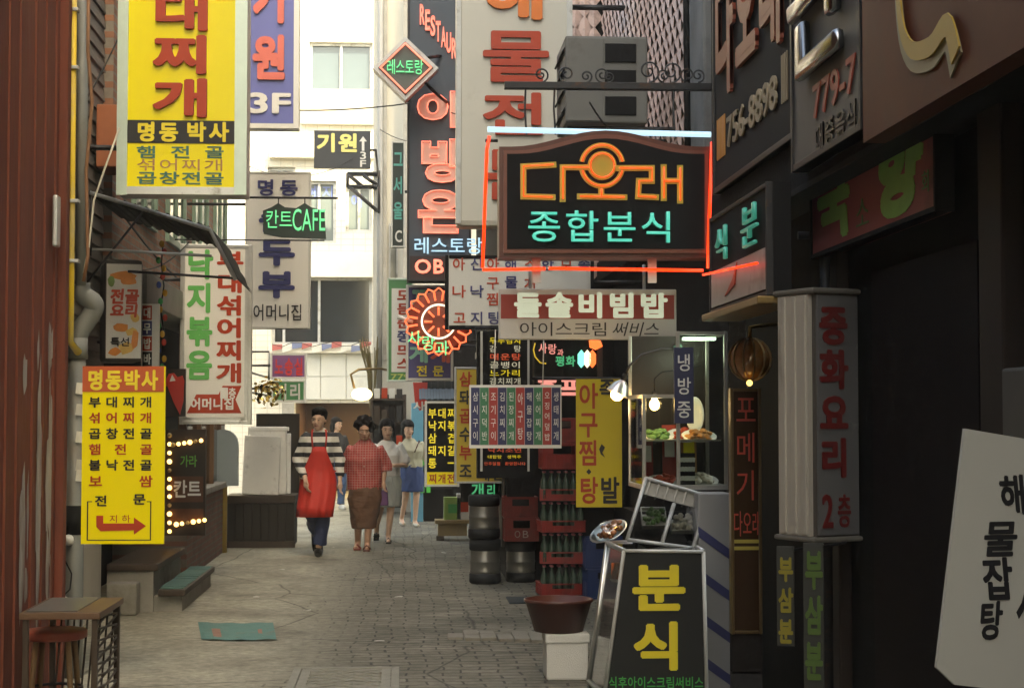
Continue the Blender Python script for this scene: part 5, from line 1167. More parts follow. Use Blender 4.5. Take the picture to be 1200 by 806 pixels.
dish(cxm - hw + .14, Yc + .2, Z0 + .001, .10, 'kimchi', 'plate of red stew on the floor of the case below the greens', .3)
o = thing('serving_platter', 'large white oval platter leaning upright in the top of the glass case', 'platter', (cxm + mid + .17, Yc + .4, zs + .16)); b = MB(); b.lathe([(.001, -.010), (.08, -.006), (.115, .012), (.11, .016), (.075, .002), (.001, 0)], n=22, sx=.5); o.rotation_euler = (R(80), 0, R(-8)); b.build('dish', plate, o)
b = MB()
for i in range(5):
    for k in range(7): b.mat(S_white if k % 2 else black).box((i * .02 - .05, -.003 * (i % 2), k * .028), (.02, .012, .027), (0, .15 * (k % 2), 0))
o = b.build('striped_reflection'); o.location = (cxm + mid + .07, Yc + .06, Z0 + .01); tag(o, 'black and white striped towel blocks for the knit top mirrored in the case', 'reflection')  # striped blocks stand in for the knit top's reflection in the glass
# cold air sign
s = Sign('hanging_sign', 'narrow navy vertical sign with pale characters hung on the front of the glass case', 'sign', (790, 407, 813, 496), Y=10.2)
s.panel(paint('navy_board', (.018, .022, .06), .45, .1, 5), .02); s.text('냉방중', (793, 411, 810, 493), S_gray, 'v', .01, .003, -.001, .25); s.part('hook', iron).box((0, .02, s.h - .05), (.02, .02, .02)); s.done()
# gooseneck lamp
wb = glow('warm_bulb', (1, .62, .24), 9)
L0 = P(790, 409, 10.6); gn = thing('gooseneck_lamp', 'lit gooseneck lamp with a bright tilted reflector over the yellow banner', 'lamp', L0)
def lp(px, py, Y=10.6): return P(px, py, Y) - L0
b = MB(); b.tube([lp(790, 409), lp(775, 409), lp(752, 416), lp(738, 428), lp(733, 438)], .008, 8); b.build('arm', iron, gn)
b = MB(); b.tube([lp(733, 438), lp(730, 446)], .018, 10); b.build('socket', black, gn)
d = (lp(721, 466) - lp(731, 444)).normalized(); b = MB(); base = lp(730.5, 446)
b.tube([base, base + d * .03, base + d * .09], [.02, .05, .075], 16, caps=False); b.build('reflector', steel, gn)
b = MB(); b.tube([base + d * .02, base + d * .05, base + d * .10, base + d * .125, base + d * .135], [.015, .03, .042, .03, .005], 12); b.build('bulb', wb, gn)
q = bpy.data.lights.new('reflector_lamp', 'POINT'); q.energy = .45; q.color = (1, .70, .38); q.shadow_soft_size = .04; qo = bpy.data.objects.new('reflector_lamp', q); COL.objects.link(qo); qo.parent = gn; qo.location = base + d * .19
b = MB(); b.tube([lp(790, 409), lp(796, 406), lp(796, 406, 10.9)], .02, 8); b.build('wall_joint', paint('verdigris', (.08, .16, .12), .6), gn)
# bare bulb
B0 = P(767, 474, 10.45); bb = thing('bare_bulb', 'lit bare light bulb hanging on a wire left of the glass case', 'light bulb', B0)
b = MB(); b.ball((0, 0, 0), .032, 14, 10, (1, 1, 1.15)); b.tube([(0, 0, .025), (0, 0, .05)], [.022, .014], 10); b.build('bulb', wb, bb)
b = MB(); b.tube([(0, 0, .05), (0, 0, .085)], .015, 10); b.build('socket', black, bb)
b = MB(); b.tube([(0, 0, .085), (.0, 0, .16), (.05, .03, .2), (.3, .05, .24)], .004, 6); b.build('cord', black, bb)
q = bpy.data.lights.new('bulb_lamp', 'POINT'); q.energy = .45; q.color = (1, .68, .34); q.shadow_soft_size = .035; qo = bpy.data.objects.new('bulb_lamp', q); COL.objects.link(qo); qo.parent = bb; qo.location = (0, -.08, -.0)
# slanted cooking stand with a glazed front
Yg = 10.15
cs = thing('snack_counter', 'slanted steel snack counter with a glazed sloping front behind the sandwich board', 'counter', (P(782, 600, Yg).x, Yg, 0)); cx0 = P(782, 600, Yg).x
def cp(px, py, Y=Yg): p = P(px, py, Y); return Vector((p.x - cx0, Y - Yg, p.z))
b = MB(); pts = [cp(757, 560, Yg), cp(832, 582, Yg), cp(812, 642, Yg - .2), cp(735, 632, Yg - .2)]
def bar(a, c, r=.012): b.tube([a, c], r, 6)
for i in range(4): bar(pts[i], pts[(i + 1) % 4])
bar(cp(790, 590, Yg - .06), cp(776, 636, Yg - .2)); b.build('front_frame', alu_dull, cs)
b = MB(); q = [cp(757, 561), cp(831, 582), cp(827, 598, Yg - .05), cp(752, 578, Yg - .05)]; off = Vector((0, .012, 0)); b._f([b.bm.verts.new(v + off) for v in q[::-1]]); 
for k in range(7):
    a = q[0].lerp(q[1], (k + .5) / 7); c = q[3].lerp(q[2], (k + .5) / 7); b.tube([a, c], .006, 5)
b.build('ribbed_apron', paint('pale_tin', (.24, .23, .20), .5, .35, 8, metal=.4, dirt=(.08, .07, .055), damt=.35), cs)
b = MB(); b._f([b.bm.verts.new(v) for v in (pts[0] + off * 2, pts[1] + off * 2, pts[2] + off * 2, pts[3] + off * 2)]); b.build('glass_pane', glass('dusty_glass', (.7, .72, .7), .12, .4), cs)
b = MB(); b.span((cp(745, 640).x, .06, 0), (cp(815, 640).x, .6, cp(800, 600).z)); b.build('body', dark, cs)
for i, (px, py, food, lab) in enumerate(((800, 612, 'rice', 'steel tray of pale rice rolls behind the sloping glass, right part'), (766, 606, 'greens', 'steel tray of dark greens behind the sloping glass, left part'))):
    c = P(px, py, Yg + .03); o = thing('food_tray', lab, 'food tray', c); o.rotation_euler = (R(50), 0, 0); b = MB(); w_ = .075
    b.span((-w_, -.07, -.02), (w_, .07, -.012)); b.span((-w_, -.07, -.012), (-w_ + .006, .07, .012)); b.span((w_ - .006, -.07, -.012), (w_, .07, .012)); b.span((-w_, -.07, -.0121), (w_, -.064, .012)); b.span((-w_, .064, -.0121), (w_, .07, .012)); b.build('tray', steel, o)
    b = MB()
    for k in range(22): b.ball((rnd.uniform(-.06, .06), rnd.uniform(-.055, .055), rnd.uniform(-.01, .02)), rnd.uniform(.012, .022), 7, 5)
    b.build('food', fm[food], o)
# platter of wrapped food held out at the left of the stall
o = thing('wrapped_platter', 'round platter of brown food under crumpled clear film beside the counter', 'platter', P(713, 622, 10.4)); o.rotation_euler = (R(28), R(-26), 0)
b = MB(); b.lathe([(.001, -.03), (.08, -.03), (.125, .0), (.12, .004), (.07, -.02), (.001, -.02)], n=20, sy=.8); b.build('dish', steel, o)
b = MB()
for k in range(30): a = rnd.uniform(0, 6.28); r = .09 * rnd.random() ** .5; b.ball((r * math.cos(a), r * .8 * math.sin(a), .005 + rnd.uniform(0, .015)), rnd.uniform(.015, .026), 7, 5, (1, 1, .6))
b.build('food', paint('brown_snack', (.28, .10, .035), .45, .4, 30), o)
b = MB(); n = 16
vv = [[b.bm.verts.new((.115 * (i / 5) * math.cos(j / n * 6.2832), .092 * (i / 5) * math.sin(j / n * 6.2832), .055 - .055 * (i / 5) ** 2 + rnd.uniform(-.006, .006))) for j in range(n)] for i in range(1, 6)]
for i in range(4):
    for j in range(n): b._f([vv[i][j], vv[i][(j + 1) % n], vv[i + 1][(j + 1) % n], vv[i + 1][j]])
b._f(vv[0]); b.build('film', gl, o)
b = MB(); b.tube([(0, .02, -.03), (.1, .15, -.12), (.2, .3, -.3)], .015, 6); b.build('support_arm', iron, o)
# sandwich board : wedge shaped cabinet with glazed side
sbr = thing('sandwich_board', 'black wedge shaped sandwich board with large yellow characters and a glazed metal side', 'sandwich board', (0, 9.75, 0))
Ys = 9.75
def bp(px, py, Y=Ys, dy=0): p = P(px, py, Y); return Vector((p.x, Y - Ys + dy, p.z))
tl, tr, br, bl_ = bp(731, 645), bp(824, 646), bp(828, 815), bp(708, 815); br.z = max(br.z, .02); bl_.z = max(bl_.z, .02)
b = MB(); bk = [v + Vector((0, .62, 0)) for v in (tl, tr, br, bl_)]; fv = [b.bm.verts.new(v) for v in (tl, tr, br, bl_)]; kv = [b.bm.verts.new(v + Vector((0, .02, 0))) for v in (tl, tr, br, bl_)]
b._f(fv[::-1]); b._f(kv)
for i in range(4): b._f([fv[i], fv[(i + 1) % 4], kv[(i + 1) % 4], kv[i]])
b.build('front_panel', paint('matt_black_panel', (.010, .011, .010), .55, .3, 4), sbr)
b = MB(); f2 = [v + Vector((0, -.008, 0)) for v in (tl, tr, br, bl_)]
for i in range(4): b.tube([f2[i], f2[(i + 1) % 4]], .011, 6)
b.build('front_frame', S_gray, sbr)
btl, bbl = bp(712, 636, Ys + .55), bp(690, 806, Ys + .5); bbl.z = max(bbl.z, .03)
btr = tr + Vector((0, .55, .02))
b = MB()
for a, c in ((tl, btl), (btl, bbl), (bbl, bl_), (btl, btr), (tr, btr), (btr, br + Vector((0, .55, 0)))): b.tube([a, c], .016, 6)
b.build('steel_frame', steel, sbr)
b = MB(); nrm = Vector((.004, 0, 0)); b._f([b.bm.verts.new(v + nrm) for v in (tl, btl, bbl, bl_)]); b.build('glass_side', glass('dusty_glass', (.7, .72, .7), .12, .4), sbr)
b = MB(); b._f([b.bm.verts.new(v + Vector((0, 0, .004))) for v in (tl, tr, btr, btl)]); b.build('glass_top', gl, sbr)
b = MB(); inner = [tl.lerp(tr, .35), btl.lerp(btr, .35), bbl.lerp(br, .35), bl_.lerp(br, .2)]
b._f([b.bm.verts.new(v) for v in inner]); b.build('inner_board', paint('dim_grey_board', (.22, .22, .2), .6, .3, 6), sbr)
ylb = paint('bright_yellow_letter', (.72, .58, .04), .45, .08, 8); b = MB()
def bl2(px, py): p = bp(px, py); return p.x, p.z
for c, (x0, y0, x1, y1) in (('분', (740, 659, 804, 716)), ('식', (741, 727, 800, 785))):
    a = bl2(x0, y1); e = bl2(x1, y0); b.glyph(c, a[0], a[1], e[0], e[1], -.005, .005, .045)
b.build('yellow_lettering', ylb, sbr)
b = MB(); tx = '식후아이스크림써비스'
for i, c in enumerate(tx): a = bl2(713 + i * 11.2, 806); e = bl2(723.5 + i * 11.2, 792); b.glyph(c, a[0], a[1], e[0], e[1], -.005, .005, .01)
b.build('green_lettering', paint('vivid_green_letter', (.04, .36, .07), .5, .1, 8), sbr)
o = thing('snack_tin', 'small orange tin standing inside the glazed side of the sandwich board', 'tin', (bp(722, 655, Ys + .3).x, Ys + .3, bp(722, 668, Ys + .3).z)); b = MB(); b.lathe([(.03, -.05), (.03, .04), (.027, .045), (.001, .045)], n=14); b.build('body', paint('orange_tin', (.5, .12, .04), .4), o)
b = MB(); b.box((.04, 0, -.058), (.14, .1, .012)); b.build('ledge', steel, o)
# white foam box with brown basin
q = G(665, 797); fbx = thing('foam_box', 'white foam box standing on the paving under the brown basin', 'foam box', (q.x, q.y, 0)); zt = P(665, 742, q.y).z; hw_ = (P(690, 780, q.y).x - P(641, 780, q.y).x) / 2
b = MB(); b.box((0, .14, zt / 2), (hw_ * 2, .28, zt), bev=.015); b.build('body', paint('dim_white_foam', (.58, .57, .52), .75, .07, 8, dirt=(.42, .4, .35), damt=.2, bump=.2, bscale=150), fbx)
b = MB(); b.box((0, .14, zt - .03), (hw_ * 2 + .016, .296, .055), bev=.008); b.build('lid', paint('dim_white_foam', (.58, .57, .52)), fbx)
bs = thing('brown_basin', 'wide dark brown plastic basin resting on the white foam box', 'basin', (P(657, 720, q.y).x, q.y + .14, zt + .001)); br_ = (P(696, 707, q.y).x - P(616, 707, q.y).x) / 2; hb_ = P(657, 704, q.y).z - zt
b = MB(); b.lathe([(br_ * .72, 0), (br_ * .98, hb_ - .02), (br_ * 1.03, hb_ - .015), (br_ * 1.03, hb_), (br_ * .95, hb_), (br_ * .7, .015), (.001, .015)], n=32); b.build('bowl', paint('brown_plastic', (.075, .022, .014), .4, .15, 6), bs)
b = MB(); b.lathe([(br_ * .88, hb_ * .72), (.001, hb_ * .725)], n=24); b.build('water', paint('murky_water', (.03, .03, .03), .05, .2, 6, spec=.8), bs)
b = MB()
for k in range(16): a = rnd.uniform(0, 6.28); r = br_ * .6 * rnd.random(); b.ball((r * math.cos(a), r * math.sin(a), hb_ * .72), .018, 7, 5, (1, 1, .6))
b.build('washed_food', paint('pale_radish', (.5, .3, .28), .5, .3, 20), bs)

# ============================================================ KEGS AND CRATES
kegm = paint('keg_steel', (.26, .25, .22), .4, .3, 5, metal=.7, dirt=(.1, .09, .07), damt=.35); kr = paint('keg_rubber', (.012, .012, .012), .7, .3, 8)
def keg(loc, r, h, lab, name='keg'):
    o = thing('beer_keg', lab, 'keg', loc, 0, 'beer kegs along the right side')
    b = MB(); b.lathe([(r * .86, .02), (r * .93, h * .24), (r * .97, h * .27), (r * .93, h * .3), (r * .94, h * .48), (r * .98, h * .5), (r * .94, h * .52), (r * .93, h * .72), (r * .86, h * .86), (.001, h * .88)], n=24); b.build('barrel', kegm, o)
    for nm, z0, z1 in (('lower_rubber', 0, h * .24), ('upper_rubber', h * .74, h)):
        b = MB(); b.lathe([(r * .9, z0), (r, z0 + .015), (r, z1 - .015), (r * .93, z1), (r * .80, z1), (r * .78, z1 - .05), (.001, z1 - .05)] if nm[0] == 'u' else [(r * .9, z0), (r, z0 + .015), (r, z1 - .01), (r * .9, z1), (.001, z1)], n=24); b.build(nm, kr, o)
kl = G(569, 684); rk = .155; hk = (P(569, 632, kl.y).z - 0) 
keg((kl.x, kl.y + .1, 0), rk, hk, 'steel keg with black rubber ends, bottom of the pair nearest the walkway'); keg((kl.x - .01, kl.y + .1, hk + .002), rk, hk, 'steel keg with black rubber ends stacked on top of another keg')
k2 = G(611, 682); keg((k2.x, k2.y + .1, 0), .15, P(611, 634, k2.y).z, 'steel keg with black rubber ends standing under the two red crates')
redc = paint('red_crate_plastic', (.24, .018, .013), .45, .15, 6, dirt=(.09, .015, .012), damt=.35); bluec = paint('blue_crate_plastic', (.015, .035, .12), .45, .15, 6)
def crate(loc, w, d, h, m, lab, rz=0.0, text=None, group='beer crates stacked on the right'):
    o = thing('bottle_crate', lab, 'crate', loc, rz, group); b = MB(); t = .012
    for sy in (-1, 1):
        y = sy * (d / 2 - t / 2); b.span((-w / 2, y - t / 2, 0), (w / 2, y + t / 2, h * .56)); b.span((-w / 2, y - t / 2, h * .88), (w / 2, y + t / 2, h)); b.span((-w / 2, y - t / 2, h * .56), (-w * .25, y + t / 2, h * .88)); b.span((w * .25, y - t / 2, h * .56), (w / 2, y + t / 2, h * .88))
        b.box((0, y + sy * .004, h * .97), (w + .012, t, h * .07), bev=.003); b.box((0, y + sy * .004, h * .04), (w + .008, t, h * .07), bev=.003)
        for k in range(5): b.box((-w / 2 + w * (k + .5) / 5, y + sy * .006, h * .3), (.008, t, h * .45))
    for sx in (-1, 1):
        x = sx * (w / 2 - t / 2); b.span((x - t / 2, -d / 2 + t, 0), (x + t / 2, d / 2 - t, h * .56)); b.span((x - t / 2, -d / 2 + t, h * .88), (x + t / 2, d / 2 - t, h)); b.box((x + sx * .004, 0, h * .97), (t, d + .01, h * .065), bev=.003)
        for k in range(4): b.box((x + sx * .006, -d / 2 + d * (k + .5) / 4, h * .5), (t, .008, h * .9))
    b.span((-w / 2 + t, -d / 2 + t, .002), (w / 2 - t, d / 2 - t, .012)); b.build('body', m, o)
    if text:
        b = MB()
        for i, c in enumerate(text): b.glyph(c, -.07 + i * .08, h * .16, -.015 + i * .08, h * .46, -d / 2 - .014, .004, .0, em=False)
        b.build('lettering', paint('pale_crate_letter', (.42, .30, .26), .6), o)
    return o
# two red crates on the keg
zk = P(611, 634, k2.y).z + .002; wc = .33; hc = P(609, 606, k2.y).z - zk
crate((k2.x - .0, k2.y + .1, zk), wc, .3, hc, redc, 'red plastic crate with two pale letters resting on the keg', 0, 'OB'); crate((k2.x - .01, k2.y + .1, zk + hc + .002), wc, .3, P(609, 582, k2.y).z - zk - hc, redc, 'empty red crate with a dark grip hole, topmost of the pair on the keg')
# the tall stack with bottles
bot_m = paint('green_bottle_glass', (.032, .06, .042), .12, .3, 8, spec=.8); cap_m = paint('bottle_cap', (.45, .12, .14), .4, .3, 10)
bb_ = MB(); bb_.lathe([(.03, 0), (.033, .01), (.033, .13), (.026, .165), (.013, .2), (.012, .235), (.014, .237), (.014, .245), (.001, .245)], n=10)
c0 = G(660, 699); base = (c0.x, c0.y + .18); first = None
levels = []; z = .012
ordw = ['bottom', 'second', 'third', 'topmost']
for i in range(4):
    hgt = .105; levels.append(z); crate((base[0] + (-.01, .012, -.004, .01)[i], base[1], z), .40, .34, hgt, redc, f'red crate of green bottles, {["at the foot", "second from the bottom", "third from the bottom", "topmost with bottles"][i]} of the tall stack', R((4, -6, 3, -5)[i]))
    for j in range(12):
        x = base[0] - .165 + (j % 6) * .066 + rnd.uniform(-.003, .003); y = base[1] - .125 + (j // 6) * .075
        if first is None:
            first = thing('glass_bottle', 'green glass bottle standing in the tall stack of red crates', 'bottle', (x, y, z + .014), 0, 'green bottles in the stacked red crates'); o = bb_.build('glass', bot_m, first)
            cbm = MB(); cbm.lathe([(.0155, .236), (.0155, .25), (.001, .252)], n=8); cbm.build('cap', cap_m, first)
        else: o = copy_tree(first); o.location = (x, y, z + .014)
    z += .282
# plank lids carry each crate on the bottle tops
crate((base[0] + .01, base[1], z), .40, .34, .24, redc, 'plain red crate above the bottle crates, lower of two at the top of the stack', R(1)); crate((base[0], base[1], z + .243), .40, .34, .22, redc, 'plain red crate at the very top of the stack, partly behind the striped banner', R(-2))
cb_ = G(697, 703); 
for i in range(2): crate((cb_.x + .12, cb_.y + .25, .0 + i * .27), .38, .32, .265, bluec, ('blue plastic crate on the ground right of the red bottle stack', 'blue plastic crate stacked on the other blue crate')[i], R(4 - 5 * i))
# doormat
q = G(615, 700); b = MB(); b.box((0, 0, .006), (.34, .5, .012), bev=.004); b.mat(paint('dark_mat', (.03, .04, .045), .9, .3, 30, bump=.5, bscale=200)); o = b.build('door_mat', paint('dark_mat', (.03, .04, .045))); o.location = (q.x, q.y - .25, 0); tag(o, 'small dark blue grey mat on the paving in front of the kegs', 'mat')
# shop goods beyond the kegs
for i, (px, py, w, h, m, lab) in enumerate(((530, 622, 20, 26, paint('lime_box', (.22, .34, .08), .5), 'pale green goods box on the low plank display'), (544, 622, 18, 30, paint('white_box', (.55, .54, .48), .5), 'white goods box with a red patch on the low plank display'))):
    Yq = 22.6; p = P(px, py - 5, Yq); o = thing('goods_box', lab, 'box', (p.x, Yq, .27)); ww = w / 2000 * Yq; hh = h / 2000 * Yq; b = MB(); b.box((0, 0, hh / 2), (ww, .2, hh), bev=.006); b.build('carton', m, o); b = MB(); b.box((0, -.102, hh * .5), (ww * .5, .004, hh * .4)); b.build('label_patch', S_red if i else S_green, o)
o = thing('plank_display', 'low display of ochre planks carrying two goods boxes by the far shops', 'display', (P(538, 620, 22.6).x, 22.6, 0)); b = MB(); b.span((-.32, -.16, .22), (.34, .2, .268), bev=.005); b.span((-.28, -.12, .06), (.1, .12, .219)); b.build('planks', paint('ochre_plank', (.26, .19, .09), .7, .3, 6), o)
b = MB(); b.span((-.3, -.15, 0), (-.2, .15, .06)); b.build('runner', dwood, o)
s = Sign('neon_strip_sign', 'dim strip sign with green and red neon strokes behind the kegs', 'neon sign', (540, 562, 606, 588), Y=17.6); s.panel(black, .08); s.text('개', (552, 565, 568, 583), glow('dim_green_neon', (.05, .42, .22)), 'h', .02, .006, gap=0); s.text('요', (584, 566, 598, 582), glow('dim_red_neon', (.7, .08, .04), .3), 'h', .02, .006, gap=0); s.text('리', (570, 567, 581, 582), glow('dim_green_neon', (.05, .42, .22)), 'h', .02, .006, gap=0); s.part('post', iron).span((-.05, .01, -s.zb), (.05, .06, .0)); s.done()

# ============================================================ TABLE AND STOOL, lower left
tb = thing('folding_table', 'small brown folding table with dark lattice legs against the red wall', 'table', (0, 0, 0))
zt = .62; tc = [(22, 718), (110, 722), (131, 705), (58, 700)]
Yt = 1.0 * (1.6 - zt) * F / (714 - 490)
def tp(px, py): d = ray(px, py); return EYEV + d * ((zt - EYE) / d.z)
c4 = [tp(*p) for p in tc]; cen = sum(c4, Vector()) / 4; tb.location = (cen.x, cen.y, 0)
ax0, ax1 = c4[0].x - cen.x, c4[1].x - cen.x; ay0, ay1 = c4[0].y - cen.y, c4[3].y - cen.y
ay1 = max(ay1, ay0 + .45); ax0 = max(ax0, -2.0 - cen.x)
b = MB(); b.span((ax0, ay0, zt - .035), (ax1, ay1, zt), bev=.006); b.build('table_top', paint('worn_brown_top', (.11, .06, .033), .5, .3, 5, stretch=(.2, 1, 1)), tb)
b = MB(); b.span((ax0 + .03, ay0 + .04, zt + .001), (ax1 - .12, ay1 - .05, zt + .006)); b.build('glass_top', paint('grey_vinyl', (.10, .10, .095), .3, .3, 5), tb)
for x in (ax0 + .03, ax1 - .03):
    for y in (ay0 + .03, ay1 - .03): b = MB(); b.box((x, y, (zt - .036) / 2), (.03, .03, zt - .036), bev=.004); b.build('leg', dwood, tb)
b = MB()
for k in range(9): z = .06 + k * .06; b.tube([(ax1 - .03, ay0 + .045, z), (ax1 - .03, ay1 - .045, z + .05)], .006, 5); b.tube([(ax1 - .03, ay0 + .045, z + .05), (ax1 - .03, ay1 - .045, z)], .006, 5)
b.build('side_lattice', dwood, tb)
b = MB()
for k in range(9): b.tube([(ax0 + .045 + k * (ax1 - ax0 - .09) / 9, ay1 - .03, .1), (ax0 + .045 + (k + 1) * (ax1 - ax0 - .09) / 9, ay1 - .03, zt - .06)], .006, 5)
b.build('rear_lattice', dwood, tb)
p = G(68, 800); zs = .47; d = ray(65, 737); c = EYEV + d * ((zs - EYE) / d.z)
so = thing('round_stool', 'round stool with a worn red seat and wooden legs in front of the folding table', 'stool', (c.x, c.y, 0)); rs = 36 / F * c.y
b = MB(); b.lathe([(rs * .9, zs - .05), (rs, zs - .04), (rs, zs - .008), (rs * .95, zs), (.001, zs)], n=28); b.build('seat', paint('worn_red_seat', (.26, .055, .03), .45, .3, 6, dirt=(.22, .12, .06), damt=.35), so)
for k in range(4):
    a = math.pi / 4 + k * math.pi / 2; b = MB(); b.tube([(rs * .7 * math.cos(a), rs * .7 * math.sin(a), zs - .045), (rs * .95 * math.cos(a), rs * .95 * math.sin(a), .0)], .016, 8); b.build('leg', paint('tan_leg', (.22, .13, .06), .6, .3, 6), so)
b = MB(); b.tube([(rs * .85 * math.cos(a), rs * .85 * math.sin(a), .16) for a in [i / 16 * 6.2832 for i in range(16)]], .009, 6, closed=True); b.build('foot_ring', iron, so)
# far bits: lit globe lamp and dried branches on the grey corner building
c = P(424, 462, 27.5); o = thing('street_globe_lamp', 'lit creamy globe lamp cluster hanging before the far brown shop', 'lamp', c)
b = MB(); b.ball((0, 0, 0), .17, 16, 10, (1, .8, .62)); b.build('globe', glow('cream_globe', (1, .8, .45), 1.6), o)
b = MB(); b.tube([(-.12, 0, .1), (-.18, 0, .32), (-.05, 0, .4), (.3, .3, .42), (.5, 1.9, .42)], .02, 8); b.build('arm', paint('brass', (.55, .38, .14)), o)
o = thing('dried_branches', 'bundle of dried branches fixed on the corner of the grey building', 'branches', P(436, 445, 29.2)); b = MB(); rnd = random.Random(4)
for k in range(26):
    x = rnd.uniform(-.08, .08); b.tube([(x * .4, 0, -.5), (x, rnd.uniform(-.05, .05), .1), (x * 2.2 - .05, rnd.uniform(-.12, .0), rnd.uniform(.45, .75))], .008, 5)
b.build('twigs', paint('olive_twigs', (.11, .09, .035), .8, .4, 10), o)
b = MB(); b.tube([(0, 0, -.3), (0, .25, -.3)], .02, 6); b.build('clip', iron, o)
# goods rack by the far grey building
o = thing('goods_rack', 'dark rack of small red and white goods behind the women', 'rack', (P(455, 500, 28.6).x, 28.6, 0)); b = MB()
for x in (-.28, .28): b.span((x - .02, -.02, 0), (x + .02, .3, 2.0))
for k in range(5): b.span((-.26, -.02, .3 + k * .4), (.26, .3, .33 + k * .4))
b.span((-.26, .301, .1), (.26, .32, 2.0)); b.build('shelves', dwood, o)
rnd = random.Random(2); gm_ = [S_red, S_gray, dwood, dark, iron, wood]
for k in range(5):
    for j in range(4):
        b = MB(); hh = rnd.uniform(.14, .3); b.box((-.19 + j * .125, .1, .331 + k * .4 + hh / 2), (.1, .12, hh), bev=.01); q = b.build('packet', gm_[rnd.randrange(6)], None); q.location = o.location; tag(q, 'small packet standing on the dark goods rack behind the women', 'packet', 'packets on the far goods rack')
from mathutils import noise
# ============================================================ PEOPLE
def skin_union(cones, balls, name, m, parent, vox=.008, smooth=4, ell=(), wr=None):
    """tapered limbs, ellipsoids and lofts fused into one continuous surface"""
    b = MB()
    for pts, rs in cones:
        b.tube(pts, rs, 12)
        for p, r in zip(pts[1:-1], rs[1:-1]): b.ball(p, r * .98, 10, 8)
    for c, r, sc in balls: b.ball(c, r, 14, 10, sc)
    for rings in ell:
        R_ = []
        for (cx, cy, cz, rx, ry) in rings: R_.append([b.bm.verts.new((cx + rx * math.cos(a), cy + ry * math.sin(a), cz)) for a in [k / 20 * 6.2832 for k in range(20)]])
        for A, B_ in zip(R_, R_[1:]):
            for k in range(20): b._f([A[k], A[(k + 1) % 20], B_[(k + 1) % 20], B_[k]])
        b._f(R_[0][::-1]); b._f(R_[-1])
    o = b.build(name, m)
    md = o.modifiers.new('r', 'REMESH'); md.mode = 'VOXEL'; md.voxel_size = vox
    ms = o.modifiers.new('s', 'SMOOTH'); ms.factor = .5; ms.iterations = smooth
    COL.objects.unlink(o); PSC.collection.objects.link(o); vl = PSC.view_layers[0]; vl.update()
    me = bpy.data.meshes.new_from_object(o.evaluated_get(vl.depsgraph)); me.name = name
    PSC.collection.objects.unlink(o); bpy.data.objects.remove(o)
    me.materials.clear(); me.materials.append(m)
    if wr is None: wr = .009 if vox >= .011 else 0
    if wr:                              # creases of worn cloth
        nr = [v.normal.copy() for v in me.vertices]; sd_ = Vector((len(me.vertices) % 97, len(me.vertices) % 31, 0))
        for v, n_ in zip(me.vertices, nr):
            c = v.co; q = Vector((c.x * 9 + c.z * 3, c.y * 9, c.z * 5 - c.x * 4)) + sd_
            v.co = c + n_ * wr * (1.2 * (1 - 2 * abs(noise.noise(q))) - .3 + .7 * noise.noise(q * 2.3))
    for p in me.polygons: p.use_smooth = True
    q = bpy.data.objects.new(name, me); COL.objects.link(q); q.parent = parent; return q
PSC = bpy.data.scenes.new('sculpt_scratch')
skin = paint('skin', (.62, .40, .28), .55, .08, 14); skin_d = paint('tanned_skin', (.46, .27, .18), .55, .08, 14)
hairm = paint('black_hair', (.010, .0085, .008), .75, .5, 60, stretch=(1, 1, .3), bump=.8, bscale=90, spec=.15); eyew = paint('eye_white', (.42, .36, .30), .4); lipm = paint('lips', (.30, .10, .08), .5)
def hand(w, d, side, curl=.6, s=1.0):
    """palm, four fingers and a thumb from the wrist w along d; side: direction the thumb leaves"""
    d = Vector(d).normalized(); t = (Vector(side) - d * Vector(side).dot(d)).normalized(); n = d.cross(t); w = Vector(w)
    cones = [([w - d * .02, w + d * .035 * s, w + d * .085 * s], [.024 * s, .03 * s, .028 * s])]; balls = [(tuple(w + d * .055 * s), .034 * s, (1, .8, 1.1))]
    for k, L_ in enumerate((.075, .085, .08, .062)):
        a = w + d * .085 * s + t * (.024 - .016 * k) * s; p1 = a + (d * math.cos(curl * .5) - n * math.sin(curl * .5)) * L_ * .5 * s; p2 = p1 + (d * math.cos(curl * 1.3) - n * math.sin(curl * 1.3)) * L_ * .5 * s
        cones.append(([a - d * .02 * s, p1, p2], [.0095 * s, .009 * s, .0075 * s]))
    a = w + d * .03 * s + t * .026 * s; p1 = a + (d * .6 + t * .8) * .035 * s; p2 = p1 + (d * .9 + t * .25 - n * .3) * .03 * s
    cones.append(([a, p1, p2], [.013 * s, .011 * s, .008 * s])); return cones, balls
def head(c, tilt=0.0, turn=0.0, s=1.0):
    """skull, jaw, nose, brow and ears about the head centre c, facing -y"""
    M = Matrix.Translation(c) @ Euler((tilt, 0, turn)).to_matrix().to_4x4()
    def q(x, y, z): return tuple(M @ Vector((x * s, y * s, z * s)))
    balls = [(q(0, .012, .03), .088 * s, (.86, 1.06, 1.0)), (q(0, -.012, -.035), .070 * s, (.88, .95, 1.0)), (q(0, -.045, -.085), .034 * s, (1, .8, .8)), (q(.0, -.066, .028), .045 * s, (1.1, .45, .35)),
             (q(.076, .01, -.005), .018 * s, (.5, .8, 1.5)), (q(-.076, .01, -.005), .018 * s, (.5, .8, 1.5)), (q(.038, -.06, -.022), .022 * s, (1, .6, .8)), (q(-.038, -.06, -.022), .022 * s, (1, .6, .8))]
    cones = [([q(0, -.078, .012), q(0, -.094, -.018), q(0, -.098, -.030)], [.008 * s, .011 * s, .014 * s])]
    return cones, balls, M
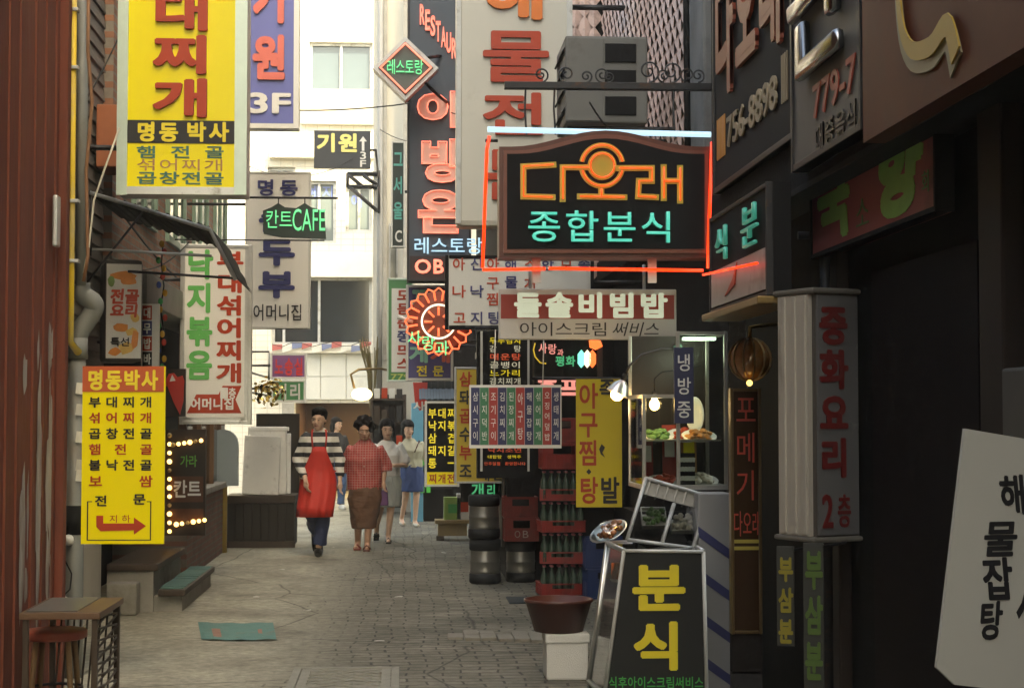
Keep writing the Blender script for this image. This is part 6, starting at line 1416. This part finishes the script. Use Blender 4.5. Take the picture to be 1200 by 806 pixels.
def face(M, parent, s=1.0):
    for sx in (-1, 1):
        b = MB(); p = M @ Vector((sx * .031 * s, -.082 * s, .004 * s)); b.ball(p, .0095 * s, 10, 8, (1.2, .5, .5)); b.mat(eyew)
        e = b.build('eye', eyew, parent); b = MB(); b.ball(M @ Vector((sx * .031 * s, -.0885 * s, .004 * s)), .0048 * s, 8, 6, (1, .5, 1)); b.build('iris', hairm, e)
        b = MB(); b.tube([M @ Vector((sx * x * s, y * s, z * s)) for x, y, z in ((.014, -.0905, .022), (.032, -.089, .027), (.05, -.076, .020))], [.0018 * s, .0026 * s, .0013 * s], 6); b.build('eyebrow', hairm, parent)
    b = MB(); b.tube([M @ Vector((x * s, y * s, z * s)) for x, y, z in ((-.024, -.078, -.058), (-.01, -.088, -.055), (0, -.089, -.057), (.01, -.088, -.055), (.024, -.078, -.058))], [.003 * s, .006 * s, .0065 * s, .006 * s, .003 * s], 8); b.build('mouth', lipm, parent)
def hair(M, parent, balls, m=hairm, vox=.008):
    q = [(tuple(M @ Vector(c)), r, sc) for c, r, sc in balls]; return skin_union([], q, 'hair', m, parent, vox, 2)
def foot(a, d, s=1.0):
    a = Vector(a); d = Vector(d).normalized(); return [([a + Vector((0, 0, .01)) - d * .03, a - Vector((0, 0, .045)) + d * .06, a - Vector((0, 0, .06)) + d * .15], [.038 * s, .036 * s, .024 * s])]
def stripes(name, c1, c2, per, duty, vary, ph=0.0):
    m = paint(name, c1, .75, .1, 12); nt = m.node_tree; N = nt.nodes; L = nt.links; b = N['Principled BSDF']
    src = b.inputs['Base Color'].links[0].from_socket; tc = N.new('ShaderNodeTexCoord'); sp = N.new('ShaderNodeSeparateXYZ'); L.new(tc.outputs['Object'], sp.inputs[0])
    nz = N.new('ShaderNodeTexNoise'); nz.inputs['Scale'].default_value = 5; L.new(tc.outputs['Object'], nz.inputs[0])
    ad = N.new('ShaderNodeMath'); ad.operation = 'MULTIPLY_ADD'; ad.inputs[1].default_value = vary; L.new(nz.outputs[0], ad.inputs[0]); L.new(sp.outputs[2], ad.inputs[2])
    pa = N.new('ShaderNodeMath'); pa.inputs[1].default_value = ph; L.new(ad.outputs[0], pa.inputs[0]); md = N.new('ShaderNodeMath'); md.operation = 'PINGPONG'; md.inputs[1].default_value = per / 2; L.new(pa.outputs[0], md.inputs[0])
    gt = N.new('ShaderNodeMath'); gt.operation = 'GREATER_THAN'; gt.inputs[1].default_value = per / 2 * (1 - duty); L.new(md.outputs[0], gt.inputs[0])
    mx = N.new('ShaderNodeMix'); mx.data_type = 'RGBA'; mx.inputs[7].default_value = (*lin(c2), 1); L.new(gt.outputs[0], mx.inputs[0]); L.new(src, mx.inputs[6]); L.new(mx.outputs[2], b.inputs['Base Color']); return m
def plaid(name):
    m = stripes(name, (.34, .028, .026), (.42, .24, .20), .03, .18, .0); nt = m.node_tree; N = nt.nodes; L = nt.links; b = N['Principled BSDF']
    src = b.inputs['Base Color'].links[0].from_socket; sp = [n for n in N if n.type == 'SEPXYZ'][0]
    md = N.new('ShaderNodeMath'); md.operation = 'PINGPONG'; md.inputs[1].default_value = .016; L.new(sp.outputs[0], md.inputs[0])
    gt = N.new('ShaderNodeMath'); gt.operation = 'GREATER_THAN'; gt.inputs[1].default_value = .0125; L.new(md.outputs[0], gt.inputs[0])
    mx = N.new('ShaderNodeMix'); mx.data_type = 'RGBA'; mx.inputs[7].default_value = (.40, .20, .17, 1); L.new(gt.outputs[0], mx.inputs[0]); L.new(src, mx.inputs[6]); L.new(mx.outputs[2], b.inputs['Base Color']); return m

# ---- man in the red apron
g0 = G(373, 651); pr = thing('person', 'man in a striped top and long red apron walking towards the camera', 'person', (g0.x, g0.y + .05, 0), R(3))
hc, hb_, M = head((-.005, -.04, 1.58), R(4), R(-20), 1.08)
h1 = hand((-.155, -.215, .885), (.15, -.25, -1), (.3, -1, .0), .7); h2 = hand((.245, -.02, .86), (0, -.1, -1), (-.3, -1, 0), .6)
skin_union(hc + h1[0] + h2[0] + [([(0, .0, 1.38), (0, -.01, 1.5)], [.06, .052]), ([(-.155, .01, 1.35), (-.25, .033, 1.12), (-.155, -.2, .9)], [.05, .042, .028]), ([(.155, .01, 1.35), (.245, .06, 1.12), (.245, -.015, .88)], [.05, .042, .028]),
    ([(.085, 0, .88), (.05, -.07, .5), (.0, -.06, .09)], [.08, .055, .038]), ([(-.085, 0, .88), (-.085, .0, .5), (-.04, .33, .26)], [.08, .055, .038])], hb_ + h1[1] + h2[1], 'body', skin, pr, .0075, 4,
    [[(0, 0, .82, .15, .1), (0, 0, 1.0, .14, .1), (0, 0, 1.25, .15, .105), (0, .01, 1.37, .12, .075), (0, .01, 1.44, .06, .055)]])
face(M, pr, 1.08)
hair(M, pr, [((0, .03, .07), .104, (.94, 1.08, .86)), ((0, -.045, .112), .06, (1.15, .8, .6)), ((.0, .07, .01), .075, (1.0, .75, 1.1)), ((.07, .025, .035), .042, (.6, 1.1, 1.1)), ((-.07, .025, .035), .042, (.6, 1.1, 1.1))])
skin_union([([(-.155, .01, 1.375), (-.25, .035, 1.12), (-.17, -.165, .925)], [.066, .06, .045]), ([(.155, .01, 1.375), (.245, .06, 1.12), (.243, .0, .92)], [.066, .06, .045])], [((-.15, .01, 1.37), .07, (1, 1, .9)), ((.15, .01, 1.37), .07, (1, 1, .9))], 'striped_top',
    stripes('black_white_knit', (.66, .64, .57), (.022, .022, .026), .118, .45, .012, .057), pr, .011, 3, [[(0, 0, .86, .175, .125), (0, 0, 1.0, .17, .125), (0, 0, 1.25, .185, .135), (0, .01, 1.37, .165, .105), (0, .01, 1.435, .095, .08), (0, .005, 1.48, .062, .06)]])
jean = paint('dark_blue_denim', (.028, .04, .10), .8, .35, 14, bump=.3)
skin_union([([(.085, 0, .9), (.055, -.07, .5), (.012, -.055, .13)], [.105, .085, .078]), ([(-.085, .0, .9), (-.085, .0, .5), (-.045, .31, .28)], [.105, .085, .07])], [], 'trousers', jean, pr, .012, 4, [[(0, 0, .80, .165, .12), (0, 0, .95, .16, .12)]])
shoe = paint('black_shoe_leather', (.012, .011, .010), .35, .2, 10)
b_ = skin_union([([(.0, -.03, .125), (.0, -.05, .05), (-.005, -.18, .038), (-.008, -.24, .03)], [.052, .055, .048, .034])], [], 'front_shoe', shoe, pr, .009, 3)
b_ = skin_union([([(-.04, .33, .30), (-.038, .37, .2), (-.036, .30, .09), (-.035, .26, .035)], [.05, .05, .045, .032])], [], 'rear_shoe', shoe, pr, .009, 3)
# apron: a curved sheet with thickness
def sheet(levels, name, m, parent, n=18, t=.012, fold=.012):
    b = MB(); O, I = [], []
    for i, (z, cx, cy, rx, ry, am) in enumerate(levels):
        ro, ri = [], []
        for k in range(n + 1):
            a = (-1 + 2 * k / n) * R(am); f = fold * math.sin(k * 1.9 + i * .35) * min(1, i / max(1, len(levels) - 1))
            ro.append(b.bm.verts.new((cx + (rx + f) * math.sin(a), cy - (ry + f) * math.cos(a), z))); ri.append(b.bm.verts.new((cx + (rx + f - t) * math.sin(a), cy - (ry + f - t) * math.cos(a), z)))
        O.append(ro); I.append(ri)
    for i in range(len(levels) - 1):
        for k in range(n): b._f([O[i][k], O[i][k + 1], O[i + 1][k + 1], O[i + 1][k]], True); b._f([I[i][k], I[i + 1][k], I[i + 1][k + 1], I[i][k + 1]], True)
        for k in (0, n): b._f([O[i][k], O[i + 1][k], I[i + 1][k], I[i][k]])
    for i in (0, -1):
        for k in range(n): b._f([O[i][k], I[i][k], I[i][k + 1], O[i][k + 1]])
    return b.build(name, m, parent)
redap = paint('red_apron_cloth', (.50, .028, .018), .65, .2, 6, bump=.3, bscale=14)
ap = sheet([(1.27, 0, 0, .205, .15, 22), (1.2, 0, 0, .21, .155, 26), (1.1, 0, 0, .21, .155, 40), (1.0, 0, 0, .20, .155, 62), (.94, 0, 0, .215, .165, 68), (.85, 0, -.01, .23, .19, 70), (.72, -.01, -.03, .24, .205, 66), (.58, -.03, -.06, .25, .215, 62), (.46, -.045, -.07, .255, .225, 58)], 'apron', redap, pr)
b = MB()
for sx in (-1, 1): b.tube([(sx * .074, -.147, 1.265), (sx * .085, -.128, 1.38), (sx * .08, -.06, 1.46), (sx * .05, .05, 1.47)], .010, 6)
b.tube([(.19, -.06, .985), (.2, .06, .98), (0, .16, .98), (-.2, .06, .98), (-.19, -.06, .985)], .009, 6); b.build('strap', redap, ap)

# ---- woman in the plaid shirt
g0 = G(427, 645); pr = thing('person', 'woman in a red plaid shirt and long brown skirt looking down as she walks', 'person', (g0.x, g0.y + .05, 0), R(-2))
hc, hb_, M = head((0, -.06, 1.46), R(16), R(4), 1.1)
h2 = hand((.225, -.0, .83), (.1, -.1, -1), (-.3, -1, 0), .8, .92)
skin_union(hc + h2[0] + [([(0, .02, 1.28), (0, -.02, 1.40)], [.06, .05]), ([(-.15, .01, 1.22), (-.24, .11, 1.02), (-.12, .2, .85)], [.05, .042, .028]), ([(.15, .01, 1.22), (.245, .05, 1.02), (.228, .0, .85)], [.05, .042, .027]),
    ([(.085, 0, .8), (.06, -.05, .44), (.035, -.02, .08)], [.08, .06, .036]), ([(-.08, 0, .8), (-.075, .0, .44), (-.09, .13, .09)], [.08, .06, .036])] + foot((.035, -.02, .085), (0, -1, 0)) + foot((-.09, .13, .09), (-.1, -1, 0)), hb_ + h2[1], 'body', skin_d, pr, .0075, 4,
    [[(0, 0, .75, .17, .12), (0, 0, .95, .16, .12), (0, 0, 1.12, .16, .12), (0, .01, 1.22, .12, .08), (0, .01, 1.31, .06, .055)]])
face(M, pr, 1.1)
rnd = random.Random(8); curls = [((0, .035, .055), .115, (1.02, 1.0, .92))]
for k in range(46):
    a = rnd.uniform(0, 6.28); e = rnd.uniform(-.35, 1.5); x = .108 * math.cos(a) * math.cos(e); y = .035 + .112 * math.sin(a) * math.cos(e); z = .045 + .108 * math.sin(e)
    if y < -.05 and z < .062: continue
    curls.append(((x, y, z), rnd.uniform(.022, .036), (1, 1, 1)))
hair(M, pr, curls, hairm, .007)
pm_ = plaid('red_plaid_cotton')
skin_union([([(-.15, .01, 1.24), (-.245, .10, 1.03), (-.24, .12, .95)], [.07, .074, .078]), ([(.15, .01, 1.24), (.25, .05, 1.04), (.252, .05, .96)], [.07, .074, .08])], [], 'plaid_shirt', pm_, pr, .011, 3,
    [[(0, 0, .735, .205, .15), (0, 0, .9, .21, .15), (0, -.01, 1.1, .215, .155), (0, .0, 1.22, .18, .12), (0, .01, 1.30, .10, .08), (0, .0, 1.345, .065, .06)]])
b = MB()
for z in (.82, .92, 1.02, 1.12): b.ball((0, -.155 - (.006 if z > 1 else 0), z), .008, 8, 6, (1, .5, 1))
b.build('button', eyew, pr)
bs_ = paint('brown_skirt_cloth', (.125, .062, .035), .8, .25, 7, bump=.5, bscale=12, stretch=(1, 1, 3))
skin_union([], [], 'skirt', bs_, pr, .012, 3, [[(0, 0, .84, .17, .13), (0, 0, .76, .20, .15), (0, 0, .62, .205, .155), (-.005, .02, .42, .175, .15), (-.01, .03, .27, .145, .14)]])
for sx, a, nm in ((1, (.035, -.02, 0), 'front_sandal'), (-1, (-.09, .13, 0), 'rear_sandal')):
    b = MB(); b.box((a[0], a[1] - .06, .012 + (0 if sx > 0 else .005)), (.085, .25, .024), bev=.01); b.tube([(a[0] - .042, a[1] - .11, .02), (a[0], a[1] - .115, .07), (a[0] + .042, a[1] - .11, .02)], .014, 6); b.build(nm, paint('red_sandal', (.22, .04, .025), .5) if sx < 0 else paint('brown_sandal', (.10, .03, .02), .5), pr)
o = thing('handbag', 'small purple handbag hanging from the hand of the woman in plaid', 'bag', (g0.x + .225, g0.y + .06, .0)); b = MB(); b.box((0, 0, .635), (.13, .07, .19), bev=.02, taper=.85); b.build('body', paint('purple_leather', (.10, .03, .11), .5, .2, 8), o)
b = MB(); b.tube([(-.045, 0, .72), (-.03, 0, .77), (.0, 0, .782), (.03, 0, .77), (.045, 0, .72)], .008, 6); b.build('handle', paint('purple_leather', (.10, .03, .11)), o)

# ---- woman in the white T-shirt
g0 = G(453, 636); pr = thing('person', 'young woman in a white T-shirt and pale grey skirt with one arm bent across', 'person', (g0.x, g0.y, 0), R(2))
hc, hb_, M = head((.0, -.03, 1.45), R(2), R(6), 1.06)
h2 = hand((.02, -.24, 1.0), (-.8, -.2, .1), (0, -.2, 1), .7, .9)
skin_union(hc + h2[0] + [([(0, .0, 1.25), (0, -.0, 1.38)], [.05, .045]), ([(-.14, .01, 1.22), (-.22, .05, 1.0), (-.2, -.02, .78)], [.042, .036, .024]), ([(.14, .01, 1.22), (.24, .0, 1.0), (.06, -.22, 1.0)], [.042, .038, .025]),
    ([(.08, 0, .8), (.05, -.05, .44), (.02, -.0, .08)], [.075, .052, .032]), ([(-.08, 0, .8), (-.085, -.02, .44), (-.12, .3, .2)], [.075, .052, .032])] + foot((.02, 0, .085), (0, -1, 0), .9) + [([(-.12, .3, .2), (-.125, .3, .1), (-.13, .25, .045)], [.036, .033, .022])], hb_ + h2[1], 'body', skin, pr, .0075, 4,
    [[(0, 0, .75, .15, .11), (0, 0, .95, .125, .1), (0, 0, 1.13, .15, .11), (0, .01, 1.25, .13, .08), (0, .01, 1.3, .06, .055)]])
face(M, pr, 1.06)
hair(M, pr, [((0, .035, .058), .110, (.95, 1.02, .86)), ((0, .07, -.04), .075, (1.15, .7, 1.3)), ((.075, .02, -.02), .038, (.75, 1.2, 2.3)), ((-.075, .02, -.02), .038, (.75, 1.2, 2.3)), ((0, -.07, .066), .038, (1.6, .5, .6))])
skin_union([([(-.14, .01, 1.255), (-.222, .04, 1.06), (-.226, .04, 1.03)], [.065, .07, .07]), ([(.14, .01, 1.255), (.235, .0, 1.06), (.238, .0, 1.03)], [.06, .066, .07])], [], 'tee_shirt', paint('white_cotton', (.60, .59, .55), .8, .08, 8, bump=.3, bscale=14), pr, .011, 3,
    [[(0, 0, .86, .175, .13), (0, 0, 1.0, .165, .125), (0, -.01, 1.13, .175, .135), (0, .0, 1.22, .17, .105), (0, .01, 1.285, .1, .075), (0, 0, 1.315, .06, .055)]])
skin_union([], [], 'skirt', paint('pale_grey_skirt_cloth', (.33, .35, .32), .8, .12, 8, bump=.3, bscale=14), pr, .012, 3, [[(0, 0, .95, .14, .11), (0, 0, .8, .185, .135), (0, 0, .62, .19, .14), (0, -.0, .47, .185, .14)]])
for a, nm in (((.02, 0, .0), 'front_sandal'), ((-.125, .29, .05), 'rear_sandal')):
    b = MB(); b.box((a[0], a[1] - .05, a[2] + .012), (.075, .22, .024), (0 if nm[0] == 'f' else R(-25), 0, 0), bev=.01); b.tube([(a[0] - .038, a[1] - .09, a[2] + .02), (a[0], a[1] - .095, a[2] + .065), (a[0] + .038, a[1] - .09, a[2] + .02)], .012, 6); b.build(nm, shoe, pr)

# ---- woman in the beige top
g0 = G(484, 617); pr = thing('person', 'young woman in a beige long sleeved top and short denim skirt behind the others', 'person', (g0.x - .02, g0.y, 0), R(8))
hc, hb_, M = head((-.06, -.03, 1.435), R(4), R(14), 1.04)
h2 = hand((.25, .0, .80), (.0, -.1, -1), (-.3, -1, 0), .7, .88)
skin_union(hc + h2[0] + [([(-.04, .0, 1.23), (-.05, -.0, 1.36)], [.05, .045]), ([(-.17, .01, 1.22), (-.2, .05, .98), (-.1, -.15, .9)], [.042, .036, .024]), ([(.15, .01, 1.22), (.235, .03, .98), (.25, .0, .82)], [.042, .036, .024]),
    ([(.08, 0, .8), (.06, -.05, .44), (.05, -.0, .08)], [.075, .05, .032]), ([(-.08, 0, .8), (-.09, .02, .44), (-.12, .2, .12)], [.075, .05, .032])] + foot((.05, 0, .085), (.2, -1, 0), .85) + foot((-.12, .2, .1), (.1, -1, 0), .85), hb_ + h2[1], 'body', skin, pr, .0075, 4,
    [[(0, 0, .75, .15, .11), (0, 0, .95, .125, .1), (0, 0, 1.13, .15, .11), (-.02, .01, 1.23, .13, .08), (-.03, .01, 1.28, .06, .055)]])
face(M, pr, 1.04)
hair(M, pr, [((0, .035, .058), .110, (.95, 1.02, .86)), ((0, .07, -.03), .075, (1.15, .7, 1.3)), ((.072, .03, -.01), .038, (.75, 1.2, 2.1)), ((-.072, .03, -.01), .038, (.75, 1.2, 2.1)), ((0, -.072, .062), .04, (1.6, .5, .7))])
skin_union([([(-.13, .01, 1.235), (-.21, .05, .98), (-.12, -.13, .91)], [.06, .056, .042]), ([(.12, .01, 1.235), (.24, .03, .98), (.25, .0, .84)], [.06, .056, .042])], [], 'long_sleeved_top', paint('beige_knit', (.42, .40, .29), .85, .12, 10), pr, .011, 3,
    [[(0, 0, .88, .165, .125), (0, 0, 1.0, .155, .12), (0, -.01, 1.12, .165, .13), (-.01, .0, 1.2, .16, .1), (-.03, .01, 1.265, .1, .075), (-.04, 0, 1.3, .058, .055)]])
skin_union([], [], 'skirt', paint('blue_denim_skirt', (.035, .06, .16), .8, .2, 12), pr, .012, 3, [[(0, 0, .93, .14, .11), (0, 0, .8, .18, .135), (0, 0, .64, .185, .14), (0, 0, .52, .18, .14)]])
for a, nm in (((.05, 0, .0), 'front_shoe'), ((-.12, .2, .015), 'rear_shoe')): skin_union([([(a[0], a[1] + .03, a[2] + .04), (a[0] + .01, a[1] - .06, a[2] + .03), (a[0] + .025, a[1] - .15, a[2] + .022)], [.038, .036, .024])], [], nm, paint('pale_shoe', (.5, .46, .38), .5), pr, .009, 2)
b = MB(); b.tube([(.02, -.14, 1.1), (.1, -.08, 1.27), (.11, .05, 1.27), (.2, .12, 1.0)], .009, 6); b.build('bag_strap', paint('brown_strap', (.08, .03, .02), .6), pr)

# ---- passer-by in the distance
p = P(394, 597, 30.2); pr = thing('person', 'dark haired passer-by in dark clothes and jeans in front of the far brown shop', 'person', (p.x, 30.2, 0), R(30))
hc, hb_, M = head((0, -.02, 1.49), 0, R(20), .97)
h2 = hand((.2, -.02, .82), (.0, -.1, -1), (-.3, -1, 0), .7, .9); h3 = hand((-.2, -.02, .82), (.0, -.1, -1), (.3, -1, 0), .7, .9)
skin_union(hc + h2[0] + h3[0] + [([(0, 0, 1.28), (0, 0, 1.42)], [.05, .045]), ([(.16, .01, 1.27), (.22, .03, 1.02), (.2, -.01, .84)], [.042, .036, .025]), ([(-.16, .01, 1.27), (-.22, .03, 1.02), (-.2, -.01, .84)], [.042, .036, .025]), ([(.08, 0, .8), (.09, -.05, .45), (.09, .0, .08)], [.075, .05, .035]), ([(-.08, 0, .8), (-.08, -.02, .45), (-.08, .15, .09)], [.075, .05, .035])], hb_ + h2[1] + h3[1], 'body', skin, pr, .009, 3,
    [[(0, 0, .75, .15, .11), (0, 0, .95, .125, .1), (0, 0, 1.15, .15, .11), (0, .01, 1.28, .13, .08), (0, .01, 1.33, .06, .055)]])
face(M, pr, .97)
hair(M, pr, [((0, .03, .055), .1, (.95, 1.02, .86)), ((0, .07, -.05), .08, (1.1, .7, 1.5)), ((.074, .02, -.03), .034, (.7, 1.1, 2.4)), ((-.074, .02, -.03), .034, (.7, 1.1, 2.4)), ((0, -.07, .066), .036, (1.5, .5, .6))])
skin_union([([(-.14, .01, 1.28), (-.22, .03, 1.02), (-.205, 0, .9)], [.065, .056, .044]), ([(.14, .01, 1.28), (.22, .03, 1.02), (.205, 0, .9)], [.065, .056, .044])], [], 'dark_top', paint('charcoal_cotton', (.03, .03, .032), .85, .2, 10), pr, .012, 3, [[(0, 0, .86, .165, .125), (0, 0, 1.0, .16, .12), (0, -.01, 1.15, .17, .13), (0, 0, 1.25, .165, .1), (0, .01, 1.31, .1, .075), (0, 0, 1.35, .058, .055)]])
skin_union([([(.085, 0, .88), (.09, -.05, .45), (.09, 0, .1)], [.1, .075, .062]), ([(-.085, 0, .88), (-.08, -.02, .45), (-.08, .14, .11)], [.1, .075, .062])], [], 'jeans', paint('mid_blue_denim', (.05, .09, .19), .8, .3, 12), pr, .012, 3, [[(0, 0, .8, .16, .12), (0, 0, .95, .15, .115)]])
for a, nm in (((.09, 0, 0), 'front_shoe'), ((-.08, .15, 0), 'rear_shoe')): skin_union([([(a[0], a[1] + .03, .05), (a[0], a[1] - .08, .042), (a[0], a[1] - .17, .035)], [.045, .045, .035])], [], nm, paint('white_shoe', (.6, .58, .53), .6), pr, .01, 2)
bpy.data.scenes.remove(PSC)
bpy.data.objects.remove(TXT); bpy.data.scenes.remove(TMP)
